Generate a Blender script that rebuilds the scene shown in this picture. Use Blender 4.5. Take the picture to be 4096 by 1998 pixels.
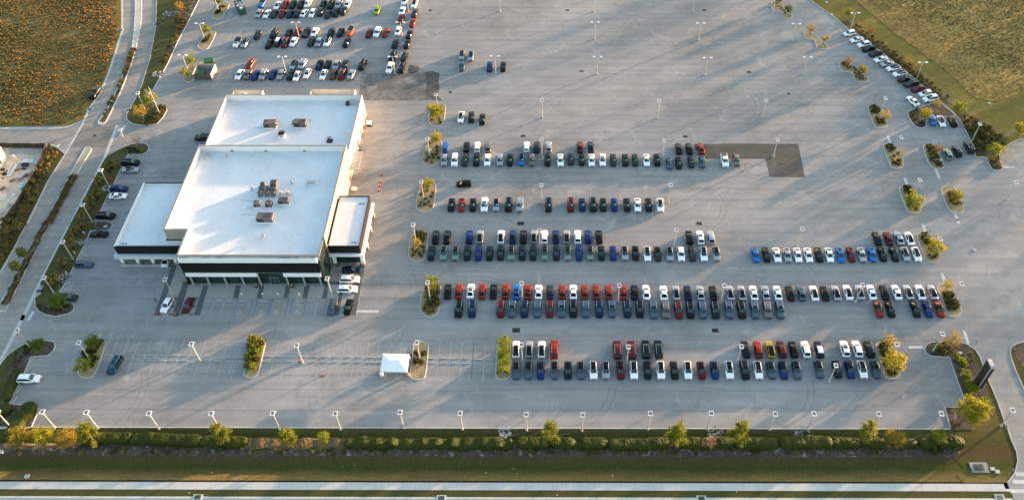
import bpy, math, random
import numpy as np
from mathutils import Vector, Matrix
from mathutils.geometry import tessellate_polygon

for o in list(bpy.data.objects):
    bpy.data.objects.remove(o)
SC = bpy.context.scene
COL = SC.collection
R = math.radians
random.seed(7)
rng = np.random.default_rng(7)

# ------------------------------------------------------------------ camera, sky, sun, exposure
CH = 168.0                                   # camera height over the lot, metres
FPX, PX, PY = 3424.53, 2190.58, 989.35
CR = Vector((0.99999499, 0.00298402, -0.00105772))
CU = Vector((-0.00148941, 0.73822869, 0.67454887))
CF = Vector((-0.0027937, 0.67454392, -0.73822944))
cam = bpy.data.cameras.new('camera')
camo = bpy.data.objects.new('camera', cam)
COL.objects.link(camo)
cam.sensor_width = 36.0
cam.lens = FPX / 4096 * 36
cam.shift_x = (2048 - PX) / 4096
cam.shift_y = (PY - 999) / 4096
cam.clip_start = 1.0
cam.clip_end = 5000
M = Matrix((CR, CU, -CF)).transposed().to_4x4()
M.translation = Vector((0, 0, CH))
camo.matrix_world = M
SC.camera = camo

SUN_AZ, SUN_EL = 33.0, 4.5                   # from +X towards +Y; degrees up
w = bpy.data.worlds.new('World')
SC.world = w
w.use_nodes = True
nt = w.node_tree
nt.nodes.clear()
sky = nt.nodes.new('ShaderNodeTexSky')
sky.sky_type = 'NISHITA'
sky.sun_disc = False
sky.sun_elevation = R(SUN_EL)
sky.sun_rotation = R(90 - SUN_AZ)
sky.air_density = 1.0
sky.dust_density = 1.5
sky.ozone_density = 1.2
bg = nt.nodes.new('ShaderNodeBackground')
bg.inputs['Strength'].default_value = 0.15
wo = nt.nodes.new('ShaderNodeOutputWorld')
nt.links.new(sky.outputs[0], bg.inputs[0])
nt.links.new(bg.outputs[0], wo.inputs[0])
sl = bpy.data.lights.new('sun', 'SUN')
sl.energy = 3.8
sl.angle = R(0.8)
sl.color = (1.0, 0.62, 0.36)
so = bpy.data.objects.new('sun', sl)
COL.objects.link(so)
sd = Vector((math.cos(R(SUN_AZ)) * math.cos(R(SUN_EL)), math.sin(R(SUN_AZ)) * math.cos(R(SUN_EL)), math.sin(R(SUN_EL))))
so.rotation_euler = sd.to_track_quat('Z', 'Y').to_euler()
SC.view_settings.view_transform = 'Standard'
SC.view_settings.look = 'None'
SC.view_settings.gamma = 1
SC.view_settings.exposure = 2.74

# ------------------------------------------------------------------ helpers
def G(u, v, z=0.0):
    d = CR * ((u - PX) / FPX) - CU * ((v - PY) / FPX) + CF
    t = (z - CH) / d.z
    return Vector((t * d.x, t * d.y, z))

# windows onto the survey photograph: origin and scale of each sketch sheet
ZM = dict(z1=(1700, 540, .39777), z2=(2100, 540, .39777), z3=(1600, 880, .39777), z4=(2400, 880, .39777), z5=(3096, 880, .39777),
          zF=(1900, 1320, .39777), zG=(2700, 1320, .39777), zR=(3300, 1320, .31663), zH=(700, 0, .39777), m4=(440, 340, .42952),
          zN=(400, 680, .47733), zP=(0, 0, .39777), zL=(0, 500, .31822), zM=(0, 880, .31822), zO=(0, 1250, .39777), zQ=(900, 1250, .39777),
          zS=(0, 1650, .3882), zT=(1000, 1650, .3882), zU=(2000, 1650, .3882), zV=(3096, 1650, .3882), zJ=(3096, 0, .39777),
          zK=(3396, 380, .39773), zI=(1500, 0, .44543), zW=(2500, 0, .39770), D=(0, 0, 1.59006), full=(0, 0, 1.0))
def P(s, x, y, z=0.0):
    a = ZM[s]
    return G(a[0] + x * a[2], a[1] + y * a[2], z)
def PL(s, pts, z=0.0):
    return [P(s, x, y, z) for x, y in pts]

class MB:
    def __init__(self):
        self.v = []; self.f = []; self.m = []
    def quad(self, a, b, c, d, m=0):
        n = len(self.v); self.v += [tuple(a), tuple(b), tuple(c), tuple(d)]; self.f.append((n, n + 1, n + 2, n + 3)); self.m.append(m)
    def poly(self, pts, m=0):
        n = len(self.v); self.v += [tuple(p) for p in pts]; self.f.append(tuple(range(n, n + len(pts)))); self.m.append(m)
    def box(self, x0, x1, y0, y1, z0, z1, m=0):
        n = len(self.v)
        self.v += [(x0, y0, z0), (x1, y0, z0), (x1, y1, z0), (x0, y1, z0), (x0, y0, z1), (x1, y0, z1), (x1, y1, z1), (x0, y1, z1)]
        for q in ((3, 2, 1, 0), (4, 5, 6, 7), (0, 1, 5, 4), (1, 2, 6, 5), (2, 3, 7, 6), (3, 0, 4, 7)):
            self.f.append(tuple(n + i for i in q)); self.m.append(m)
    def obox(self, c, ax, ay, z0, z1, m=0):         # oriented box: centre, half vectors in plan
        n = len(self.v)
        for z in (z0, z1):
            for sx, sy in ((-1, -1), (1, -1), (1, 1), (-1, 1)):
                self.v.append((c[0] + sx * ax[0] + sy * ay[0], c[1] + sx * ax[1] + sy * ay[1], z))
        for q in ((3, 2, 1, 0), (4, 5, 6, 7), (0, 1, 5, 4), (1, 2, 6, 5), (2, 3, 7, 6), (3, 0, 4, 7)):
            self.f.append(tuple(n + i for i in q)); self.m.append(m)
    def tube(self, pts, rad, seg=8, m=0, cap=True):
        pts = [Vector(p) for p in pts]
        n0 = len(self.v)
        for i, p in enumerate(pts):
            d = (pts[min(i + 1, len(pts) - 1)] - pts[max(i - 1, 0)]).normalized()
            a = d.cross(Vector((0, 0, 1)) if abs(d.z) < .9 else Vector((1, 0, 0))).normalized()
            b = d.cross(a)
            r = rad[i] if isinstance(rad, (list, tuple)) else rad
            for k in range(seg):
                t = 2 * math.pi * k / seg
                self.v.append(tuple(p + a * (r * math.cos(t)) + b * (r * math.sin(t))))
        for i in range(len(pts) - 1):
            for k in range(seg):
                k2 = (k + 1) % seg
                self.f.append((n0 + i * seg + k, n0 + i * seg + k2, n0 + (i + 1) * seg + k2, n0 + (i + 1) * seg + k)); self.m.append(m)
        if cap:
            self.f.append(tuple(n0 + k for k in range(seg))[::-1]); self.m.append(m)
            e = n0 + (len(pts) - 1) * seg
            self.f.append(tuple(e + k for k in range(seg))); self.m.append(m)
    def mesh(self, name, mats, smooth=None):
        me = bpy.data.meshes.new(name)
        me.from_pydata(self.v, [], self.f)
        for mt in (mats if isinstance(mats, (list, tuple)) else [mats]):
            me.materials.append(mt)
        if any(self.m):
            me.polygons.foreach_set('material_index', self.m)
        if smooth:
            me.polygons.foreach_set('use_smooth', [True] * len(self.f))
            me.set_sharp_from_angle(angle=R(smooth))
        me.update()
        return me
    def obj(self, name, mats, parent=None, smooth=None):
        o = bpy.data.objects.new(name, self.mesh(name, mats, smooth))
        COL.objects.link(o)
        if parent: o.parent = parent
        return o

def tag(o, label=None, cat=None, group=None, kind=None):
    if label: o['label'] = label
    if cat: o['category'] = cat
    if group: o['group'] = group
    if kind: o['kind'] = kind
    return o
def thing(name, label, cat, loc=(0, 0, 0), rz=0.0, group=None):
    o = bpy.data.objects.new(name, None)
    o.empty_display_size = .3
    COL.objects.link(o)
    o.location = loc; o.rotation_euler = (0, 0, rz)
    return tag(o, label, cat, group)
def put(name, me, parent=None, loc=(0, 0, 0), rz=0.0, sc=1.0):
    o = bpy.data.objects.new(name, me)
    COL.objects.link(o)
    if parent: o.parent = parent
    o.location = loc; o.rotation_euler = (0, 0, rz)
    o.scale = (sc, sc, sc) if isinstance(sc, (int, float)) else sc
    return o
def dup(root, loc, rz, label=None, group=None, sc=None):
    r = root.copy(); COL.objects.link(r)
    r.location = loc; r.rotation_euler = (0, 0, rz)
    if sc: r.scale = (sc, sc, sc)
    if label: r['label'] = label
    if group: r['group'] = group
    for ch in list(root.children):
        c = ch.copy(); COL.objects.link(c); c.parent = r
        for g in ch.children:
            d = g.copy(); COL.objects.link(d); d.parent = c
    return r
def spline(pts, n=4, closed=True):
    out = []
    N = len(pts)
    for i in range(N if closed else N - 1):
        p = [pts[(i + k) % N] if closed else pts[max(0, min(N - 1, i + k))] for k in (-1, 0, 1, 2)]
        for j in range(n):
            t = j / n
            out.append(0.5 * ((2 * p[1]) + (p[2] - p[0]) * t + (2 * p[0] - 5 * p[1] + 4 * p[2] - p[3]) * t * t + (3 * p[1] - p[0] - 3 * p[2] + p[3]) * t ** 3))
    if not closed: out.append(pts[-1])
    return out
def area2(p):
    return sum(p[i].x * p[(i + 1) % len(p)].y - p[(i + 1) % len(p)].x * p[i].y for i in range(len(p)))
def offset(p, d):                                # inward for counter-clockwise, closed
    out = []
    for i in range(len(p)):
        a, b, c = p[i - 1], p[i], p[(i + 1) % len(p)]
        e1 = (b - a).to_2d(); e2 = (c - b).to_2d()
        if e1.length < 1e-6 or e2.length < 1e-6:
            out.append(b.copy()); continue
        e1.normalize(); e2.normalize()
        n = Vector((-e1.y - e2.y, e1.x + e2.x))
        if n.length < 1e-6: n = Vector((-e1.y, e1.x))
        n.normalize()
        k = max(.5, n.dot(Vector((-e1.y, e1.x))))
        out.append(Vector((b.x + n.x * d / k, b.y + n.y * d / k, b.z)))
    return out
def sheet(name, pts, z, mat, kind='structure', parent=None):
    q = [Vector((p.x, p.y, z)) for p in pts]
    if area2(q) < 0: q.reverse()
    tris = tessellate_polygon([q])
    me = bpy.data.meshes.new(name)
    fs = []
    for a, b, c in tris:
        n = (q[b] - q[a]).cross(q[c] - q[a]).z
        fs.append((a, b, c) if n > 0 else (a, c, b))
    me.from_pydata([tuple(v) for v in q], [], fs)
    me.materials.append(mat)
    o = bpy.data.objects.new(name, me); COL.objects.link(o)
    if parent: o.parent = parent
    if kind: o['kind'] = kind
    return o
def kerb_ring(name, pts, mat, wd=.2, h=.13, z0=-.02):
    q = [Vector((p.x, p.y, 0)) for p in pts]
    if area2(q) < 0: q.reverse()
    i1 = offset(q, .03); i2 = offset(q, wd)
    b = MB(); n = len(q)
    for k in range(n):
        j = (k + 1) % n
        A = lambda p, z: (p.x, p.y, z)
        b.quad(A(q[k], z0), A(q[j], z0), A(i1[j], h), A(i1[k], h))
        b.quad(A(i1[k], h), A(i1[j], h), A(i2[j], h), A(i2[k], h))
        b.quad(A(i2[k], h), A(i2[j], h), A(i2[j], z0), A(i2[k], z0))
    o = b.obj(name, mat); o['kind'] = 'structure'
    return o, i2
def strip(b, pts, wd, z0, z1, m=0):              # a raised ribbon along an open path
    L = []; Rr = []
    for i, p in enumerate(pts):
        d = (pts[min(i + 1, len(pts) - 1)] - pts[max(i - 1, 0)]).to_2d().normalized()
        n = Vector((-d.y, d.x)) * (wd / 2)
        L.append((p.x + n.x, p.y + n.y)); Rr.append((p.x - n.x, p.y - n.y))
    for i in range(len(pts) - 1):
        a, c, d, e = L[i], L[i + 1], Rr[i + 1], Rr[i]
        b.quad((*e, z1), (*d, z1), (*c, z1), (*a, z1), m)
        if z0 < z1:
            b.quad((*a, z1), (*c, z1), (*c, z0), (*a, z0), m)
            b.quad((*e, z0), (*d, z0), (*d, z1), (*e, z1), m)

# ------------------------------------------------------------------ materials
MATS = {}
def mat(name, col, rough=.6, metal=0.0, spec=.5, coat=0.0, emis=None):
    if name in MATS: return MATS[name]
    m = bpy.data.materials.new(name); m.use_nodes = True
    p = m.node_tree.nodes['Principled BSDF']
    p.inputs['Base Color'].default_value = (*col, 1)
    p.inputs['Roughness'].default_value = rough
    p.inputs['Metallic'].default_value = metal
    p.inputs['Specular IOR Level'].default_value = spec
    p.inputs['Coat Weight'].default_value = coat
    p.inputs['Coat Roughness'].default_value = .06
    if emis:
        p.inputs['Emission Color'].default_value = (*emis[:3], 1); p.inputs['Emission Strength'].default_value = emis[3]
    MATS[name] = m
    return m
class NB:                                        # small node builder
    def __init__(self, name, rough=.85, spec=.3):
        self.m = bpy.data.materials.new(name); self.m.use_nodes = True
        self.t = self.m.node_tree; self.p = self.t.nodes['Principled BSDF']
        self.p.inputs['Roughness'].default_value = rough
        self.p.inputs['Specular IOR Level'].default_value = spec
        self.pos = self.t.nodes.new('ShaderNodeNewGeometry').outputs['Position']
        MATS[name] = self.m
    def scaled(self, sx, sy, sz=1.0, rz=0.0):
        n = self.t.nodes.new('ShaderNodeMapping'); n.inputs['Scale'].default_value = (sx, sy, sz); n.inputs['Rotation'].default_value = (0, 0, rz)
        self.t.links.new(self.pos, n.inputs[0]); return n.outputs[0]
    def noise(self, sc, det=6, ro=.6, vec=None, dist=0.0):
        n = self.t.nodes.new('ShaderNodeTexNoise'); n.inputs['Scale'].default_value = sc; n.inputs['Detail'].default_value = det
        n.inputs['Roughness'].default_value = ro; n.inputs['Distortion'].default_value = dist
        self.t.links.new(vec or self.pos, n.inputs['Vector']); return n.outputs['Fac']
    def voro(self, sc, feat='F1', out='Distance', vec=None):
        n = self.t.nodes.new('ShaderNodeTexVoronoi'); n.inputs['Scale'].default_value = sc; n.feature = feat
        self.t.links.new(vec or self.pos, n.inputs['Vector']); return n.outputs[out]
    def ramp(self, fac, stops):
        n = self.t.nodes.new('ShaderNodeValToRGB'); e = n.color_ramp.elements
        while len(e) < len(stops): e.new(.5)
        for k, (p, c) in enumerate(stops):
            e[k].position = p; e[k].color = (*c, 1) if isinstance(c, (tuple, list)) else (c, c, c, 1)
        self.t.links.new(fac, n.inputs[0]); return n.outputs[0]
    def mix(self, a, b, fac, mode='MIX'):
        n = self.t.nodes.new('ShaderNodeMix'); n.data_type = 'RGBA'; n.blend_type = mode
        def s(i, v):
            if isinstance(v, (int, float)): n.inputs[i].default_value = v
            elif isinstance(v, tuple): n.inputs[i].default_value = (*v, 1)
            else: self.t.links.new(v, n.inputs[i])
        s(0, fac); s(6, a); s(7, b); return n.outputs[2]
    def col(self, c):
        self.t.links.new(c, self.p.inputs['Base Color']); return self
    def rough(self, c):
        self.t.links.new(c, self.p.inputs['Roughness']); return self
    def bump(self, h, st=.5, d=.05):
        n = self.t.nodes.new('ShaderNodeBump'); n.inputs['Strength'].default_value = st; n.inputs['Distance'].default_value = d
        self.t.links.new(h, n.inputs['Height']); self.t.links.new(n.outputs[0], self.p.inputs['Normal']); return self

def asphalt(name, k=1.0, warm=0.0, ang=0.0, fade=None):
    b = NB(name, .9, .25)
    c0 = (.203 * k * (1 + warm), .201 * k, .195 * k * (1 - warm)); c1 = (.295 * k * (1 + warm), .293 * k, .286 * k * (1 - warm))
    base = b.ramp(b.noise(.03, 8, .66, dist=.5), [(.3, c0), (.68, c1)])
    streak = b.ramp(b.noise(1.0, 6, .65, b.scaled(.03, .55, 1, ang), .3), [(.28, .76), (.55, 1.0), (.75, 1.13)])
    base = b.mix(base, streak, .9, 'MULTIPLY')
    blot = b.ramp(b.noise(.09, 9, .74, dist=1.6), [(.32, .80), (.48, 1.0), (.62, 1.0), (.74, 1.16)])
    base = b.mix(base, blot, 1.0, 'MULTIPLY')
    pale = b.ramp(b.noise(.16, 9, .68, dist=1.2), [(.57, 0.0), (.66, 1.0)])
    base = b.mix(base, (.37 * k, .36 * k, .34 * k), b.mix((0, 0, 0), pale, .5))
    grain = b.ramp(b.noise(5.0, 4, .75), [(.3, .84), (.7, 1.14)])
    base = b.mix(base, grain, 1.0, 'MULTIPLY')
    spots = b.ramp(b.voro(.30), [(.0, 1.0), (.025, 1.0), (.06, 0.0)])
    base = b.mix(base, (.05, .048, .045), b.mix((0, 0, 0), spots, .6))
    stain = b.ramp(b.noise(.12, 8, .72, b.scaled(1, 1, 1, .4), 2.4), [(.60, 0.0), (.70, 1.0)])
    base = b.mix(base, (.145 * k, .138 * k, .13 * k), b.mix((0, 0, 0), stain, .55))
    dn = b.t.nodes.new('ShaderNodeTexNoise'); dn.inputs['Scale'].default_value = .5; b.t.links.new(b.pos, dn.inputs['Vector'])
    vm = b.t.nodes.new('ShaderNodeVectorMath'); vm.operation = 'MULTIPLY_ADD'; b.t.links.new(dn.outputs['Color'], vm.inputs[0]); vm.inputs[1].default_value = (2.2, 2.2, 0); b.t.links.new(b.pos, vm.inputs[2])
    crack = b.ramp(b.voro(.075, 'DISTANCE_TO_EDGE', vec=vm.outputs[0]), [(.0, 1.0), (.004, 1.0), (.011, 0.0)])
    cm = b.ramp(b.noise(.05, 3, .5), [(.50, 0.0), (.64, .45)])
    base = b.mix(base, (.15, .145, .138), b.mix(crack, cm, 1.0, 'MULTIPLY'))
    b.col(base)
    b.bump(b.noise(12, 3, .7), .05, .015)
    if fade:                                     # ragged, soaked-in edge of a stain
        tr = b.t.nodes.new('ShaderNodeBsdfTransparent'); mx = b.t.nodes.new('ShaderNodeMixShader')
        b.t.links.new(b.ramp(b.noise(fade, 7, .7, dist=1.5), [(.34, 0.0), (.64, .85)]), mx.inputs[0])
        out = [n for n in b.t.nodes if n.type == 'OUTPUT_MATERIAL'][0]
        b.t.links.new(tr.outputs[0], mx.inputs[1]); b.t.links.new(b.p.outputs[0], mx.inputs[2]); b.t.links.new(mx.outputs[0], out.inputs['Surface'])
    return b.m
A_LOT = asphalt('asphalt_lot')
A_ROAD = asphalt('asphalt_road', .95, .05, 1.15)
A_BOX = asphalt('asphalt_junction', .72, .08)
A_FRONT = asphalt('asphalt_street', .85, .09)
A_PATCH = asphalt('asphalt_patch', .31, .06)
A_DAMP = asphalt('asphalt_damp', .56, .03, 0, .16)
def concrete(name, c, v=.15, joint=None):
    b = NB(name, .85, .3)
    base = b.ramp(b.noise(.25, 8, .65, dist=.5), [(.3, tuple(x * (1 - v) for x in c)), (.7, tuple(x * (1 + v) for x in c))])
    base = b.mix(base, b.ramp(b.noise(4, 4, .7), [(.3, .85), (.7, 1.1)]), 1.0, 'MULTIPLY')
    b.col(base); return b.m
CONC = concrete('concrete', (.42, .42, .40))
KERB = concrete('kerb_concrete', (.46, .45, .42), .2)
WALK = concrete('sidewalk_concrete', (.46, .455, .43), .10)
PLAZA = concrete('plaza_concrete', (.31, .30, .27), .1)
CHARC = concrete('charcoal_paving', (.10, .105, .11), .15)
SAND = grassmat('bare_sand', [(.3, (.34, .28, .21)), (.5, (.50, .44, .35)), (.7, (.58, .53, .45))], .22, 3, .5, .2, patch=((.26, .20, .14), .25, .62)) if False else None
POLE = concrete('pole_concrete', (.40, .385, .35), .15)
def grassmat(name, stops, sc=.5, fine=5.0, bump=.35, bd=.12, patch=None):
    b = NB(name, .95, .15)
    base = b.ramp(b.noise(sc, 9, .68, dist=.6), stops)
    base = b.mix(base, b.ramp(b.noise(fine, 4, .75), [(.3, .6), (.7, 1.35)]), 1.0, 'MULTIPLY')
    if patch:
        pm = b.ramp(b.noise(patch[1], 8, .7, dist=1.0), [(patch[2], 0.0), (patch[2] + .07, 1.0)])
        base = b.mix(base, patch[0], pm)
    b.col(base)
    if bump: b.bump(b.noise(fine * .5, 6, .75), bump, bd)
    return b.m
def lawnmat(name, stops, patch=None):
    b = NB(name, .95, .12)
    base = b.ramp(b.noise(1.0, 9, .7, b.scaled(.11, .6), .8), stops)
    base = b.mix(base, b.ramp(b.noise(3.5, 5, .75, b.scaled(.6, 1.3)), [(.3, .55), (.7, 1.4)]), 1.0, 'MULTIPLY')
    if patch: base = b.mix(base, patch[0], b.ramp(b.noise(1.0, 8, .72, b.scaled(.10, .55), 1.2), [(patch[1], 0.0), (patch[1] + .06, .75)]))
    b.col(base); b.bump(b.noise(2.5, 6, .75), .4, .1); return b.m
SAND = grassmat('bare_sand', [(.3, (.34, .28, .21)), (.5, (.50, .44, .35)), (.7, (.58, .53, .45))], .22, 3, .5, .2, patch=((.26, .20, .14), .25, .60))
LAWN = lawnmat('lawn_grass', [(.3, (.075, .052, .025)), (.45, (.070, .062, .022)), (.58, (.052, .062, .015)), (.72, (.085, .07, .03))])
LAWN_G = lawnmat('lawn_green', [(.3, (.052, .045, .018)), (.5, (.040, .058, .012)), (.7, (.062, .068, .018))])
LAWN_B = lawnmat('lawn_worn', [(.3, (.11, .075, .035)), (.5, (.10, .085, .028)), (.7, (.15, .105, .05))], ((.26, .22, .18), .62))
VERGE = grassmat('verge_grass', [(.25, (.085, .06, .03)), (.45, (.07, .066, .022)), (.6, (.052, .056, .016)), (.75, (.11, .085, .04))], .3, patch=((.3, .27, .22), .35, .62))
MULCH = grassmat('mulch_bed', [(.3, (.045, .032, .025)), (.5, (.075, .055, .042)), (.7, (.12, .10, .085))], 1.1, 7, patch=((.25, .23, .21), .55, .56))
FIELD_L = grassmat('wild_field_soil', [(.28, (.085, .080, .024)), (.42, (.14, .108, .036)), (.58, (.205, .148, .054)), (.75, (.17, .125, .048))], .055, 2.2, .35, .2, patch=((.36, .31, .23), .07, .70))
FIELD_R = grassmat('dry_field_soil', [(.28, (.21, .145, .045)), (.5, (.27, .185, .058)), (.65, (.21, .155, .043)), (.8, (.29, .20, .07))], .06, 1.6, .3, .2)
MOWN = grassmat('mown_strip', [(.3, (.16, .115, .030)), (.5, (.145, .12, .026)), (.7, (.21, .155, .05))], .3, 3, .3, .1)
EARTH = grassmat('far_ground', [(.3, (.10, .08, .035)), (.6, (.14, .11, .05))], .02, 1.0, 0)
def gravelmat():
    b = NB('gravel', .9, .2)
    c = b.ramp(b.voro(5.0, out='Color'), [(.0, (.26, .19, .09)), (.5, (.42, .33, .18)), (1, (.58, .50, .36))])
    c = b.mix(c, b.ramp(b.voro(5.0), [(.0, 1.15), (.6, .55)]), 1.0, 'MULTIPLY')
    b.col(c); b.bump(b.voro(5.0), .6, .06)
    return b.m
GRAVEL = gravelmat()
def roofmat():
    b = NB('roof_membrane', .55, .35)
    c = b.ramp(b.noise(.12, 7, .6, dist=.6), [(.3, (.55, .585, .61)), (.65, (.63, .66, .68))])
    seam = b.t.nodes.new('ShaderNodeTexBrick')
    seam.inputs['Scale'].default_value = .28; seam.inputs['Mortar Size'].default_value = .006
    for i, v in ((1, .965), (2, 1.0), (3, .82)): seam.inputs[i].default_value = (v, v, v, 1)
    b.t.links.new(b.scaled(1, 2.6, 1, R(83)), seam.inputs['Vector'])
    c = b.mix(c, seam.outputs['Color'], .9, 'MULTIPLY')
    dirt = b.ramp(b.noise(.35, 9, .75, b.scaled(1.4, .6), 2.2), [(.56, 0.0), (.68, 1.0)])
    c = b.mix(c, (.42, .38, .37), b.mix((0, 0, 0), dirt, .42))
    pond = b.ramp(b.noise(.16, 6, .6, dist=1.5), [(.55, 0.0), (.57, .5), (.60, .12), (.7, 0.0)])
    c = b.mix(c, (.48, .46, .45), b.mix((0, 0, 0), pond, .5))
    b.col(c)
    return b.m
ROOF = roofmat()
def brickwall(name, c):
    b = NB(name, .85, .25)
    n = b.t.nodes.new('ShaderNodeTexBrick'); n.inputs['Scale'].default_value = 1.2; n.inputs['Mortar Size'].default_value = .02
    n.inputs[1].default_value = (*c, 1); n.inputs[2].default_value = (*[x * .85 for x in c], 1); n.inputs[3].default_value = (*[x * 1.1 for x in c], 1)
    mp = b.t.nodes.new('ShaderNodeCombineXYZ'); sp = b.t.nodes.new('ShaderNodeSeparateXYZ'); ad = b.t.nodes.new('ShaderNodeMath')
    b.t.links.new(b.pos, sp.inputs[0]); b.t.links.new(sp.outputs[0], ad.inputs[0]); b.t.links.new(sp.outputs[1], ad.inputs[1])
    b.t.links.new(ad.outputs[0], mp.inputs[0]); b.t.links.new(sp.outputs[2], mp.inputs[1]); b.t.links.new(mp.outputs[0], n.inputs['Vector'])
    b.col(b.mix(n.outputs['Color'], b.ramp(b.noise(.6, 6), [(.3, .85), (.7, 1.08)]), 1.0, 'MULTIPLY'))
    return b.m
BLOCK = brickwall('split_block', (.34, .30, .25))
STUCCO = concrete('cream_wall', (.66, .60, .50), .06)
WHITE = mat('white_panel', (.78, .79, .80), .4)
COPING = mat('coping', (.22, .21, .20), .5)
BLACK = mat('black_panel', (.006, .006, .007), .5, 0, .25)
GLASS = mat('green_glass', (.008, .030, .026), .06, 0, .7)
MULL = mat('mullion', (.03, .03, .03), .5)
STEEL = mat('steel', (.45, .46, .47), .4, .7)
GALV = mat('galvanised', (.38, .39, .40), .5, .4)
HVAC = concrete('unit_housing', (.125, .112, .110), .35)
DARKM = mat('dark_grille', (.02, .02, .022), .6)
ORANGE = mat('cone_orange', (.75, .09, .015), .5)
WOOD = mat('timber', (.30, .18, .08), .8)
RED = mat('sign_red', (.55, .02, .02), .5)
def fadedpaint(name, c, lo=.42):
    b = NB(name, .8, .3)
    k = b.ramp(b.noise(.8, 8, .75, dist=.6), [(lo, 0.0), (lo + .16, 1.0)])
    b.col(b.mix((.26, .262, .26), c, b.mix((.25, .25, .25), (1, 1, 1), k)))
    return b.m
LINE = fadedpaint('line_paint', (.52, .52, .52), .47)
LINEN = fadedpaint('stop_bar_paint', (.50, .50, .50), .36)
BLUEL = fadedpaint('blue_line_paint', (.05, .15, .34), .35)
DIM = fadedpaint('ghost_line_paint', (.42, .43, .43), .5)
def leafmat(name, c, t=.45, var=.35, big=None):
    b = NB(name, .7, .25)
    info = b.t.nodes.new('ShaderNodeObjectInfo').outputs['Random']
    k = b.ramp(b.noise(1.6, 3, .6), [(.25, 1 - var), (.75, 1 + var)])
    col = b.mix((c[0], c[1], c[2]), k, 1.0, 'MULTIPLY')
    if big: col = b.mix(col, b.ramp(b.noise(big, 6, .65, dist=.8), [(.3, (.7, .78, .65)), (.5, (1.05, 1.0, .9)), (.7, (1.5, 1.25, 1.0))]), 1.0, 'MULTIPLY')
    col = b.mix(col, b.ramp(info, [(0, (.85, .9, .8)), (1, (1.18, 1.05, 1.1))]), 1.0, 'MULTIPLY')
    b.col(col)
    tr = b.t.nodes.new('ShaderNodeBsdfTranslucent'); mx = b.t.nodes.new('ShaderNodeMixShader'); mx.inputs[0].default_value = t
    b.t.links.new(col, tr.inputs[0]); b.t.links.new(b.p.outputs[0], mx.inputs[1]); b.t.links.new(tr.outputs[0], mx.inputs[2])
    out = [n for n in b.t.nodes if n.type == 'OUTPUT_MATERIAL'][0]
    b.t.links.new(mx.outputs[0], out.inputs['Surface'])
    return b.m
L_OAK = leafmat('leaf_oak', (.19, .225, .018))
L_YEL = leafmat('leaf_yellow', (.25, .25, .018))
L_GOLD = leafmat('leaf_gold', (.26, .205, .028))
L_RUST = leafmat('leaf_rust', (.30, .16, .04))
L_GREEN = leafmat('leaf_green', (.10, .15, .018))
L_PINE = leafmat('needle', (.155, .175, .016))
L_SHRUB = leafmat('leaf_shrub', (.055, .066, .007), .3)
L_HEDGE = leafmat('leaf_hedge', (.034, .046, .002), .25)
L_OLIVE = leafmat('leaf_olive', (.10, .09, .022), .3)
L_BROWN = leafmat('leaf_brown', (.15, .11, .052), .3)
L_PALM = leafmat('palm_frond', (.10, .10, .02), .3)
L_PINK = leafmat('pink_bloom', (.30, .18, .14), .3)
L_STRAW = leafmat('straw', (.225, .168, .060), .4, .3, .05)
L_STRAW2 = leafmat('straw_olive', (.165, .140, .045), .4, .3, .05)
L_FIELD = leafmat('straw_field', (.31, .215, .07), .4, .25, .05)
BARK = concrete('bark', (.16, .125, .095), .3)

# ------------------------------------------------------------------ ground, roads, fields
def yv(v, u=2190): return G(u, v).y
def bandlawn():
    b_ = NB('front_lawn_bands', .95, .12)
    sp = b_.t.nodes.new('ShaderNodeSeparateXYZ'); b_.t.links.new(b_.pos, sp.inputs[0])
    n1 = b_.noise(1.0, 8, .7, b_.scaled(.09, .35), .8)
    ad = b_.t.nodes.new('ShaderNodeMath'); ad.operation = 'MULTIPLY_ADD'; b_.t.links.new(n1, ad.inputs[0]); ad.inputs[1].default_value = 5.0; b_.t.links.new(sp.outputs[1], ad.inputs[2])
    mr = b_.t.nodes.new('ShaderNodeMapRange'); b_.t.links.new(ad.outputs[0], mr.inputs[0]); mr.inputs[1].default_value = yv(1925) + 2.5; mr.inputs[2].default_value = yv(1713) + 2.5
    c = b_.ramp(mr.outputs[0], [(0, (.19, .13, .045)), (.10, (.125, .095, .032)), (.20, (.088, .07, .022)), (.28, (.045, .058, .010)), (.35, (.055, .055, .012)), (.44, (.070, .050, .022)), (.72, (.062, .047, .017)), (.80, (.055, .055, .013)), (.92, (.07, .068, .017)), (1, (.09, .072, .026))])  # yellow-brown end at the sidewalk has a sunlit tone put into the grass colour
    c = b_.mix(c, b_.ramp(b_.noise(3.0, 6, .78, b_.scaled(.5, 1.3)), [(.28, .45), (.72, 1.5)]), 1.0, 'MULTIPLY')
    wp = b_.ramp(b_.noise(1.0, 8, .72, b_.scaled(.10, .6), 1.2), [(.60, 0.0), (.68, .8)])
    near = b_.ramp(mr.outputs[0], [(.05, 1.0), (.24, 0.0)])
    c = b_.mix(c, (.26, .21, .17), b_.mix((0, 0, 0), b_.mix(wp, near, 1.0, 'MULTIPLY'), .8))
    b_.col(c); b_.bump(b_.noise(2.5, 6, .75), .45, .12); return b_.m
FL = bandlawn()
b = MB(); b.quad((-2500, -1500, -1.3), (2500, -1500, -1.3), (2500, 3500, -1.3), (-2500, 3500, -1.3))
tag(b.obj('ground', EARTH), kind='structure')
def yv(v, u=2190): return G(u, v).y
YK = yv(1713)                                     # front kerb of the lot
lot = [Vector((-330, YK, 0)), Vector((97.2, YK, 0)), Vector((97.2, 40, 0)), Vector((330, 40, 0)), Vector((330, 470, 0)), Vector((-330, 470, 0))]
sheet('parking_lot', lot, 0, A_LOT)
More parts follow.
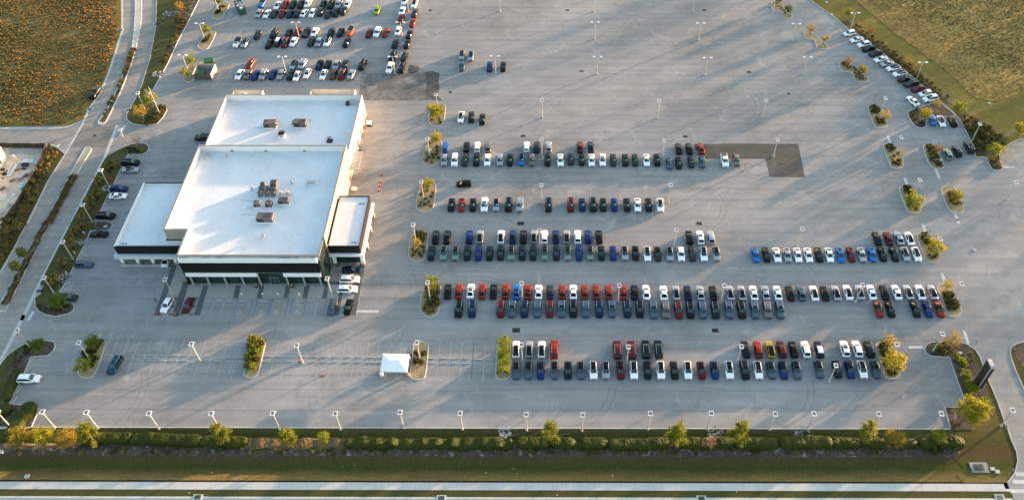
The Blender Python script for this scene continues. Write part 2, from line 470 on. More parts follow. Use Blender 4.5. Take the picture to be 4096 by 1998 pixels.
# left access road and crossing, each sheet a few millimetres up
zP = lambda pts: PL('zP', pts)
roadL = zP([(1225, -200), (1228, 0), (1230, 280), (1195, 420), (1110, 700), (1010, 930), (900, 1100), (850, 1190), (830, 1257)]) + PL('zL', [(820, 360), (600, 700), (330, 1257)]) + PL('zM', [(330, 20), (190, 320), (0, 660), (-420, 1400)])
roadR = zP([(1565, -200), (1565, 0), (1560, 270), (1500, 600), (1400, 890), (1300, 1080), (1240, 1180)]) + PL('zL', [(1480, 10), (1310, 410), (890, 1257)]) + PL('zM', [(890, 20), (500, 800), (290, 1257), (80, 1700)])
sheet('access_road', roadL + roadR[::-1], .004, A_ROAD)
sheet('junction', PL('zL', [(1020, 20), (1470, 20), (1350, 280), (880, 280)]), .008, A_BOX)
sheet('side_street', PL('zL', [(-900, 60), (0, 60), (700, 60), (1000, 10), (880, 260), (640, 255), (600, 215), (-900, 210)]), .006, A_ROAD)
# fields
fl = zP([(1180, -250), (1190, 0), (1195, 270), (1160, 420), (1080, 690), (980, 920), (870, 1090), (800, 1190), (600, 1250), (-600, 1262), (-1500, 1262), (-2300, -250)])
flo = zP([(1222, -250), (1222, 0), (1228, 285), (1190, 425), (1105, 700), (1005, 930), (895, 1100), (845, 1190), (690, 1262), (0, 1276), (-1500, 1276), (-2300, -260)])
sheet('roadside_grass', flo, .05, MOWN)
sheet('wild_field', fl, .09, FIELD_L)
bnd = PL('zJ', [(760, -120), (800, 0), (930, 100), (1070, 215), (1230, 350), (1400, 470), (1560, 590), (1700, 690), (1820, 790), (1920, 900), (2030, 990), (2160, 1015), (2240, 1025), (2400, 960), (2560, 890), (2900, 770)])
sheet('dry_field', bnd + PL('zJ', [(3600, 600), (3600, -700), (500, -700)]), .13, FIELD_R)
kl = PL('zJ', [(200, -110), (360, -5), (440, 60), (560, 140), (660, 220), (755, 302), (830, 345), (960, 440), (1120, 560), (1260, 670), (1400, 780), (1530, 890), (1640, 1000)])
k7 = PL('zK', [(900, 60), (1000, 130), (1090, 220), (1130, 270), (1180, 370), (1225, 465), (1245, 500), (1262, 560), (1280, 625), (1375, 630), (1410, 700), (1440, 745), (1480, 756), (1515, 755), (1542, 735), (1528, 690), (1512, 645), (1520, 580), (1560, 530), (1620, 490), (1700, 455), (1760, 440), (1900, 420), (2300, 400)])
vr = kl + k7[1:]
sheet('roadside_verge', vr + PL('zJ', [(4200, 900), (4200, -800), (100, -800)]), .08, MOWN)
b = MB(); strip(b, spline(vr, 3, False), .2, -.02, .13); tag(b.obj('lot_kerb', KERB), kind='structure')
sheet('shrub_bed', kl[4:] + k7[1:20] + PL('zK', [(1600, 440), (1500, 420), (1380, 330), (1260, 230), (1160, 190), (1050, 110), (960, 30)]) + PL('zJ', [(1560, 830), (1450, 740), (1300, 620), (1150, 500), (980, 390), (830, 290), (740, 210)]), .10,
      grassmat('weedy_bed', [(.3, (.055, .05, .02)), (.5, (.075, .06, .03)), (.7, (.10, .095, .03))], .5, 4, .5, .2))
# left verge between access road and lot
v1 = zP([(1572, -200), (1572, 0), (1570, 120), (1562, 280), (1504, 600), (1412, 890), (1312, 1090), (1268, 1150), (1275, 1210), (1330, 1248), (1420, 1262), (1500, 1262), (1580, 1250), (1640, 1185), (1682, 1110), (1668, 1078), (1600, 1055), (1535, 1020), (1510, 962), (1590, 822), (1690, 640), (1790, 420), (1890, 230), (2005, 0), (2100, -200)])
_, v1i = kerb_ring('verge_kerb', v1, KERB)
sheet('verge', v1i, .10, VERGE)
sheet('verge_bed', zP([(1770, -200), (1775, 0), (1770, 150), (1790, 200), (1750, 300), (1760, 350), (1715, 420), (1650, 600), (1640, 680), (1690, 630), (1785, 415), (1884, 228), (1998, 0), (2090, -200)]), .114, MULCH)
v2 = PL('zL', [(1312, 425), (1350, 380), (1480, 312), (1600, 252), (1720, 228), (1810, 226), (1860, 250), (1878, 290), (1860, 340), (1800, 372), (1720, 376), (1612, 376), (1520, 560), (1430, 755), (1350, 910), (1280, 1060), (1200, 1212)]) + \
     PL('zM', [(1195, 20), (1300, 12), (1400, 25), (1425, 60), (1400, 110), (1340, 136), (1140, 140), (1090, 270), (980, 480), (870, 720), (740, 935), (770, 1030), (900, 1037), (942, 1075), (930, 1130), (860, 1180), (700, 1215), (580, 1195), (490, 1150), (438, 1080), (432, 975), (500, 930), (522, 870), (490, 810), (600, 590), (890, 25)])
_, v2i = kerb_ring('verge_kerb', v2, KERB)
sheet('verge', v2i, .10, VERGE)
sheet('verge_bed', PL('zL', [(1600, 260), (1720, 234), (1805, 232), (1850, 255), (1868, 290), (1850, 335), (1795, 365), (1600, 366)]), .116, MULCH)
sheet('verge_bed', PL('zM', [(1200, 28), (1395, 32), (1414, 62), (1392, 105), (1335, 130), (1180, 130)]), .116, MULCH)
sheet('verge_bed', PL('zM', [(460, 1060), (600, 1060), (770, 1040), (895, 1046), (930, 1080), (920, 1125), (850, 1170), (700, 1204), (585, 1184), (500, 1140)]), .116, MULCH)
v3 = PL('zO', [(-260, 900), (-120, 640), (0, 525), (60, 445), (130, 382), (225, 325), (320, 288), (400, 282), (500, 282), (545, 297), (557, 330), (535, 385), (485, 430), (400, 437), (318, 438), (205, 690), (95, 915), (200, 925), (350, 930), (388, 962), (380, 1000), (318, 1140), (300, 1160), (-500, 1160), (-700, 1160)])
sheet('verge', v3, .10, VERGE); b = MB(); strip(b, v3[:26], .2, -.02, .13); tag(b.obj('verge_kerb', KERB), kind='structure')
sheet('verge_bed', PL('zO', [(300, 300), (395, 290), (498, 290), (538, 302), (548, 330), (528, 380), (482, 422), (320, 428), (230, 600), (105, 880), (40, 900), (80, 640), (180, 420)]), .116, MULCH)
sheet('verge_bed', PL('zO', [(-30, 930), (345, 938), (378, 965), (370, 1000), (310, 1140), (60, 1140), (-30, 1050)]), .117, MULCH)
# medians
med1 = zP([(1355, -200), (1355, 0), (1352, 180), (1322, 480), (1230, 760), (1105, 1045), (985, 1225), (1000, 1252), (1035, 1256), (1070, 1225), (1180, 1005), (1272, 785), (1368, 500), (1424, 200), (1425, 0), (1425, -200)])
_, mi = kerb_ring('median_kerb', spline(med1, 2), KERB, .35)
sheet('median_bed', mi, .11, concrete('median_concrete', (.45, .43, .38), .15))
sheet('median_bed', zP([(1325, 500), (1368, 500), (1272, 780), (1180, 1000), (1070, 1215), (1030, 1235), (1000, 1220), (1110, 1045), (1235, 760)]), .125, MULCH)
med2 = PL('zL', [(1060, 300), (1085, 280), (1130, 280), (1155, 300), (1140, 340), (1050, 485), (840, 880), (640, 1257)]) + PL('zM', [(640, 20), (100, 1095), (60, 1145), (0, 1150), (-30, 1100), (0, 1040), (540, 20)]) + PL('zL', [(550, 1257), (740, 880), (930, 525)])
_, mi = kerb_ring('median_kerb', spline(med2, 2), KERB, .35)
sheet('median_bed', mi, .11, concrete('median_soil', (.28, .26, .21), .2))
b = MB()
strip(b, spline(PL('zP', [(1600, -200), (1585, 260), (1525, 600), (1425, 890), (1320, 1095)]), 4, False), .9, 0, .012)
strip(b, PL('zL', [(1475, 0), (1320, 400), (880, 1257)]) + PL('zM', [(860, 90), (480, 840), (270, 1257)]) + PL('zO', [(240, 20), (100, 300), (-60, 600)]), .9, 0, .012)
strip(b, PL('zL', [(1030, 0), (820, 360), (600, 700), (335, 1257)]) + PL('zM', [(320, 40), (185, 330), (-10, 670)]), .7, 0, .012)
strip(b, spline(PL('zP', [(1222, -100), (1226, 285), (1190, 425), (1105, 700), (1005, 930), (890, 1110), (825, 1257)]), 4, False), .6, 0, .06)
strip(b, spline(PL('zL', [(930, 5), (800, 32), (650, 42), (0, 42), (-900, 42)]), 4, False), .6, 0, .06)
strip(b, spline(PL('zL', [(640, 250), (720, 280), (815, 355)]), 4, False), .5, 0, .1)
tag(b.obj('road_gutter', CONC), kind='structure')
# construction plot, lower left
sheet('sandy_plot', PL('zL', [(-600, 225), (600, 230), (350, 700), (200, 960), (-260, 1900), (-900, 1900)]), .06, SAND)
sheet('overgrown_verge', PL('zL', [(605, 228), (640, 255), (720, 290), (812, 362), (590, 715), (325, 1250)]) + PL('zM', [(180, 330), (-10, 660), (-430, 1400), (-900, 1400)]) + PL('zL', [(0, 1330), (200, 965), (350, 705), (610, 300)]), .07, VERGE)
# front lawn with its swale, footpath, street
prof = [(1713, .02), (1722, -.15), (1738, -.6), (1757, -.9), (1766, -.7), (1775, -.15), (1784, .05), (1800, .05), (1822, -.15), (1845, -.6), (1862, -.85), (1880, -.7), (1905, -.15), (1922, .0)]
b = MB()
xs = np.linspace(-330, 96, 120)
for i in range(len(prof) - 1):
    (v0, z0), (v1_, z1) = prof[i], prof[i + 1]
    m = 0
    if 1784 <= v0 < 1822: m = 1
    if 1775 <= v0 < 1784: m = 2
    if 1845 <= v0 < 1880: m = 3
    if v0 >= 1880: m = 4
    ya, yb = yv(v0), yv(v1_)
    for k in range(len(xs) - 1):
        f0, f1 = [1 - min(1, max(0, (x_ - 58) / 26)) for x_ in (xs[k], xs[k + 1])]
        b.quad((xs[k], yb, z1 * f0), (xs[k + 1], yb, z1 * f1), (xs[k + 1], ya, z0 * f1), (xs[k], ya, z0 * f0), m if xs[k] < 88 else 0)
SANDY = grassmat('bed_litter', [(.3, (.09, .06, .04)), (.5, (.15, .11, .08)), (.7, (.10, .085, .04))], .9, 6, patch=((.42, .38, .33), .4, .55))
tag(b.obj('front_lawn', [FL, MULCH, SANDY, FL, FL]), kind='structure')
yw0, yw1 = yv(1929), yv(1959)
b = MB()
for x in np.arange(-330, 96, 2.9):
    b.box(x, x + 2.87, yw1, yw0, -.3, .05)
tag(b.obj('sidewalk', WALK), kind='structure')
b = MB(); b.box(-330, 96, yw1 + .001, yw0 - .001, -.3, .03); tag(b.obj('sidewalk_joint', CHARC), kind='structure')
yk0, yk1 = yv(1987), yv(1993)
sheet('planting_strip', [Vector((-330, yk0, 0)), Vector((97, yk0, 0)), Vector((97, yw1, 0)), Vector((-330, yw1, 0))], .02, LAWN)
b = MB(); b.box(-330, 97, yk0 - .45, yk0, -.2, .05); b.box(-330, 97, yk0 - .95, yk0 - .45, -.3, -.09); tag(b.obj('street_kerb', WALK), kind='structure')
sheet('street', [Vector((-330, 20, 0)), Vector((330, 20, 0)), Vector((330, yk0 - .95, 0)), Vector((-330, yk0 - .95, 0))], -.1, A_FRONT)
# front kerb of the lot
b = MB(); b.box(-187, P('zR', 1583, 1235).x, YK - .02, YK + .2, -.1, .14); tag(b.obj('lot_kerb', KERB), kind='structure')
# south-east planting by the pylon and the exit drive
v4 = PL('zR', [(1540, 1240), (1583, 1233), (1512, 970), (1650, 970), (1778, 967), (1750, 850), (1660, 600), (1570, 338), (1450, 336), (1340, 328), (1280, 290), (1258, 235), (1285, 180), (1330, 155), (1400, 150), (1550, 148), (1700, 148), (1800, 180), (1900, 245), (1955, 330), (1995, 440), (2070, 640), (2180, 900), (2300, 1250)]) + \
     PL('zV', [(2390, 120), (2450, 290), (2500, 400), (2510, 500), (2480, 620), (2410, 712), (2400, 715), (1960, 718), (1880, 640), (1950, 560), (1850, 470), (1900, 380), (1830, 300), (1880, 230), (1840, 160)])
sheet('verge', v4, .03, FL); b = MB(); strip(b, v4[1:31], .2, -.02, .13); tag(b.obj('verge_kerb', KERB), kind='structure')
sheet('verge_bed', PL('zR', [(1526, 982), (1775, 978), (1850, 1000), (1900, 1255), (1600, 1255), (1592, 1232)]), .116, MULCH)
sheet('verge_bed', PL('zR', [(1275, 235), (1300, 190), (1400, 165), (1700, 162), (1790, 190), (1860, 250), (1890, 400), (1960, 520), (2050, 700), (2050, 850), (1980, 900), (1780, 950), (1760, 850), (1672, 600), (1582, 335), (1340, 315), (1290, 280)]), .116, MULCH)
i20 = PL('zR', [(2600, 130), (2510, 142), (2420, 165), (2350, 205), (2328, 270), (2345, 350), (2400, 500), (2514, 760), (2700, 1150), (2900, 1150), (2900, 130)])
_, ii = kerb_ring('verge_kerb', i20, KERB)
sheet('verge', ii, .10, LAWN)
sheet('verge_bed', PL('zR', [(2600, 150), (2500, 160), (2420, 190), (2370, 240), (2420, 330), (2514, 480), (2700, 600), (2700, 150)]), .116, MULCH)
# resurfaced patch, damp apron, plaza strips
sheet('asphalt_patch', PL('D', [(1745, 362), (1880, 361), (2008, 362), (2025, 446), (1937, 445), (1925, 400), (1760, 399)]), .004, A_PATCH)
sheet('damp_patch', PL('zI', [(-120, 655), (100, 658), (290, 655), (440, 645), (520, 640), (583, 660), (570, 720), (578, 800), (562, 860), (600, 900), (300, 905), (-150, 900)]), .004, A_DAMP)
sheet('damp_patch', PL('zI', [(450, 650), (525, 640), (585, 660), (572, 720), (580, 800), (565, 860), (605, 905), (500, 900), (440, 840), (470, 740)]), .005, asphalt('asphalt_wet', .40, .02, 0, .3))
sheet('damp_patch', PL('zH', [(2345, 660), (2400, 652), (2440, 665), (2462, 690), (2440, 725), (2390, 738), (2340, 730)]), .006, asphalt('asphalt_soot', .16, 0, 0, .5))
sheet('plaza', PL('zN', [(640, 800), (2215, 800), (2160, 1215), (1985, 1222), (1990, 1073), (880, 1073), (830, 1222), (470, 1222)]), .004, PLAZA)
b = MB()
for q in ([(605, 795), (645, 800), (505, 1215), (450, 1215)], [(697, 930), (748, 945), (660, 1222), (602, 1222)], [(866, 965), (908, 970), (838, 1215), (785, 1220)],
          [(1137, 965), (1180, 965), (1158, 1073), (1113, 1073)], [(1338, 962), (1378, 962), (1355, 1073), (1312, 1073)], [(1560, 962), (1597, 962), (1577, 1073), (1535, 1073)],
          [(1716, 962), (1757, 962), (1737, 1073), (1695, 1073)], [(1885, 960), (1912, 960), (1903, 1073), (1857, 1073)], [(1915, 930), (2170, 935), (2165, 960), (1912, 957)],
          [(2178, 790), (2222, 790), (2145, 1215), (2098, 1215)], [(2008, 1030), (2032, 1030), (2000, 1215), (1960, 1215)]):
    b.poly([(p.x, p.y, .008) for p in PL('zN', q)][::-1])
for q in ((635, 1075), (608, 1140), (590, 1207), (498, 1207), (810, 1075), (785, 1140), (765, 1207), (680, 1207)):
    p = P('zN', *q); b.box(p.x - .4, p.x + .4, p.y - .35, p.y + .35, .0075, .0125)
tag(b.obj('plaza_band', CHARC), kind='structure')
# paving seams across the lot
b = MB()
for v in (30, 105, 165, 300, 420, 460, 560, 705, 800, 930, 985, 1082, 1137, 1190, 1275, 1360, 1500, 1560, 1640):
    y = yv(v)
    xs_ = np.arange(-52 if v < 1300 else -170, 100, 6.0)
    pts = [Vector((x, y + .18 * math.sin(x * .11 + v) + rng.uniform(-.05, .05), 0)) for x in xs_]
    strip(b, pts, .10, .003, .003)
for q in ([(70, 330), (170, 650), (160, 760)],):
    strip(b, PL('z3', q), .1, .003, .003)
tag(b.obj('paving_seam', mat('seam_tar', (.13, .13, .13), .9)), kind='structure')

b = MB()
for s, x, y, r_, a0, a1 in (('z2', 2300, 300, 5.0, 0, 5.6), ('z2', 2330, 330, 3.6, 1, 6.0), ('z2', 1905, 300, 3.0, 0, 5), ('z2', 1800, 300, 3.4, 2, 6), ('z2', 2420, 470, 8, .3, 2.8), ('z2', 1640, 720, 9, -.8, .9), ('z3', 700, 990, 14, .2, 1.6), ('z4', 620, 640, 10, .4, 2.6), ('z4', 1750, 640, 12, .3, 1.5),
                            ('zF', 750, 520, 14, -1.6, -.1), ('zF', 300, 640, 12, -1.5, -.2), ('zG', 850, 560, 11, -1.4, .1), ('zW', 620, 770, 3.5, -1, 1), ('zW', 1260, 790, 4, 2.2, 4.2), ('zI', 1000, 640, 6, 2, 4.4), ('zQ', 1250, 150, 12, -1.3, -.1), ('zW', 900, 1050, 13, -.9, .6), ('zM', 1500, 760, 16, .4, 1.5), ('zO', 700, 800, 16, -.9, .5)):
    c_ = P(s, x, y)
    for dr in (0, 1.5):
        strip(b, [Vector((c_.x + (r_ + dr) * math.cos(t), c_.y + (r_ + dr) * math.sin(t) * .9, 0)) for t in np.linspace(a0, a1, 22)], .13, .0065, .0065)
tag(b.obj('tyre_mark', asphalt('rubber_mark', .80, 0, 0, .7)), kind='structure')
# ------------------------------------------------------------------ painted markings
b = MB(); b2 = MB(); b3 = MB()
def vline(B, s, x, y0, y1, wd=.12, z=.01):
    a = P(s, x, (y0 + y1) / 2); y0_ = P(s, x, y0).y; y1_ = P(s, x, y1).y
    B.quad((a.x - wd / 2, y1_, z), (a.x + wd / 2, y1_, z), (a.x + wd / 2, y0_, z), (a.x - wd / 2, y0_, z))
def seg(B, s, p, q, wd=.12, z=.01):
    strip(B, [P(s, *p), P(s, *q)], wd, z, z)
for x in (1107, 1222, 1335, 1450, 1562, 1675, 1790, 1902, 2010, 2125, 2240, 2350): vline(b, 'zO', x, 275, 645)
seg(b, 'zO', (1030, 448), (2510, 464)); seg(b, 'zQ', (0, 462), (2000, 482)); seg(b, 'zQ', (2040, 482), (2514, 487)); seg(b, 'zF', (-40, 314), (185, 317))
for x in (115, 490, 605, 720, 835, 955, 1065, 1175, 1300, 1415, 1525, 1640, 1750, 2145, 2260, 2375, 2490): vline(b, 'zQ', x, 280, 665)
vline(b, 'zF', 93, 130, 512); vline(b, 'zF', -25, 130, 512)
for x in np.arange(455, 1640, 82): vline(b, 'zH', x, 318, 500)
seg(b, 'zH', (385, 405), (1600, 400))
for x in np.arange(388, 1840, 81): vline(b, 'zH', x, 628, 822)
seg(b, 'zH', (388, 725), (1500, 705))
for x in np.arange(560, 1800, 81): vline(b, 'zH', x, 35, 195)
for p, q in (((285, 531), (498, 531)), ((380, 629), (455, 629)), ((320, 729), (412, 728))): seg(b, 'zO', p, q)
for p, q in (((870, 726), (1120, 724)), ((840, 828), (1075, 825)), ((920, 627), (1168, 625)), ((1180, 528), (1214, 527)), ((1010, 432), (1262, 428)), ((1060, 338), (1300, 335)), ((1110, 244), (1335, 241)), ((790, 930), (1028, 929))): seg(b, 'zM', p, q)
for p, q in (((1640, 455), (1800, 457)), ((1640, 540), (1765, 538)), ((1400, 862), (1610, 862)), ((1380, 948), (1575, 950)), ((1300, 1042), (1530, 1034)), ((1450, 1122), (1490, 1120)), ((1490, 700), (1690, 698))): seg(b, 'zL', p, q)
for x, c in ((1137, b3), (940, b), (1030, b), (1262, b3), (1302, b3), (1417, b3), (1430, b3), (1568, b3), (1602, b3), (1720, b3), (1812, b), (1905, b)): vline(c, 'zN', x, 1075, 1218, .16)
for x0 in (1240, 1545):
    for k in range(6): seg(b, 'zN', (x0 - 3 - k * 3, 1195 - k * 22), (x0 + 52, 1180 - k * 24 - 30), .1)
for x in (1168, 1345, 1472, 1647):                # wheelchair marks
    p = P('zN', x, 1190)
    pts = [Vector((p.x + .45 * math.cos(t), p.y - .2 + .45 * math.sin(t), 0)) for t in np.linspace(2.4, 6.0, 9)]
    strip(b2, pts, .14, .011, .011); strip(b2, [Vector((p.x - .1, p.y + .9, 0)), Vector((p.x, p.y + .1, 0)), Vector((p.x + .5, p.y + .05, 0)), Vector((p.x + .75, p.y - .5, 0))], .16, .012, .012)
for s, p, q in (('zN', (2148, 1182), (2335, 1182)), ('z5', (1495, 38), (1525, 125)), ('z5', (1843, -10), (1860, 35)), ('z5', (1690, 532), (1726, 650)), ('z5', (1910, 1108), (1955, 1240)), ('zR', (1058, 213), (1242, 213)),
                ('zK', (390, 412), (420, 495)), ('zK', (558, 832), (592, 920)), ('zK', (870, 745), (912, 842)), ('zK', (1066, 1195), (1095, 1260)), ('zK', (1548, 724), (1665, 725)),
                ('zM', (425, 1145), (350, 1257)), ('zL', (1565, 5), (1512, 140)), ('zL', (745, 240), (725, 270))):
    seg(b2, s, p, q, .75, .011)
for p, q in (((2490, 628), (2620, 632)), ((2460, 706), (2620, 710)), ((2380, 800), (2620, 806))): seg(b2, 'zV', p, q, .9, .011)
tag(b.obj('parking_line', LINE), kind='structure'); tag(b2.obj('stop_bar', LINEN), kind='structure'); tag(b3.obj('accessible_line', BLUEL), kind='structure')

# ------------------------------------------------------------------ kerbed islands
ISL = {}
def island(key, s, pts, matl=GRAVEL, n=4):
    q = spline(PL(s, pts), n)
    _, inn = kerb_ring('island_kerb', q, KERB)
    sheet('island_bed', inn, .10, matl)
    ISL[key] = inn
island('c_w', 'z3', [(160, 118), (230, 113), (280, 140), (288, 165), (270, 300), (245, 390), (190, 418), (130, 410), (85, 370), (90, 270), (110, 165)])
island('d_w', 'z3', [(300, 660), (345, 640), (400, 650), (410, 690), (400, 850), (385, 930), (320, 975), (240, 955), (200, 900), (205, 800), (225, 700)])
island('a_w', 'D', [(1083, 352), (1108, 352), (1112, 375), (1108, 402), (1095, 416), (1075, 417), (1062, 407), (1068, 378)])
island('b_w', 'D', [(1066, 456), (1088, 455), (1097, 470), (1092, 518), (1080, 531), (1060, 532), (1046, 520), (1053, 480)])
island('n_w', 'zI', [(500, 950), (540, 935), (620, 937), (635, 960), (625, 1060), (600, 1125), (545, 1135), (495, 1120), (478, 1085), (485, 1010)])
island('f1', 'zO', [(975, 285), (1050, 282), (1070, 300), (1060, 340), (1000, 520), (960, 610), (900, 655), (835, 658), (790, 630), (785, 600), (800, 540), (870, 380), (900, 320)])
island('f2', 'zQ', [(340, 280), (385, 280), (408, 310), (400, 350), (350, 560), (330, 620), (290, 650), (230, 655), (190, 630), (188, 600), (200, 550), (250, 330)])
island('f3', 'zQ', [(1930, 285), (2000, 285), (2045, 320), (2045, 400), (2020, 620), (1990, 665), (1920, 675), (1865, 650), (1858, 610), (1885, 380), (1895, 310)])
island('e_w', 'zF', [(240, 130), (300, 112), (350, 130), (365, 200), (362, 440), (340, 480), (280, 500), (225, 490), (205, 450), (215, 200)])
island('e_e', 'zR', [(645, 165), (700, 148), (770, 160), (870, 230), (920, 330), (950, 450), (955, 550), (920, 600), (840, 618), (770, 600), (740, 560), (690, 400), (640, 250)])
island('c_e', 'z5', [(1435, 150), (1470, 125), (1530, 125), (1590, 165), (1640, 260), (1670, 350), (1672, 390), (1640, 425), (1590, 428), (1530, 405), (1495, 330), (1450, 220)])
island('d_e', 'z5', [(1640, 660), (1680, 643), (1740, 650), (1800, 690), (1850, 800), (1885, 900), (1880, 940), (1840, 970), (1780, 970), (1730, 930), (1690, 800), (1645, 710)])
island('k1', 'zK', [(190, 125), (220, 108), (270, 115), (330, 160), (360, 220), (388, 290), (375, 320), (320, 335), (265, 320), (235, 270), (200, 180)])
island('k2', 'zK', [(340, 510), (375, 490), (430, 498), (480, 540), (530, 620), (552, 700), (530, 735), (470, 740), (425, 725), (395, 670), (350, 560)])
island('k3', 'zK', [(502, 935), (540, 917), (600, 925), (650, 960), (690, 1020), (725, 1120), (730, 1155), (690, 1187), (620, 1185), (575, 1150), (545, 1070), (510, 980)])
island('k4', 'zK', [(588, 195), (600, 165), (720, 125), (830, 85), (890, 60), (980, 130), (1070, 205), (985, 222), (790, 235), (778, 310), (745, 335), (680, 325), (630, 280)], MULCH, 2)
island('k5', 'zK', [(742, 520), (770, 500), (840, 500), (885, 540), (920, 620), (955, 700), (950, 735), (900, 745), (840, 730), (800, 690), (770, 620)])
island('k6', 'zK', [(925, 945), (965, 920), (1030, 920), (1080, 955), (1120, 1040), (1155, 1140), (1140, 1180), (1080, 1190), (1010, 1160), (975, 1100), (935, 1000)])
island('j1', 'zW', [(1465, 40), (1490, 22), (1540, 15), (1600, 60), (1655, 125), (1688, 175), (1665, 190), (1610, 190), (1585, 160), (1560, 112), (1490, 105), (1475, 80)], n=2)
island('j2', 'zJ', [(295, 325), (315, 310), (360, 312), (410, 350), (500, 430), (555, 475), (545, 490), (450, 495), (425, 475), (400, 400), (320, 395)], n=2)
island('j3', 'zJ', [(652, 640), (670, 625), (720, 630), (800, 680), (900, 760), (958, 810), (950, 825), (830, 825), (805, 800), (770, 725), (680, 720)], n=2)
island('h1', 'zH', [(430, 60), (480, 20), (535, 38), (545, 60), (500, 150), (480, 185), (430, 200), (380, 185), (372, 160), (395, 110)])
island('h2', 'zH', [(320, 330), (395, 320), (412, 335), (370, 430), (330, 490), (270, 500), (230, 480), (230, 460), (260, 400)])
island('h3', 'zH', [(80, 800), (85, 760), (130, 660), (150, 640), (230, 625), (262, 648), (250, 690), (195, 700), (190, 800), (150, 828), (110, 828)], n=3)
# ------------------------------------------------------------------ the dealership building
bt = thing('dealership_building', 'large flat white roofed showroom with black fascia and glazed front', 'building', (-77, 165, 0))
def bp(B, name, mt, parent=bt, smooth=None):
    o = B.obj(name, mt, parent, smooth)
    w0 = Vector((0, 0, 0)); p = parent
    while p is not None:
        w0 += p.location; p = p.parent
    o.location = -w0
    return o
def walls(B, pts, z1, th=.35, z0=0.0, m=0):
    """closed wall ring following pts (counter-clockwise), thickness inward"""
    q = [Vector((x, y, 0)) for x, y in pts]; i = offset(q, th); n = len(q)
    for k in range(n):
        j = (k + 1) % n
        A = lambda p, z: (p.x, p.y, z)
        B.quad(A(q[k], z0), A(q[j], z0), A(q[j], z1), A(q[k], z1), m)
        B.quad(A(i[j], z0), A(i[k], z0), A(i[k], z1), A(i[j], z1), m)
        B.quad(A(q[k], z1), A(q[j], z1), A(i[j], z1), A(i[k], z1), m)
    return i
def coping(pts, z, th=.5, m=COPING, parent=bt):
    q = [Vector((x, y, 0)) for x, y in pts]; o = offset(q, -.05); i = offset(q, th - .05); n = len(q); B = MB()
    for k in range(n):
        j = (k + 1) % n; A = lambda p, zz: (p.x, p.y, zz)
        B.quad(A(o[k], z), A(o[j], z), A(i[j], z), A(i[k], z)); B.quad(A(o[k], z - .12), A(o[j], z - .12), A(o[j], z), A(o[k], z)); B.quad(A(i[j], z - .12), A(i[k], z - .12), A(i[k], z), A(i[j], z))
    return bp(B, 'coping', m, parent)
XW, XF, XE, YF, YN, YM, YB = -98.3, -92.3, -57.0, 140.95, 149.75, 182.4, 208.8
front = [(XF, YF), (XE, YF), (XE, YM), (XW, YM), (XW, YN), (XF, YN)]
B = MB(); walls(B, front, 10.55); bp(B, 'front_wall', BLOCK)
INNER = concrete('parapet_membrane', (.70, .70, .69), .05)
B = MB(); i = offset([Vector((x, y, 0)) for x, y in front], .36)
for k in range(len(i)):
    j = (k + 1) % len(i); B.quad((i[j].x, i[j].y, 8.3), (i[k].x, i[k].y, 8.3), (i[k].x, i[k].y, 10.5), (i[j].x, i[j].y, 10.5))
bp(B, 'parapet_lining', INNER)
sheet('roof', [Vector((x, y, 0)) for x, y in front], 0, ROOF, None, bt).location = (77, -165, 8.6)
coping(front[:2] + [(XE, YM)] + front[3:], 10.66, .45)
B = MB(); B.box(-72.3, XE, YM - .5, YM + .02, 9.6, 9.7)
back = [(XE, YM + .01), (XE, YB), (XW, YB), (XW, YM + .01)]
B = MB(); walls(B, back, 7.85); bp(B, 'rear_wall', STUCCO)
B = MB(); i = offset([Vector((x, y, 0)) for x, y in back], .36)
for k in range(len(i)):
    j = (k + 1) % len(i); B.quad((i[j].x, i[j].y, 5.6), (i[k].x, i[k].y, 5.6), (i[k].x, i[k].y, 7.8), (i[j].x, i[j].y, 7.8))
bp(B, 'parapet_lining', INNER)
sheet('roof', [Vector((x, y, 0)) for x, y in back], 0, ROOF, None, bt).location = (77, -165, 5.9)
coping(back, 7.96, .4)
for x0, x1, y1, z in ((-97.3, -88.3, 212.9, 6.5), (-73.6, -60.0, 213.4, 6.5)):
    q = [(x0, YB + .01), (x1, YB + .01), (x1, y1), (x0, y1)]
    B = MB(); walls(B, q, z, .3); bp(B, 'rear_annex', STUCCO)
    sheet('annex_roof', [Vector((x, y, 0)) for x, y in q], 0, ROOF, None, bt).location = (77, -165, z - 1.5)
    coping(q, z + .1, .34)
B = MB(); B.box(-84, -79.5, 208.85, 210.8, 3.0, 3.25); bp(B, 'door_canopy', GALV)
# overhead doors and openings on the east side
B = MB()
for p, wd, h in ((M4 if False else P('m4', 2352, 470), 2.6, 3.2), (P('m4', 2318, 570), 1.3, 2.4), (P('m4', 2285, 660), 1.3, 2.4), (P('m4', 2385, 330), 3.2, 3.6)):
    o = MB(); o.box(XE - .02, XE + .06, p.y - wd / 2, p.y + wd / 2, .05, h); bp(o, 'service_door', mat('door_grey', (.16, .15, .14), .5))
o = MB(); y = P('m4', 2280, 880).y
o.box(XE + .02, XE + 2.6, y + .2, y + 8.0, 3.5, 3.62)
for k in range(14): o.box(XE + .03, XE + 2.58, y + .3 + k * .57, y + .45 + k * .57, 3.63, 3.70)
bp(o, 'metal_awning', GALV)
o = MB()
for yy in (y + .5, y + 7.7):
    o = MB(); o.tube([(XE + 2.5, yy, 3.5), (XE, yy, 5.2)], .05, 6); bp(o, 'awning_brace', GALV)
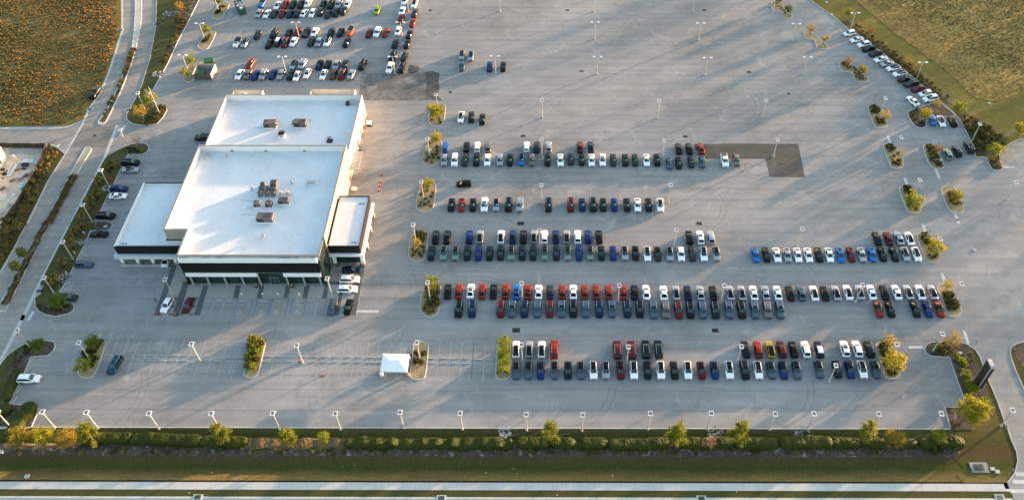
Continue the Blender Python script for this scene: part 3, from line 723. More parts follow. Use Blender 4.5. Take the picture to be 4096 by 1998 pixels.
# portico
px0, px1, py = -92.0, -57.6, 140.02
B = MB(); B.box(px0, px1, py, YF - .02, 8.92, 10.3); bp(B, 'fascia_crown', WHITE)
B = MB(); B.box(px0 + .35, px1 - .35, py + .2, YF - .05, 10.31, 10.33); bp(B, 'gutter_trough', concrete('stained_trough', (.45, .40, .37), .6))
B = MB(); B.box(px0 + .3, px1 - .1, py + .04, YF - .02, 5.2, 8.918); bp(B, 'fascia_panel', BLACK)
B = MB(); cx = [P('zN', v, 968).x for v in (790, 925, 1070, 1215, 1355, 1585, 1725, 1860)]
ex0, ex1 = cx[4], cx[5]
B.box(px0 + .4, ex0, py - .25, YF - .02, 3.95, 5.198); B.box(ex1 - .4, px1, py - .25, YF - .02, 3.95, 5.198); bp(B, 'fascia_base', WHITE)
B = MB(); B.box(ex0 + .01, ex1 - .41, py + .3, YF - .02, 4.75, 5.19); bp(B, 'entrance_header', STEEL)
for x in cx:
    B = MB(); B.tube([(x, py + .15, 0), (x, py + .15, 4.0)], .24, 14); bp(B, 'column', GALV, smooth=40)
def storefront(x0, x1, y, z0, z1, n, name='storefront_window', parent=bt):
    B = MB(); B.box(x0, x1, y - .05, y - .01, z0, z1); o = bp(B, name, GLASS, parent)
    F = MB()
    for k in range(n + 1):
        x = x0 + (x1 - x0) * k / n; F.box(x - .04, x + .04, y - .09, y - .051, z0, z1)
    for z in (z0 + .05, z0 + (z1 - z0) * .62, z1 - .05): F.box(x0 + .05, x1 - .05, y - .085, y - .052, z - .04, z + .04)
    bp(F, 'mullion', MULL, o)
allx = [XF + .1] + cx[1:-1] + [XE - .1]
for k in range(len(allx) - 1): storefront(allx[k] + .05, allx[k + 1] - .05, YF, .1, 4.7 if k == 4 else 3.94, 5)
B = MB(); xm = (ex0 + ex1) / 2; B.box(xm - 1.0, xm + 1.0, YF - .25, YF - .10, .05, 2.4); o = bp(B, 'entrance_door', GLASS)
B = MB(); B.box(xm - 1.08, xm - 1.0, YF - .27, YF - .1, 0, 2.5); B.box(xm + 1.0, xm + 1.08, YF - .27, YF - .1, 0, 2.5); B.box(xm - .05, xm + .05, YF - .27, YF - .251, 0, 2.4); B.box(xm - 1, xm + 1, YF - .27, YF - .1, 2.4, 2.5); bp(B, 'door_frame', STEEL, o)
# glazed corners
def glazed(x, y0, y1, z0, z1, sgn, n):
    B = MB(); a, c = sorted((x + sgn * .02, x + sgn * .1)); B.box(a, c, y0, y1, z0, z1); o = bp(B, 'corner_window', GLASS)
    F = MB(); a, c = sorted((x + sgn * .101, x + sgn * .16))
    for k in range(n + 1):
        y = y0 + (y1 - y0) * k / n; F.box(a, c, y - .05, y + .05, z0, z1)
    for k in range(6):
        z = z0 + (z1 - z0) * (k + .5) / 6; F.box(a, c - .005 if sgn > 0 else c, y0 + .06, y1 - .06, z - .04, z + .04)
    bp(F, 'mullion', MULL, o)
glazed(XE, YF + .1, 146.4, .1, 10.3, 1, 6); glazed(XF, YF + .1, 146.4, .1, 10.3, -1, 6)
for x0, x1 in ((px1 + .05, XE - .02), (XF + .05, px0 - .05)):
    B = MB(); B.box(x0, x1, py + .25, YF - .02, .1, 8.8); bp(B, 'return_window', GLASS)
B = MB(); B.box(XE + .02, XE + .35, 146.45, 147.1, 0, 11.6); bp(B, 'wall_fin', COPING)
B = MB(); B.box(XF - .35, XF - .02, 146.45, 147.1, 0, 10.64); bp(B, 'wall_fin', COPING)
# east pavilion
ex, pY0, pY1 = -48.55, 147.0, 165.3
E_ = [(XE + .36, pY0), (ex, pY0), (ex, pY1), (XE + .36, pY1)]
B = MB(); walls(B, E_, 7.6, .14, 4.86); bp(B, 'pavilion_fascia', BLACK)
sheet('pavilion_roof', [Vector((x, y, 0)) for x, y in offset([Vector((a, c_, 0)) for a, c_ in E_], .13) and [(v.x, v.y) for v in offset([Vector((a, c_, 0)) for a, c_ in E_], .13)]], 0, ROOF, None, bt).location = (77, -165, 7.3)
B = MB(); B.box(XE + .4, ex + .85, pY0 - .7, pY1 + .1, 4.25, 4.85); bp(B, 'pavilion_canopy', WHITE)
for p in ((XE + 1.1, pY0 + .4), (ex - .1, pY0 + .4), (ex - .1, 153.2), (ex - .1, 159.3), (ex - .1, pY1 - .5)):
    B = MB(); B.box(p[0] - .4, p[0] + .4, p[1] - .4, p[1] + .4, .9, 4.25); o = bp(B, 'pavilion_column', WHITE)
    B = MB(); B.box(p[0] - .46, p[0] + .46, p[1] - .46, p[1] + .46, 0, .9); bp(B, 'column_plinth', BLOCK, o)
storefront(XE + 1.6, ex - .6, pY0 + 1.2, .1, 4.2, 6, 'pavilion_window')
B = MB(); B.box(ex - 1.2, ex - 1.1, pY0 + 1.25, pY1 - .3, .1, 4.24); bp(B, 'pavilion_window', GLASS)
B = MB(); B.box(XE + .4, ex - 1.2, pY1 - .3, pY1, 0, 4.24); bp(B, 'pavilion_wall', BLOCK)
# west drive-through
wx, wy0, wy1 = -111.4, 147.2, 171.0
W_ = [(wx, wy0), (XF - .38, wy0), (XF - .38, YN - .02), (XW - .02, YN - .02), (XW - .02, wy1), (wx, wy1)]
B = MB(); walls(B, W_, 6.95, .4, 4.21); bp(B, 'carport_fascia', BLACK)
B = MB()
i = offset([Vector((a, c_, 0)) for a, c_ in W_], .41)
for k in range(6):
    j = (k + 1) % 6; B.quad((i[j].x, i[j].y, 6.2), (i[k].x, i[k].y, 6.2), (i[k].x, i[k].y, 6.9), (i[j].x, i[j].y, 6.9))
B.box(wx - .02, wx + .42, wy0 + .1, wy1, 6.951, 6.98)
bp(B, 'carport_parapet', INNER)
sheet('carport_roof', i, 0, ROOF, None, bt).location = (77, -165, 6.45)
B = MB(); B.box(wx - .75, XF - .4, wy0 - .8, wy1 + .1, 3.05, 4.2); bp(B, 'carport_canopy', concrete('canopy_grey', (.50, .53, .57), .06))
for v in (200, 328, 455, 645):
    x = P('zN', v, 793).x
    B = MB(); B.box(x - .35, x + .35, wy0 + .05, wy0 + .75, .8, 3.04); o = bp(B, 'carport_column', WHITE)
    B = MB(); B.box(x - .42, x + .42, wy0 - .02, wy0 + .82, 0, .8); bp(B, 'column_plinth', BLOCK, o)
B = MB(); B.box(wx + .1, wx + .3, wy0 + 3, wy1, 0, 3.04); B.box(wx + .31, XW - .1, wy1 - .3, wy1 - .05, 0, 3.04); bp(B, 'carport_wall', BLOCK)
B = MB(); B.box(wx - .3, XW - 1, wy0 - .6, wy0 - .1, -.05, .14); tag(B.obj('carport_kerb', KERB), kind='structure')

# ---- things standing on the roofs
def unit(name, lab, pos, z, sx, sy, sz, fans, rz=0, hood=0, body=HVAC):
    t = thing(name, lab, 'air conditioner', (pos.x, pos.y, z), rz, 'rooftop air conditioning units'); t.scale = (.80, .80, .80)
    B = MB(); B.box(-sx / 2, sx / 2, -sy / 2, sy / 2, .3, sz); B.obj('housing', body, t)
    B = MB(); B.box(-sx / 2 - .1, sx / 2 + .1, -sy / 2 - .1, sy / 2 + .1, 0, .29); B.obj('kerb_frame', WHITE, t)
    for fx, fy, r in fans:
        B = MB(); B.tube([(fx, fy, sz + .005), (fx, fy, sz + .12)], r, 12); o = B.obj('fan', DARKM, t)
        B = MB(); B.tube([(fx, fy, sz + .12), (fx, fy, sz + .17)], r * .25, 8); B.obj('fan_hub', GALV, o)
    B = MB(); B.box(-sx / 2 + .1, sx / 2 - sx * .55, -sy / 2 - .02, -sy / 2 - .005, .45, sz - .15); B.obj('coil_grille', DARKM, t)
    if hood:
        B = MB(); h = hood * sx / 2
        B.poly([(h, -sy / 2 + .1, sz - .1), (h + hood * .9, -sy / 2 + .1, sz - .7), (h + hood * .9, sy / 2 - .1, sz - .7), (h, sy / 2 - .1, sz - .1)])
        B.poly([(h, -sy / 2 + .1, sz - .1), (h, -sy / 2 + .1, sz - 1.1), (h + hood * .9, -sy / 2 + .1, sz - .7)]); B.poly([(h, sy / 2 - .1, sz - .1), (h + hood * .9, sy / 2 - .1, sz - .7), (h, sy / 2 - .1, sz - 1.1)])
        B.obj('intake_hood', HVAC, t)
    return t
RZ = 8.6; RB = 5.9
m4 = lambda x, y, z: P('m4', x, y, z)
unit('rooftop_unit', 'brown rooftop unit with fans at its left end, rear roof', m4(1500, 385, RB), RB, 4.4, 2.6, 2.3, [(-1.7, .6, .38), (-1.7, -.4, .38), (-.9, .6, .38)], 0, 1)
unit('rooftop_unit', 'brown rooftop unit with fans at its right end, rear roof', m4(1780, 380, RB), RB, 4.4, 2.6, 2.3, [(1.7, .6, .38), (1.7, -.4, .38), (.9, .6, .38)], 0, -1)
unit('rooftop_unit', 'widest brown rooftop unit with four fans, front roof', m4(1455, 1255, RZ), RZ, 5.2, 2.9, 2.1, [(.6, .7, .4), (1.7, .7, .4), (.6, -.5, .4), (1.7, -.5, .4)])
unit('rooftop_unit', 'brown rooftop unit with three fans right of the small condensers', m4(1625, 1095, RZ), RZ, 3.4, 2.0, 1.8, [(.2, .4, .3), (1.1, .4, .3), (1.1, -.4, .3)])
unit('rooftop_unit', 'squarish brown rooftop unit, left one below the condenser cluster', m4(1378, 1125, RZ), RZ, 2.0, 2.0, 1.8, [(-.4, .2, .42)])
unit('rooftop_unit', 'squarish brown rooftop unit, middle one below the condenser cluster', m4(1487, 1125, RZ), RZ, 2.1, 2.0, 1.8, [(.3, .5, .42)])
unit('rooftop_unit', 'tall dark rooftop unit at the top of the condenser cluster', m4(1535, 940, RZ), RZ, 2.0, 2.1, 2.0, [(-.4, .5, .34), (.5, .5, .34), (-.4, -.4, .34), (.5, -.4, .34)], body=mat('dark_housing', (.10, .085, .08), .5))
for k, (x, y, wh) in enumerate(((1430, 945, 'top left'), (1416, 985, 'middle row left'), (1480, 985, 'middle row centre'), (1538, 985, 'middle row right'), (1404, 1028, 'bottom row left'), (1467, 1028, 'bottom row centre'), (1527, 1028, 'bottom row right'))):
    t = thing('condenser_unit', f'small cube condenser with round fan, {wh} of the front roof cluster', 'air conditioner', m4(x, y, RZ), 0, 'small condensers clustered on the front roof')
    B = MB(); B.box(-.55, .55, -.5, .5, .35, 1.35); B.obj('housing', mat('cond_grey', (.13, .115, .11), .5), t)
    B = MB(); B.tube([(0, 0, 1.351), (0, 0, 1.45)], .4, 12); B.obj('fan', DARKM, t)
    B = MB()
    for sx in (-.5, .5): B.box(sx - .06, sx + .06, -.9, .5, 0, .34)
    B.obj('stand', GALV, t)
def vent(lab, pos, parts, cat='roof vent'):
    t = thing('roof_vent', lab, cat, pos)
    for nm, B, mt in parts: B.obj(nm, mt, t, 40)
B1 = MB(); B1.tube([(0, 0, .3), (0, 0, 1.1), (0, 0, 1.5)], [.85, 1.1, 1.15], 16, cap=False); B2 = MB(); B2.tube([(0, 0, .31), (0, 0, .9)], .8, 16); B3 = MB(); B3.box(-1, 1, -1, 1, 0, .3)
vent('round upblast exhaust fan with open top on the rear roof', m4(1604, 480, RB), (('shroud', B1, STEEL), ('throat', B2, DARKM), ('kerb_frame', B3, WHITE)), 'exhaust fan')
for lab, x, y, z, sx, sy in (('flat grey vent cap near the east parapet of the front roof', 1877, 925, RZ, 1.1, .55), ('boxy grey vent in the north west corner of the front roof', 912, 670, RZ, .75, .7), ('small tan vent standing alone at the front of the roof', 0, 0, RZ, .4, .3)):
    p = m4(x, y, z) if x else P('zN', 1373, 560, RZ)
    B1 = MB(); B1.box(-sx, sx, -sy, sy, .45, .95); B2 = MB(); B2.box(-sx * .7, sx * .7, -sy * .7, sy * .7, 0, .449)
    vent(lab, p, (('cap', B1, GALV), ('base', B2, WHITE)))
for lab, x, y, z in (('small round pipe vent near the north west corner of the front roof', 1090, 672, RZ), ('small round pipe vent above the round exhausts on the front roof', 1694, 918, RZ), ('tiny pipe vent left of the condenser cluster', 1325, 985, RZ)):
    B1 = MB(); B1.tube([(0, 0, 0), (0, 0, .9)], .22, 10); B2 = MB(); B2.tube([(0, 0, .9), (0, 0, 1.2)], .38, 10)
    vent(lab, m4(x, y, z), (('pipe', B1, GALV), ('cap', B2, STEEL)))
t = thing('roof_hatch', 'open dark roof hatch near the east parapet of the rear roof', 'roof hatch', m4(2048, 525, RB))
B = MB(); B.box(-.8, .8, -.7, .7, 0, .4); B.obj('hatch_frame', DARKM, t); B = MB(); B.box(-.8, .4, .55, .65, .41, 1.3); B.obj('hatch_lid', GALV, t)
t = thing('exhaust_pair', 'pair of pale round exhaust fans joined by a pipe on the front roof', 'exhaust fan', m4(1625, 1015, RZ))
for x in (-.9, .9):
    B = MB(); B.tube([(x, 0, 0), (x, 0, .7), (x, 0, 1.2)], [.35, .45, .55], 12); B.obj('exhaust_fan', mat('beige_metal', (.5, .42, .34), .5), t, 40)
B = MB(); B.tube([(-1, -.3, .3), (2.4, -.5, .3)], .09, 8); B.obj('pipe', GALV, t)
t = thing('roof_duct', 'grey duct bending along the north east corner of the rear roof', 'duct', m4(2215, 185, RB))
B = MB(); B.tube([(0, .3, .4), (2.2, .3, .5), (4.2, .2, .5), (4.5, -.6, .5)], .28, 8); B.obj('duct_run', GALV, t, 40); B = MB(); B.box(-.5, .5, -.5, .8, 0, .9); B.obj('duct_box', DARKM, t)
t = thing('parapet_ladder', 'pale ladder leaning over the north parapet of the rear roof', 'ladder', m4(1275, 150, RB))
B = MB()
for x in (-.3, .3): B.tube([(x, -.1, 0), (x, .9, 2.6)], .06, 6)
B.obj('rail', WHITE, t); B = MB()
for k in range(7): B.tube([(-.3, -.1 + .14 * k, .35 * k + .1), (.3, -.1 + .14 * k, .35 * k + .1)], .035, 6)
B.obj('rung', WHITE, t)
B = MB()
for q in ([(1215, 1068), (1330, 1078)], [(1270, 1140), (1340, 1146)], [(1225, 1206), (1372, 1210)], [(1335, 402), (1435, 398)], [(1840, 328), (1885, 330)]):
    B.tube([m4(*q[0], (RB if q[0][1] < 500 else RZ)) + Vector((0, 0, .12)), m4(*q[1], (RB if q[0][1] < 500 else RZ)) + Vector((0, 0, .12))], .05, 6)
tag(B.obj('conduit', GALV), 'thin grey conduit runs laid across the white roofs', 'conduit')
for lab, s, x, y, z in (('pair of dark roof drains near the front edge of the west carport roof', 'zN', 203, 617, 6.45), ('pair of dark drains at the front of the east pavilion roof', 'zN', 2126, 607, 7.3), ('pair of dark drains at the back of the east pavilion roof', 'zN', 2193, 283, 7.3)):
    p = P(s, x, y, z); B = MB()
    for dx in (-.4, .4): B.tube([(dx, 0, .003), (dx, 0, .06)], .26, 12)
    o = B.obj('roof_drain', DARKM); o.location = p; tag(o, lab, 'roof drain', 'paired roof drains')
for lab, s, x, y, z in (('small parapet scupper light near the north west corner of the front roof', 'm4', 1120, 612, 9.6), ('small parapet scupper left of the step in the front roof parapet', 'm4', 1437, 610, 9.6), ('small parapet scupper right of the step in the front roof parapet', 'm4', 1795, 632, 9.6), ('small parapet scupper at the middle of the rear roof parapet', 'm4', 1632, 160, 6.2), ('small parapet scupper left on the rear roof parapet', 'm4', 1338, 162, 6.2), ('small parapet scupper right on the rear roof parapet', 'm4', 1866, 156, 6.2)):
    p = P(s, x, y, z); B = MB(); B.box(-.35, .35, -.25, .0, -.4, -.05); B.box(-.45, .45, -.05, .0, -.5, .1)
    o = B.obj('scupper', mat('scupper_tan', (.35, .27, .2), .6)); o.location = Vector((p.x, (YM if z > 8 else YB) - .37, z - .6)); tag(o, lab, 'scupper', 'parapet scuppers')

# ------------------------------------------------------------------ light poles
H = 6.6
def pole_proto(name, two):
    t = thing(name, 'light pole', 'light pole', (0, 0, 0), 0, 'light poles over the car park')
    B = MB(); B.tube([(0, 0, 0), (0, 0, 2), (0, 0, H - .1)], [.17, .15, .10], 10); B.obj('pole', POLE, t, 40)
    B = MB(); B.tube([(0, 0, 0), (0, 0, .35)], .30, 10); B.obj('pole_base', CONC, t, 40)
    if two:
        B = MB(); B.tube([(-.9, 0, H), (.9, 0, H)], .06, 6); B.obj('arm', GALV, t)
        for s in (-1, 1):
            B = MB(); x = s * 1.15; B.box(x - .42, x + .42, -.3, .3, H - .06, H + .12); B.obj('lamp_head', mat('lamp_white', (.56, .57, .59), .4), t)
    else:
        B = MB(); B.box(-.35, .35, -.40, .40, H - .04, H + .06); B.obj('arm', mat('lamp_arm', (.20, .15, .13), .5), t)
        for s in (-1, 1):
            B = MB(); B.box(-.48, .48, s * .50 - .11, s * .50 + .11, H - .07, H + .13); B.obj('lamp_head', mat('lamp_white', (.56, .57, .59), .4), t)
            B = MB(); B.box(s * .42 - .06, s * .42 + .06, -.385, .385, H - .06, H + .12); B.obj('side_bar', mat('lamp_white', (.56, .57, .59), .4), t)
    return t
ORD = ['first', 'second', 'third', 'fourth', 'fifth', 'sixth', 'seventh', 'eighth', 'ninth', 'tenth', 'eleventh', 'twelfth', 'thirteenth', 'fourteenth', 'fifteenth', 'sixteenth', 'seventeenth', 'eighteenth', 'nineteenth', 'twentieth']
PSQ = [None]; PT2 = [None]
def lamp(p, lab, two=False):
    ref = PT2 if two else PSQ
    if ref[0] is None:
        ref[0] = pole_proto('twin_arm_light' if two else 'square_head_light', two); ref[0].location = (p.x, p.y, 0); ref[0]['label'] = lab
        return ref[0]
    return dup(ref[0], (p.x, p.y, 0), 0, lab)
fr = [('zO', 553, 1155), ('zO', 985, 1160), ('zO', 1600, 1170), ('zO', 2210, 1172), ('zQ', 550, 1168), ('zQ', 1163, 1172), ('zQ', 1797, 1158), ('zQ', 2387, 1170), ('zF', 520, 1005), ('zF', 1075, 1010), ('zF', 1737, 995), ('zF', 2335, 995), ('zG', 950, 1000), ('zG', 1330, 998), ('zG', 1965, 1000), ('zR', 1345, 1253)]
fr = [q for i_, q in enumerate(fr) if i_ not in ()]
for k, q in enumerate(fr): lamp(P(*q), f'light pole on the front lawn kerb, {ORD[k]} from the left along that kerb')
lamp(P('zO', 118, 1160), 'light pole by the hedge at the far lower left corner')
for q, lab in ((('z1', 1175, 217), 'light pole between the parked rows behind the lone black hatchback'), (('z1', 1173, 677), 'light pole behind the single row of cars, left of its gap'), (('z3', 1402, 277), 'light pole between back to back rows, beside a white suv'),
               (('z2', 1378, 232), 'light pole left of the dark resurfaced patch, among the cars'), (('z2', 1440, 677), 'light pole just past the right end of the single row'), (('z4', 740, 272), 'light pole left of the three cars parked apart on the right'),
               (('z3', 303, 795), 'light pole on the planted island left of the red sedan row'), (('z3', 160, 222), 'light pole on the left island two rows behind the red sedans'), (('z3', 1228, 805), 'light pole beside the blue sedan in the red sedan row'), (('z3', 2190, 828), 'light pole near the right end of the red sedans'),
               (('z4', 1210, 830), 'light pole among the silver fastbacks with black roofs'), (('z5', 820, 823), 'light pole among the white fastbacks near the right island'), (('z4', 1980, 262), 'light pole in the gap behind the small blue and white sedans'),
               (('zF', 473, 312), 'light pole beside the white suv near the three bush island'), (('zF', 1523, 332), 'light pole between maroon suvs in the front double row'), (('zG', 622, 328), 'light pole left of the yellow suv'), (('zG', 1548, 518), 'light pole in front of the dark suv at the front row right end'),
               (('zO', 2010, 480), 'light pole in the empty stalls, left of the long shrub island'), (('zO', 903, 466), 'light pole on the leftmost island of the empty front stalls'), (('zQ', 780, 495), 'light pole with an orange cone at its foot'), (('zQ', 1960, 466), 'light pole on the gravel island beside the white tent'),
               (('zO', 298, 345), 'light pole on the mulch bed at the left entrance'), (('zN', 617, 1058), 'light pole behind the white suv at the plaza left corner'), (('zN', 1945, 1050), 'light pole at the plaza right corner by two parked cars'),
               (('zM', 920, 490), 'light pole on the left verge beside the steel blue suv'), (('zM', 695, 938), 'light pole on the left verge near its lower tip'), (('zL', 1163, 1220), 'light pole on the left verge by the lower black suv'), (('zL', 1380, 785), 'light pole on the left verge behind the blue suv'), (('zL', 1610, 276), 'light pole on the mulch tip at the junction'), (('m4', 328, 236), 'light pole left of the flagpole'),
               (('D', 1081, 393), 'light pole on the island beside the green utility cabinet'), (('D', 1066, 501), 'light pole on the left island behind the single car row'), (('zI', 565, 1005), 'light pole in the tree on the northernmost left island'),
               (('zI', 1501, 1057), 'light pole standing alone in the open asphalt, left of centre'), (('zW', 325, 1188), 'light pole standing alone in the open asphalt, centre'), (('zW', 1380, 1185), 'light pole standing alone in the open asphalt, right'),
               (('zK', 305, 207), 'light pole on the topmost island of the right column'), (('zK', 457, 600), 'light pole on the second island of the right column'), (('zK', 637, 1028), 'light pole on the third island of the right column'), (('zK', 1235, 467), 'light pole by the fence corner behind three cars'), (('zK', 1585, 1053), 'light pole standing alone in the right overflow lot'),
               (('z5', 1585, 362), 'light pole in the tree of the island right of the white fastbacks'), (('z5', 1795, 810), 'light pole on the juniper covered island'), (('zR', 800, 386), 'light pole on the island at the right end of the front rows'), (('zR', 1368, 256), 'light pole on the planting bed behind the pylon sign'), (('zR', 2220, 1208), 'light pole beside the exit drive'),
               (('D', 1945, 394), 'light pole on the dark resurfaced patch')):
    lamp(P(*q), lab)
for q, lab in ((('zH', 300, 406), 'twin arm light on the second island of the rear left lot'), (('zH', 1253, 396), 'twin arm light among the second car block of the rear left lot'), (('zH', 1122, 741), 'twin arm light among the cars closest behind the building'), (('zH', 135, 726), 'twin arm light beside the walled dumpster enclosure'),
               (('zH', 2213, 741), 'twin arm light next to the nearest white suv of the paired column'), (('zH', 2288, 394), 'twin arm light in the middle of the paired car column'), (('zH', 2348, 118), 'twin arm light near the top of the paired car column'), (('zH', 440, 116), 'twin arm light on the topmost island of the rear left lot'), (('zH', 1348, 97), 'twin arm light among the topmost cars of the rear left lot'),
               (('zI', 1122, 105), 'twin arm light at the top edge, left one in the open asphalt'), (('zI', 1963, 108), 'twin arm light at the top edge, middle one in the open asphalt'), (('zW', 682, 122), 'twin arm light at the top edge, right one in the open asphalt'), (('zW', 1488, 114), 'twin arm light on the topmost right island'),
               (('zI', 1971, 352), 'twin arm light, upper left one of four in the open asphalt'), (('zI', 1992, 665), 'twin arm light, lower left one of four in the open asphalt'), (('zI', 1084, 658), 'twin arm light between the blue and the black suv'),
               (('zW', 738, 404), 'twin arm light, upper right one of four in the open asphalt'), (('zW', 804, 754), 'twin arm light, lower right one of four in the open asphalt'), (('zW', 1682, 410), 'twin arm light left of the bare gravel island'), (('zW', 1793, 748), 'twin arm light left of the island with a rusty tree'),
               (('zJ', 768, 300), 'twin arm light at the top of the diagonal white car row'), (('zJ', 1432, 800), 'twin arm light behind the lower diagonal cars')):
    lamp(P(*q), lab, True)

# ------------------------------------------------------------------ vehicles
def lerp(pts, x):
    for (x0, z0), (x1, z1) in zip(pts, pts[1:]):
        if x <= x0 and x >= x1: return z0 + (z1 - z0) * (x0 - x) / max(x0 - x1, 1e-6)
    return pts[0][1] if x > pts[0][0] else pts[-1][1]
KINDS = {
    's': dict(L=4.62, W=1.86, deck=[(2.31, .80), (2.1, .90), (1.0, 1.03), (-.5, 1.06), (-2.2, 1.08), (-2.31, 1.02)], cow=1.05, rf=.30, rr=-1.62, tl=-2.18, zr=(1.55, 1.64, 1.54), wf=1.42, wr=-1.36, r=.36, top=.73),
    'S': dict(L=4.98, W=1.99, deck=[(2.49, .92), (2.3, 1.02), (1.15, 1.13), (-.5, 1.14), (-2.38, 1.14), (-2.49, 1.06)], cow=1.22, rf=.50, rr=-1.98, tl=-2.40, zr=(1.68, 1.77, 1.69), wf=1.52, wr=-1.45, r=.39, top=.76),
    'x': dict(L=4.18, W=1.80, deck=[(2.09, .82), (1.9, .93), (1.0, 1.02), (-.5, 1.05), (-1.98, 1.06), (-2.09, 1.0)], cow=1.08, rf=.42, rr=-1.78, tl=-2.02, zr=(1.55, 1.63, 1.56), wf=1.28, wr=-1.27, r=.34, top=.76),
    'c': dict(L=4.72, W=1.85, deck=[(2.36, .68), (2.1, .78), (1.0, .92), (-.5, .96), (-1.85, 1.0), (-2.28, .98), (-2.36, .9)], cow=1.10, rf=.25, rr=-.95, tl=-1.82, zr=(1.36, 1.44, 1.38), wf=1.45, wr=-1.38, r=.34, top=.71),
    'p': dict(L=5.5, W=1.95, deck=[(2.75, .95), (2.55, 1.05), (1.5, 1.15), (-.7, 1.15), (-2.7, 1.12), (-2.75, 1.10)], cow=1.45, rf=.80, rr=-.45, tl=-.72, zr=(1.72, 1.80, 1.76), wf=1.75, wr=-1.72, r=.41, top=.74),
    'j': dict(L=4.4, W=1.86, deck=[(2.2, .98), (2.1, 1.05), (1.0, 1.10), (-.5, 1.10), (-2.12, 1.10), (-2.2, 1.04)], cow=.88, rf=.62, rr=-1.98, tl=-2.10, zr=(1.76, 1.80, 1.78), wf=1.38, wr=-1.35, r=.42, top=.80),
}
TYRE = mat('tyre', (.012, .012, .012), .8); RIM = mat('alloy', (.40, .41, .42), .35, .8); RIMD = mat('dark_alloy', (.03, .03, .03), .4, .5)
CGLASS = mat('car_glass', (.003, .006, .007), .04, 0, .3); WSGL = mat('windscreen_glass', (.016, .032, .030), .05, 0, .8); TRIM = mat('black_trim', (.012, .012, .013), .5)  # windscreen tint carries sky reflection and lit dashboards in its base colour
HEAD = mat('headlight', (.62, .64, .68), .12, 0, .7); TAIL = mat('tail_light', (.35, .008, .008), .2, 0, .6)
CHROME = mat('roof_rail', (.62, .62, .62), .25, .9); STICK = mat('window_sticker', (.35, .75, .12), .5); STICKW = mat('white_sticker', (.75, .75, .78), .5)
ROOFD = mat('glass_roof', (.003, .003, .003), .12, 0, .2)
PAINT = dict(w=('white', (.80, .81, .82), .3, 0), l=('silver', (.36, .38, .41), .3, .55), G=('bronze grey', (.17, .155, .15), .3, .5), g=('dark grey', (.024, .027, .033), .26, .3), k=('black', (.0025, .0025, .0025), .2, 0), t=('dark teal', (.004, .010, .014), .22, .1),
             r=('bright red', (.22, .015, .005), .28, .1), R=('maroon', (.10, .007, .008), .26, .2), b=('royal blue', (.004, .020, .125), .26, .2), q=('deep teal', (.006, .060, .095), .26, .2), n=('navy', (.003, .013, .05), .25, .2), B=('sky blue', (.010, .13, .42), .28, .1), o=('sage green', (.17, .23, .20), .3, .3), y=('yellow', (.42, .29, .02), .28, .1),
             e=('lime green', (.25, .36, .03), .3, .1), O=('orange', (.60, .09, .01), .3, 0), m=('brown', (.10, .055, .03), .3, .4), E=('forest green', (.012, .030, .016), .28, .2), T=('steel blue', (.07, .105, .15), .28, .4))
PM = {k: mat('paint_' + v[0].replace(' ', '_'), v[1], v[2], v[3], .22, .14) for k, v in PAINT.items()}
CARNAME = dict(s='parked_suv', S='parked_large_suv', x='parked_hatchback', c='parked_sedan', p='parked_pickup', j='parked_off_roader')
CARCAT = dict(s='suv', S='large suv', x='hatchback', c='sedan', p='pickup', j='off-roader')
GEO = {}
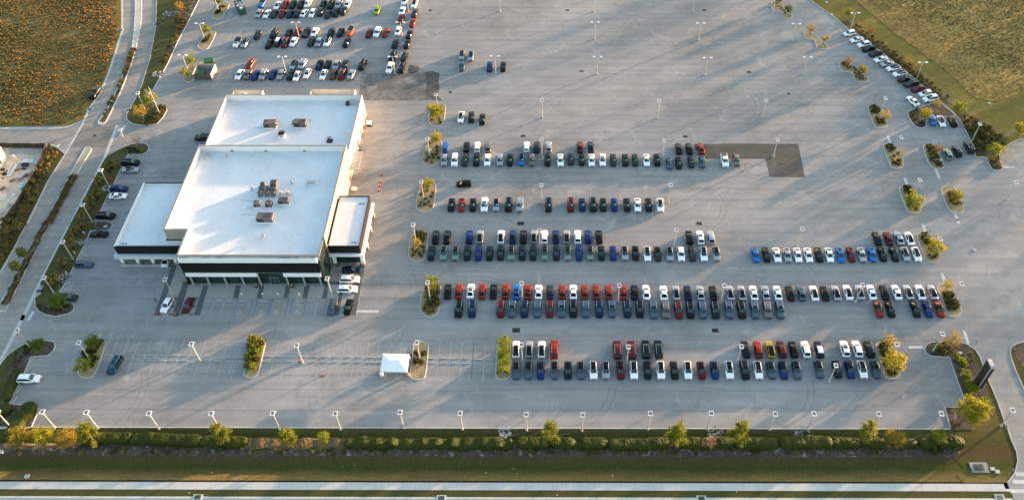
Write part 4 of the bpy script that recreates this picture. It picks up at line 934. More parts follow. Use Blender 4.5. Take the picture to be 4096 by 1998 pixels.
def car_geo(kind):
    if kind in GEO: return GEO[kind]
    d = KINDS[kind]; L2 = d['L'] / 2; W = d['W'] / 2
    z0, zm, z2 = d['zr']; rm = (d['rf'] + d['rr']) / 2
    deck = d['deck']
    roofp = [(d['cow'], lerp(deck, d['cow'])), (d['rf'], z0), (rm + .25, zm), (d['rr'], z2), (d['tl'], lerp(deck, d['tl']))]
    key = [L2, L2 - .06, L2 - .2, L2 - .5, d['cow'], (d['cow'] + d['rf']) / 2, d['rf'], d['rf'] - .12, rm + .25, rm - .3, d['rr'], (d['rr'] + d['tl']) / 2, d['tl'], -L2 + .3, -L2 + .1, -L2 + .03, -L2]
    r = d['r']
    arch = []
    for wx_ in (d['wf'], d['wr']): arch += [wx_ - r - .06, wx_ - r * .75, wx_, wx_ + r * .75, wx_ + r + .06]
    xs = sorted(set([round(x, 3) for x in key] + [round(a, 3) for a in arch if all(abs(a - k_) > .05 for k_ in key)]), reverse=True)
    def section(x):
        dk = lerp(deck, x); cab = d['tl'] < x < d['cow']
        zr = lerp(roofp, x) if cab else dk
        t = min(1, max(0, (zr - dk) / (zm - 1.0)))
        f = 1.0
        if x > L2 - .7: f = 1 - .16 * ((x - (L2 - .7)) / .7) ** 2.2
        if x < -L2 + .6: f = 1 - .10 * (((-L2 + .6) - x) / .6) ** 2.2
        zb = .24
        for wx_ in (d['wf'], d['wr']):
            u_ = abs(x - wx_) / (r + .06)
            if u_ < .97: zb = max(zb, .24 + (2 * r + .05 - .24) * math.sqrt(max(0, 1 - u_ * u_)))
        zb = min(zb, dk - .2)
        wd = W * f
        zmid = max(zb + .04, .55 * dk + .06)
        p = [(.90 * wd, zb), (.985 * wd, max(zb + .02, .42)), (wd, max(zmid, zb + .04)), (.985 * wd, dk - .12), (.93 * wd, dk)]
        ye = (.86 + (d['top'] - .86) * t) * wd
        p += [(ye, dk + .025 + (zr - dk) * .93), (ye - .10 * (1 if cab else 1), dk + .035 + (zr - dk) * .985), (ye * .5, zr + .045), (0, zr + .055)]
        return p
    S_ = [section(x) for x in xs]
    out = {n: MB() for n in ('body', 'roof', 'windshield', 'rear_window')}; sw = {1: MB(), -1: MB()}
    def pt(i_, k, s): return (xs[i_], S_[i_][k][0] * s, S_[i_][k][1])
    def add(B, i_, k, s, m=0):
        q = [pt(i_, k, s), pt(i_ + 1, k, s), pt(i_ + 1, k + 1, s), pt(i_, k + 1, s)]
        if s < 0: q.reverse()
        B.quad(*q, m)
    bed = kind == 'p'
    for i_ in range(len(xs) - 1):
        xm = (xs[i_] + xs[i_ + 1]) / 2
        for s in (1, -1):
            for k in range(8):
                tgt = out['body']; mm = 1 if k == 0 and kind in 'sSxjp' else 0
                inside = d['tl'] < xm < d['cow']
                if inside:
                    if k == 4 and (d['rr'] - (.25 if kind in 'sSxj' else -.05)) < xm < d['cow'] - .25: tgt = sw[s]
                    if k >= 6 and xm > d['rf']: tgt = out['windshield']
                    elif k >= 6 and xm > d['rr']: tgt = out['roof']
                    elif k >= 6: tgt = out['rear_window']
                    elif k == 5 and d['rr'] < xm < d['rf']: tgt = out['roof'] if kind == 'j' else tgt
                if bed and xm < d['tl'] - .05 and k >= 6: tgt = out['rear_window'] if False else tgt; mm = 1 if (bed and xm < d['tl'] - .05 and k >= 6 and xm > -L2 + .12) else mm
                add(tgt, i_, k, s, mm)
    B = out['body']
    for i_, fl_ in ((0, 1), (len(xs) - 1, -1)):
        ring = [pt(i_, k, 1) for k in range(9)] + [pt(i_, k, -1) for k in range(7, -1, -1)]
        B.poly(ring if fl_ > 0 else ring[::-1])
    B.box(-L2 + .15, L2 - .15, -W * .80, W * .80, .18, .62, 1)
    gz = .42 if kind == 'c' else .5
    B.box(L2 - .02, L2 + .012, -W * .55, W * .55, gz - .12, gz + .16, 1)
    B.box(-L2 - .012, -L2 + .02, -W * .6, W * .6, .3, .48, 1)
    def lump(lst, m=0):
        Q = MB()
        for a in lst: Q.box(*a)
        return Q
    hz = lerp(deck, L2 - .1) - .17
    parts = dict(out); parts['side_window'] = [sw[1], sw[-1]]
    parts['headlight'] = [lump([(L2 - .34, L2 - .03, s * W * .66 - .17, s * W * .66 + .17, hz - .02, hz + .10)]) for s in (1, -1)]
    tz = .85 if kind != 'c' else .78
    parts['tail_light'] = [lump([(-L2 - .008, -L2 + .14, s * W * .72 - .15, s * W * .72 + .15, tz - .05, tz + .09)]) for s in (1, -1)]
    mx = d['cow'] - .42
    parts['mirror'] = [lump([(mx - .09, mx + .07, min(s * W * .95, s * (W + .19)), max(s * W * .95, s * (W + .19)), lerp(deck, mx) - .02, lerp(deck, mx) + .15)]) for s in (1, -1)]
    if kind in 'S': parts['roof_rail'] = [lump([(d['rr'] + .1, d['rf'] - .25, s * W * .68 - .03, s * W * .68 + .03, zm - .03, zm + .07)]) for s in (1, -1)]
    GEO[kind] = parts
    return parts
MESHES = {}
def cmesh(key, B, mats, smooth):
    if key not in MESHES: MESHES[key] = B.mesh(key[1] if isinstance(key, tuple) else key, mats, smooth)
    return MESHES[key]
def wheel_mesh(r, dark):
    key = ('wheel', r, dark)
    if ('w', r) not in MESHES:
        B = MB(); B.tube([(0, -.115, 0), (0, .115, 0)], r, 16); MESHES[('w', r)] = B.mesh('wheel', TYRE, 50)
    if ('rim', r, dark) not in MESHES:
        B = MB(); B.tube([(0, -.12, 0), (0, .12, 0)], r * .66, 14); MESHES[('rim', r, dark)] = B.mesh('rim', RIMD if dark else RIM, 50)
    return MESHES[('w', r)], MESHES[('rim', r, dark)]
PROTO = {}
def make_car(kind, colr, roofk, far, sticker):
    """first of its kind: thing with all its parts; later ones are copies"""
    d = KINDS[kind]; g = car_geo(kind); pm = PM[colr]
    t = thing(CARNAME[kind], 'car', CARCAT[kind])
    put('body', cmesh(('body', 'body', kind, colr), g['body'], [pm, TRIM], 38), t)
    rm = dict(d=ROOFD, W=PM['w'], k=PM['k']).get(roofk, pm)
    put('roof', cmesh(('r', 'roof', kind, rm.name), g['roof'], [rm], 38), t)
    for n in ('windshield', 'rear_window'): put(n, cmesh((kind, n), g[n], [WSGL if n == 'windshield' else CGLASS], 38), t)
    for n, mt in (('side_window', CGLASS), ('headlight', HEAD), ('tail_light', TAIL)) + ((('mirror', pm),) if not far else ()) + ((('roof_rail', CHROME),) if kind == 'S' else ()):
        for s, B in enumerate(g[n]): put(n, cmesh((kind + str(s) + mt.name, n), B, [mt], 30), t)
    wm, rmh = wheel_mesh(d['r'], colr in 'kt')
    for wx_ in (d['wf'], d['wr']):
        for s in (1, -1):
            o = put('wheel', wm, t, (wx_, s * (d['W'] / 2 - .135), d['r']))
            if not far: put('rim', rmh, o)
    if sticker:
        xw = d['cow'] * .55 + d['rf'] * .45; zw = (lerp(d['deck'], d['cow']) * .55 + d['zr'][0] * .45) + .075
        B = MB(); dx = (d['cow'] - d['rf']); dz = d['zr'][0] - lerp(d['deck'], d['cow']); sl_ = dz / dx
        for (y0, y1, x0, x1) in ((.15, .55, .0, .16),):
            B.quad((xw - x0, y0, zw + x0 * sl_ + .02), (xw - x0, y1, zw + x0 * sl_ + .02), (xw - x1, y1, zw + x1 * sl_ + .02), (xw - x1, y0, zw + x1 * sl_ + .02))
        put('window_sticker', cmesh((kind + sticker, 'window_sticker'), B, [STICK if sticker == 'g' else STICKW], None), t)
    return t
def sunroof(t, kind):
    d = KINDS[kind]; zm = d['zr'][1]
    B = MB(); w_ = d['W'] * .24; B.box(d['rf'] - .75, d['rf'] - .15, -w_, w_, zm - .02, zm + .062)
    put('sunroof', cmesh((kind, 'sunroof'), B, [ROOFD], None), t)
CARN = {}
ALLCARS = []
def cars(sheet_, row, yc, heading, entries, group, sticker=None, far=False):
    """entries: 'x[,y]:kind colour [roof]'"""
    for e in entries.split():
        pos, code = e.split(':')
        q = [float(v) for v in pos.split(',')]
        x, y = q[0], (q[1] if len(q) > 1 else yc)
        kind, colr = code[0], code[1]
        roofk = code[2] if len(code) > 2 else ''
        p = P(sheet_, x, y, .75)
        if isinstance(heading, tuple):
            a = P(sheet_, x, y, .75); c_ = P(sheet_, x + heading[0], y + heading[1], .75); rz = math.atan2(c_.y - a.y, c_.x - a.x)
        else: rz = R(heading)
        if len(q) > 2: rz = R(q[2])
        rz += R(rng.uniform(-1.2, 1.2))
        ALLCARS.append(dict(p=p, rz=rz, kind=kind, col=colr, roof=roofk, row=row, group=group, far=far, st=sticker))
CAM, AWAY = -90, 90
g1 = 'cars parked in rows on the right lot'
cars('z1', 'in ninth row from lawn', 118, AWAY, '205:xB 418:xk 525:xw 633:sG 1022:xw 1124:sg 1243:sl 1557:cR 1665:cn', g1)
cars('z2', 'in ninth row from lawn', 133, AWAY, '1545:ck 1650:ck 1768:cr', g1)
cars('z1', 'in eighth row from lawn', 250, CAM, '197:sl 300:Sw 403:sg 517:sk 627:sw 755:sl 853:sk 970:xBd 1075:sG 1232:sk 1362:cw 1466,240:sg 1575:xk 1675:cw 1786:sws 1892:cg 2013:ck 2113:cE 2227:cw 2332:sk', g1, 'g')
cars('z2', 'in eighth row from lawn', 265, CAM, '1450,280:cT 1545,278:ck 1670:cg 1782:cT 2008,250:pw 2125,252:sG', g1, 'g')
cars('z1', 'standing alone across the aisle', 490, 180, '390:xk', g1)
cars('z1', 'in seventh row from lawn', 700, CAM, '265:sk 367:cr 482:sk 597:Sws 716:sld 840:Sk 953:Sl 1242:St 1465:SR 1580:sn 1690:Sk 1792:sk 1902:sb 2030:ck 2138:cw 2247:ck 2365:cwd', g1, 'w')
cars('z1', 'in sixth row from lawn', 1022, AWAY, '107:ck 222:ck 445:sb 553:sld 764:swd 882:sbd 990:skd 1095:sld 1200:sw 1315:sbd 1425:sld 1535:sw 1640:sb 1750:sk', g1)
cars('z2', 'in sixth row from lawn', 1028, AWAY, '1652:sk 1762:sws 1868:sl', g1)
cars('z5', 'in sixth row from lawn', 180, AWAY, '1035:ck 1148:cR 1255:cl 1360:cwd', g1)
cars('z3', 'in fifth row from lawn', 330, CAM, '316:st 440:ok 560:ok'.replace('ok', 'sok') + ' 677:st 789:sb 902:st 1012:st 1119:sok 1228:st 1338:st 1456:sok 1573:st 1686:sok 1800:sb 1912:sok 2025:st 2142:sb 2260:sld 2368:skd', g1)
cars('z4', 'in fifth row from lawn', 338, CAM, '475:swd 580:sgd 700:sld 814:sw 925:sg 1042:swd 1168:sld 1562,347:cB 1672,347:ck 1778,347:cw 1882,347:cl 1988,347:cw 2095,347:cw 2200,347:ck 2306,347:cw 2415,347:cB', g1)
cars('z5', 'in fifth row from lawn', 345, CAM, '773:cR 880:cl 985:cB 1090,340:ckd 1208,340:ckd 1320,340:cld 1432,340:cwd', g1)
cars('z3', 'in fourth row from lawn', 712, AWAY, '479:ck 591:cr 710:cws 826:cr 940:ck 1062:cr 1170,718:cBs 1287,720:crs 1393,720:cw 1508,722:cg 1632,720:cr 1742,720:cw 1855,722:cr 1974,722:cr 2098,722:cr 2245,722:cr 2359,722:ck 2475,724:cw', g1)
cars('z4', 'in fourth row from lawn', 730, AWAY, '640:cw 764:cld 882:cnd 1008:cl 1138:ck 1305:cld 1423:cld 1545:cw 1662:cl 1785:cw 1910:ckd 2025:cT 2152:cwd 2260:ckd 2372:cld', g1)
cars('z5', 'in fourth row from lawn', 722, AWAY, '743:cwd 860:cld 980:cw 1110:ckd 1232:cw 1347:cld 1472:cwd 1592:cld', g1)
cars('z3', 'in third row from lawn', 890, CAM, '592:Sk 728:Sn 1012:SR 1128:Tld'.replace('Tld', 'STs') + ' 1252:Sn 1382:ST 1505:SR 1625:STs 1742:Sk 1868:ST 2002:Sn 2130:STs 2283:Sn 2410:Sk', g1)
cars('z4', 'in third row from lawn', 900, CAM, '537:STs 660:SG 787:SR 907:Sk 1030:ST 1157:St 1293:STs 1420:Sk 1552:STs 1680:SG 1807:STs', g1)
cars('z5', 'in third row from lawn', 892, CAM, '1052:crd 1170:ck 1423:ck 1545:cb 1665:crd', g1)
cars('zF', 'in second row from lawn', 190, AWAY, '413:swd 545:sld 670:swd 798:Sr 1430,195:SR 1575,195:SR 1717:Sk 1845:St', g1)
cars('zG', 'in second row from lawn', 190, AWAY, '708:sk 835:sr 957:syd 1070:sR 1190:skd 1312:sw 1447:snW 1707,186:sws 1832,186:sw 1953,187:st', g1)
cars('zF', 'in row nearest lawn', 400, CAM, '416:sTd 540:sTd 660:sbd 800:sTd 935:std 1065:sTd 1190:swd 1315:sld 1463:sRd 1597:swd 1735:std 1868:swd 2003:skk 2140:swd 2275:sRd 2408:sbd', g1)
cars('zG', 'in row nearest lawn', 398, CAM, '545:swd 700:Sk 835:swd 965:sTd 1088:sbd 1222:sTd 1448,390:sTd 1630,390:std 1757,392:sbd 1883,392:swd 2018,392:sTd', g1)
g2 = 'cars parked in the rear left lot behind the building'
cars('zH', 'in topmost rear left row', 45, -97, '875,40:jBk 1028,55:cws 1110:sr 1187:st 1265:st 1335,38:sw 1490:st 1570:Sk 1645:sl 1735:sw', g2, None, True)
cars('zH', 'in second rear left row', 138, -97, '845:sl 925:cw 1000:sg 1082:sR 1158:cn 1225:st 1300,128,80:cw 1383,133:sw 1463,122:sg 1538,143:cg 1617,127:sk 1698,112:st', g2, None, True)
cars('zH', 'standing alone right of the topmost rear left cars', 107, -95, '2032:xe', g2, None, True)
cars('zH', 'in the paired rear column', 10, -96, '2310,10:sw 2408,40:swd 2283,108:cw 2410,137:sg 2274,192:xR 2390,232:sr 2243,315:xw 2355,352:sk 2213,442:st 2333,445:sk 2190,565:Sk 2305,580:Sk 2163,682:Sw 2280,683:Sk', g2, None, True)
cars('zH', 'in third rear left row', 335, -97, '832,350:sg 997,338:Sk 1142,338:sk 1228,325:sR 1323,325,80:pt 1405,325:sw 1568,330:st 1665,327:sk 1762,320:jOk 1953,335:cR 2035,325:Sw 2117,330:cr', g2, None, True)
cars('zH', 'in fourth rear left row', 430, -97, '625,432:jwk 705,435:sld 948,443:sk 1030,430:xtW 1110:SR 1195,422:sw 1370,420:sg 1448,425:sl 1533,420:swd 1725:sk', g2, None, True)
cars('zH', 'in fifth rear left row', 653, -97, '760,645:Sr 1193:sld 1282,648:Sl 1452:snd 1533:sk 1622:sl 1708:sg 1885:Sk', g2, None, True)
cars('zH', 'in rear left row by building', 750, -97, '650:sw 730:sG 808,756:cb 892:Sl 983:sb 1068:sl 1165,757:sk 1228,765:sws 1333,740:sws 1497:sws 1593:sm 1683:SR 1772:sl', g2, None, True)
g3 = 'cars standing loose in the open asphalt'
cars('zI', 'in the loose open asphalt cluster', 595, CAM, '780,497:sld 862,505:sld 781,595:sT 1029,600:sb 1150,600:sk', g3, None, True)
cars('zI', 'in the trio beside the northernmost left island', 1050, CAM, '772:cwd 863:ck 962,1070:cks', g3, 'g', True)
g4 = 'cars parked diagonally along the right edge'
cars('zJ', 'in the diagonal row by the field', 0, (-60, 14), '757,335:xw 832,397:cw 905,445:sw 955,490:sk 1022,537:sg 1077,595:cw 1137,638:cl 1200,683:swd 1265,738:swd 1315,795:ck 1382,842:Sg 1450,893:sR 1520,940:xws 1573,990:Sws', g4, None, True)
cars('zJ', 'standing apart in front of the diagonal row', 1013, (-55, -52), '1397:cw', g4, None, True)
cars('zK', 'in the trio backed to the right edge bed', 260, CAM, '835,255:xB 928,262:cwd 1040,265,90:sk', g4)
cars('zK', 'in the trio beside the orange leaved island', 560, AWAY, '990,592:so 1087,563:sg 1207,525:Sgs', g4)
g5 = 'cars parked along the left verge'
cars('zL', 'along the left verge', 0, 0, '1640,470:Sk 1640,557:cld 1495,798:sb 1485,888:cw 1327,1137:Sk', g5)
cars('m4', 'half hidden behind the building', 0, 180, '868,490:Sk', g5)
cars('zM', 'along the left verge', 0, 0, '1240,172,180:ck 1052,552:sT 850,968:sg', g5)
g6 = 'cars standing round the plaza'
cars('zN', 'at the left corner of the plaza', 0, -97, '560,1128:sw 738,1130:sR', g6)
cars('zN', 'at the right side of the plaza', 0, 0, '2105,832:cn 2092,915:Sw 2072,997:Sw', g6)
cars('zN', 'at the right corner of the plaza', 1145, -94, '1946:sT 2082:sk', g6, 'g')
cars('zN', 'under the drive through carport', 0, AWAY, '560,748:cw', g6)
cars('zO', 'alone in the empty front stalls', 0, -98, '1155,520:Sq', g6)
cars('zO', 'alone at the far left edge', 0, 0, '292,662:Sw', g6)
cars('zP', 'on the grass beside the access road', 935, (-55, 82), '955:pk', g5)
# labels: colour, kind and roof, then place among its look-alikes in the same row
def look(c_):
    s = f"{PAINT[c_['col']][0]} {CARCAT[c_['kind']]}"
    if c_['roof'] in ('d', 'k') and c_['col'] != 'k': s = f"{PAINT[c_['col']][0]} black roofed {CARCAT[c_['kind']]}"
    elif c_['roof'] == 'W': s = f"{PAINT[c_['col']][0]} white roofed {CARCAT[c_['kind']]}"
    elif c_['roof'] == 's': s += ' with sunroof'
    return s
grp = {}
for c_ in ALLCARS: grp.setdefault((c_['row'], look(c_)), []).append(c_)
for (row, lk), L_ in grp.items():
    L_.sort(key=lambda c_: (c_['p'].x if 'column' not in row and 'verge' not in row else -c_['p'].y))
    side = 'from the left' if 'column' not in row and 'verge' not in row else 'from the top'
    for k, c_ in enumerate(L_):
        if len(L_) == 1: c_['lab'] = f"{'only ' if 'row' in row else ''}{lk} {row}"
        elif k == len(L_) - 1: c_['lab'] = f"{lk}, last such {side} {row}"
        else: c_['lab'] = f"{lk}, {ORD[k]} such {side} {row}"
for c_ in ALLCARS:
    key = (c_['kind'], c_['col'], c_['roof'], c_['far'], c_['st'])
    loc = (c_['p'].x, c_['p'].y, .012)
    if key not in PROTO:
        PROTO[key] = t = make_car(*key)
        if c_['roof'] == 's': sunroof(t, c_['kind'])
        t.location = loc; t.rotation_euler = (0, 0, c_['rz']); t['label'] = c_['lab']; t['group'] = c_['group']
        if c_['kind'] == 'p' and c_['col'] != 'x':
            d = KINDS['p']; B = MB(); B.box(-2.68, -.78, -.80, .80, 1.16, 1.24); put('bed_cover', cmesh((c_['col'], 'bed_cover'), B, [mat('tonneau', (.05, .052, .055), .6)], None), t)
    else:
        dup(PROTO[key], loc, c_['rz'], c_['lab'], c_['group'])
print('CARS', len(ALLCARS), {k: sum(c_['kind'] == k for c_ in ALLCARS) for k in 'sSxcpj'})
# ------------------------------------------------------------------ plants
def leaf_cloud(centres, n, spread, size, flat=1.0, up=0.35):
    """many small leaf quads round the given centres -> verts, faces"""
    c = np.asarray(centres)[rng.integers(0, len(centres), n)]
    p = c[:, :3] + rng.normal(0, 1, (n, 3)) * np.array([1, 1, flat]) * (c[:, 3:4] if c.shape[1] > 3 else spread)
    nrm = rng.normal(0, 1, (n, 3)); nrm[:, 2] = np.abs(nrm[:, 2]) + up
    nrm /= np.linalg.norm(nrm, axis=1, keepdims=True)
    t = np.cross(nrm, rng.normal(0, 1, (n, 3))); t /= np.linalg.norm(t, axis=1, keepdims=True) + 1e-9
    b_ = np.cross(nrm, t)
    s = size * rng.uniform(.6, 1.4, (n, 1))
    v = np.stack([p - t * s - b_ * s * .55, p + t * s * .2 - b_ * s * .6, p + t * s, p - t * s * .1 + b_ * s * .6], 1).reshape(-1, 3)
    return v, np.arange(n * 4).reshape(-1, 4)
def quick_mesh(name, v, f, mt):
    me = bpy.data.meshes.new(name)
    me.from_pydata(v.tolist(), [], f.tolist()); me.materials.append(mt); me.update()
    return me
def tree_proto(kind, mt, h, r, n, size, seed, sparse=1.0, lean=0.0):
    global rng
    rng = np.random.default_rng(seed); random.seed(seed)
    T = MB(); top = Vector((lean * h, 0, h))
    tr_ = .05 + h * .012
    th = h * (.55 if kind != 'pine' else .88)
    T.tube([(0, 0, 0), (lean * th * .5 + .05, .03, th * .5), (lean * th, 0, th)], [tr_, tr_ * .75, tr_ * .45], 7)
    cs = []
    nl = 9 if kind != 'pine' else 16
    for k in range(nl):
        a = k * 2.4 + random.uniform(-.4, .4)
        if kind == 'pine':
            z0 = h * random.uniform(.28, .88); ln = r * (1.12 - .75 * (z0 / h)) * random.uniform(.75, 1.1); z1 = z0 + ln * .35
        else:
            z0 = h * random.uniform(.3, .55); ln = r * random.uniform(.5, .95); z1 = z0 + h * random.uniform(.12, .42)
        s = Vector((lean * z0, 0, z0)); e = Vector((lean * z1 + math.cos(a) * ln, math.sin(a) * ln, z1))
        m_ = (s + e) / 2 + Vector((0, 0, .12))
        T.tube([s, m_, e], [tr_ * .4, tr_ * .28, tr_ * .12], 5, cap=False)
        for q in (.55, .8, 1.0):
            p = s.lerp(e, q)
            cs.append((p.x, p.y, p.z + .1, r * random.uniform(.10, .20)))
    if kind != 'pine':
        for k in range(int(12 * sparse)):
            a = random.uniform(0, 6.28); ph = random.uniform(-.5, 1.2); rr = r * random.uniform(.45, .95)
            cs.append((lean * h * .6 + math.cos(a) * math.cos(ph) * rr, math.sin(a) * math.cos(ph) * rr, h * .64 + math.sin(ph) * h * .30, r * random.uniform(.10, .22)))
    else:
        cs.append((top.x, top.y, h * .98, r * .16)); cs.append((top.x, top.y, h * .88, r * .2))
    v, f = leaf_cloud(cs, n, .3, size)
    return T.mesh('trunk', BARK, 40), quick_mesh('crown', v, f, mt)
TP = {}
for nm, kind, mt, h, r, n, size, sp in (('oak', 'oak', L_OAK, 4.9, 1.9, 1050, .16, 1.3), ('gold', 'oak', L_GOLD, 4.6, 1.8, 640, .14, 1.0), ('rust', 'oak', L_RUST, 4.0, 1.4, 480, .13, .8), ('yellow', 'oak', L_YEL, 4.7, 1.8, 1050, .16, 1.2), ('green', 'oak', L_GREEN, 4.6, 1.7, 1050, .16, 1.2),
                                        ('pine', 'pine', L_PINE, 9.0, 2.3, 2600, .18, 1), ('dome', 'dome', L_GOLD, 4.8, 2.5, 2300, .15, 3.0), ('domey', 'dome', L_YEL, 4.8, 2.5, 2600, .15, 3.0), ('bare', 'oak', L_GOLD, 3.6, 1.7, 300, .10, .6), ('big', 'dome', L_YEL, 7.6, 3.4, 6000, .17, 3.4), ('pink', 'oak', L_PINK, 2.8, 1.5, 300, .11, .8)):
    TP[nm] = [tree_proto(kind, mt, h, r, n, size, sd_, sp) for sd_ in (11, 23)]
NT = 0
def tree(nm, p, lab, cat='tree', group=None, sc=1.0, rz=None, name='tree', tilt=None):
    global NT
    NT += 1
    tk, cr = TP[nm][NT % 2]
    t = thing(name, lab, cat, (p.x, p.y, 0.0), rz if rz is not None else (NT * 1.7) % 6.28, group)
    t.scale = (sc, sc, sc)
    if tilt: t.rotation_euler = (tilt[0], tilt[1], t.rotation_euler.z)
    put('trunk', tk, t); put('crown', cr, t)
    return t
rng = np.random.default_rng(5)
def zs(s, L_): return [(P(s, x, y), nm, lab, sc) for x, y, nm, lab, sc in L_]
TL = zs('z3', [(180, 300, 'gold', 'small golden tree on the left island two rows behind the red sedans', .85), (335, 690, 'oak', 'slim leafy tree at the top of the island left of the red sedans', .95)]) + \
    zs('D', [(1099, 366, 'yellow', 'yellow leaved tree on the island with the green utility cabinet', 1.05), (1078, 480, 'yellow', 'small golden green tree on the island left of the single car row', .95)]) + \
    zs('zI', [(545, 1080, 'yellow', 'broad yellow green tree filling the northernmost left island', 1.25), (575, 1060, 'oak', 'second leafy tree under the light pole of the northernmost left island', .9)]) + \
    zs('zO', [(975, 368, 'green', 'grey green tree at the top of the leftmost front stall island', 1.1), (885, 612, 'oak', 'green tree at the bottom of the leftmost front stall island', 1.05), (445, 392, 'green', 'grey green tree on the mulch tip at the left entrance', 1.0)]) + \
    zs('zF', [(300, 190, 'oak', 'topmost of three round bushy trees on the island left of the front rows', .92), (290, 300, 'oak', 'middle of three round bushy trees on the island left of the front rows', .92), (295, 425, 'oak', 'lowest of three round bushy trees on the island left of the front rows', .92)]) + \
    zs('zR', [(790, 232, 'gold', 'thin golden tree at the top of the island ending the front rows', 1.05), (815, 530, 'yellow', 'wide golden tree at the bottom of the island ending the front rows', 1.5), (1555, 232, 'gold', 'golden tree on the bed behind the pylon sign', 1.15)]) + \
    zs('z5', [(1583, 362, 'yellow', 'golden green tree on the island right of the white fastbacks', 1.3), (1715, 710, 'gold', 'small golden tree at the top of the juniper island', .85)]) + \
    zs('zK', [(340, 272, 'gold', 'brownish gold tree on the topmost island of the right column', 1.0), (488, 668, 'bare', 'thin rusty tree on the second island of the right column', 1.25), (615, 1155, 'oak', 'spreading green gold tree on the third island of the right column', 1.25), (735, 275, 'yellow', 'bright yellow green tree beside the sky blue hatchback', 1.15),
              (870, 597, 'rust', 'nearly bare orange tree beside the grey green suv', 1.0), (1058, 1088, 'yellow', 'golden tree above a dry brown shrub on the right island', .95), (1080, 205, 'oak', 'leafy green tree at the corner behind the black suv', 1.05), (850, 150, 'gold', 'thin brown tree on the bed behind the sky blue hatchback', .9),
              (1420, 640, 'oak', 'green tree on the pointed bed at the right edge', 1.1), (1530, 545, 'green', 'smaller green tree behind the pointed bed at the right edge', .8), (1690, 420, 'yellow', 'yellow green tree at the right frame edge below the fence', 1.15), (1520, 610, 'bare', 'thin bare tree right of the pointed bed', .85)]) + \
    zs('zW', [(1535, 55, 'green', 'dark green tree on the topmost right island', .8), (1635, 152, 'green', 'green tree at the lower end of the topmost right island', .85)]) + \
    zs('zJ', [(358, 354, 'gold', 'grey gold tree at the upper end of the bare gravel island', .9), (490, 455, 'gold', 'leaning grey tree at the lower end of the bare gravel island', .9), (735, 672, 'rust', 'rust coloured tree on the shrubby right island', 1.0), (880, 766, 'yellow', 'small yellow tree at the lower end of the shrubby right island', .9),
              (735, 190, 'oak', 'thin green tree beside the topmost diagonal light pole', .8), (960, 368, 'rust', 'thin orange tree behind the upper diagonal cars', .9), (1330, 660, 'bare', 'wispy tree behind the middle of the diagonal row', 1.0), (1240, 560, 'bare', 'pale wispy tree behind the silver diagonal sedan', .8)]) + \
    zs('zH', [(462, 70, 'green', 'green tree on the topmost island of the rear left lot', .9), (330, 372, 'oak', 'green tree on the second island of the rear left lot', .95), (185, 678, 'oak', 'green tree on the upper end of the dumpster island', .9), (130, 790, 'oak', 'green tree in front of the walled dumpster enclosure', .85)]) + \
    zs('m4', [(320, 330, 'gold', 'pale grey gold tree below the flagpole', 1.25), (410, 215, 'oak', 'green tree between flagpole and light pole', 1.25), (270, 565, 'bare', 'bare reddish shrubby tree on the mulch tip at the junction', 1.0)]) + \
    zs('zP', [(1830, 130, 'gold', 'golden tree at the top of the left verge', 1.0)]) + zs('zM', [(800, 1140, 'green', 'grey green tree on the lower tip of the left verge', 1.3)])
for p, nm, lab, sc in TL: tree(nm, p, lab, 'tree', 'small landscape trees', sc)
for x, y, nm, lab, sc in ((250, 318, 'dome', 'leftmost of three rounded golden trees by the lower left corner', .95), (500, 318, 'domey', 'middle of three rounded golden trees by the lower left corner', .95), (735, 325, 'dome', 'rightmost of three rounded golden trees by the lower left corner', .93)):
    tree(nm, P('zS', x, y), lab, 'tree', 'rounded trees in the front hedge', sc)
tree('big', P('zR', 1770, 1135), 'large bright yellow green tree at the lot lower right corner', 'tree', None, .92)
tree('green', P('zR', 1990, 960), 'small green tree right of the large yellow green one', 'tree', None, .7)
tree('oak', P('zV', 1665, 300), 'round topped small green tree in the front hedge gap', 'tree', None, .85)
tree('dome', P('zV', 1215, 320), 'feathery golden tree in the front hedge right part', 'tree', None, .85)
tree('pink', P('zU', 2140, 345), 'pink flowering shrub tree in front of the hedge', 'tree', None, 1.0)
tree('oak', P('zT', 785, 296), 'small green tree in the dry part of the front hedge', 'tree', None, .72)
for s, x, y, lab, sc, tl in (('zS', 1005, 335, 'dense pine beside the three rounded golden trees', .98, None), ('zS', 2372, 300, 'thin leaning pine at the left end of the front lawn', .82, (0, -.22)), ('zT', 432, 352, 'pine in the dry part of the front hedge', .82, None), ('zU', 520, 322, 'pine between hedge segments near the front centre', .92, None),
                             ('zU', 1800, 345, 'full pine at the left of the pink shrub', .98, None), ('zU', 2430, 325, 'full pine at the right of the pink shrub', 1.0, None), ('zV', 870, 290, 'leaning open pine near the right end of the front hedge', .86, (0, .2))):
    t = tree('pine', P(s, x, y), lab, 'pine', 'pines along the front hedge', sc, name='pine_tree')
    if tl: t.rotation_euler = (tl[0], tl[1], 0)
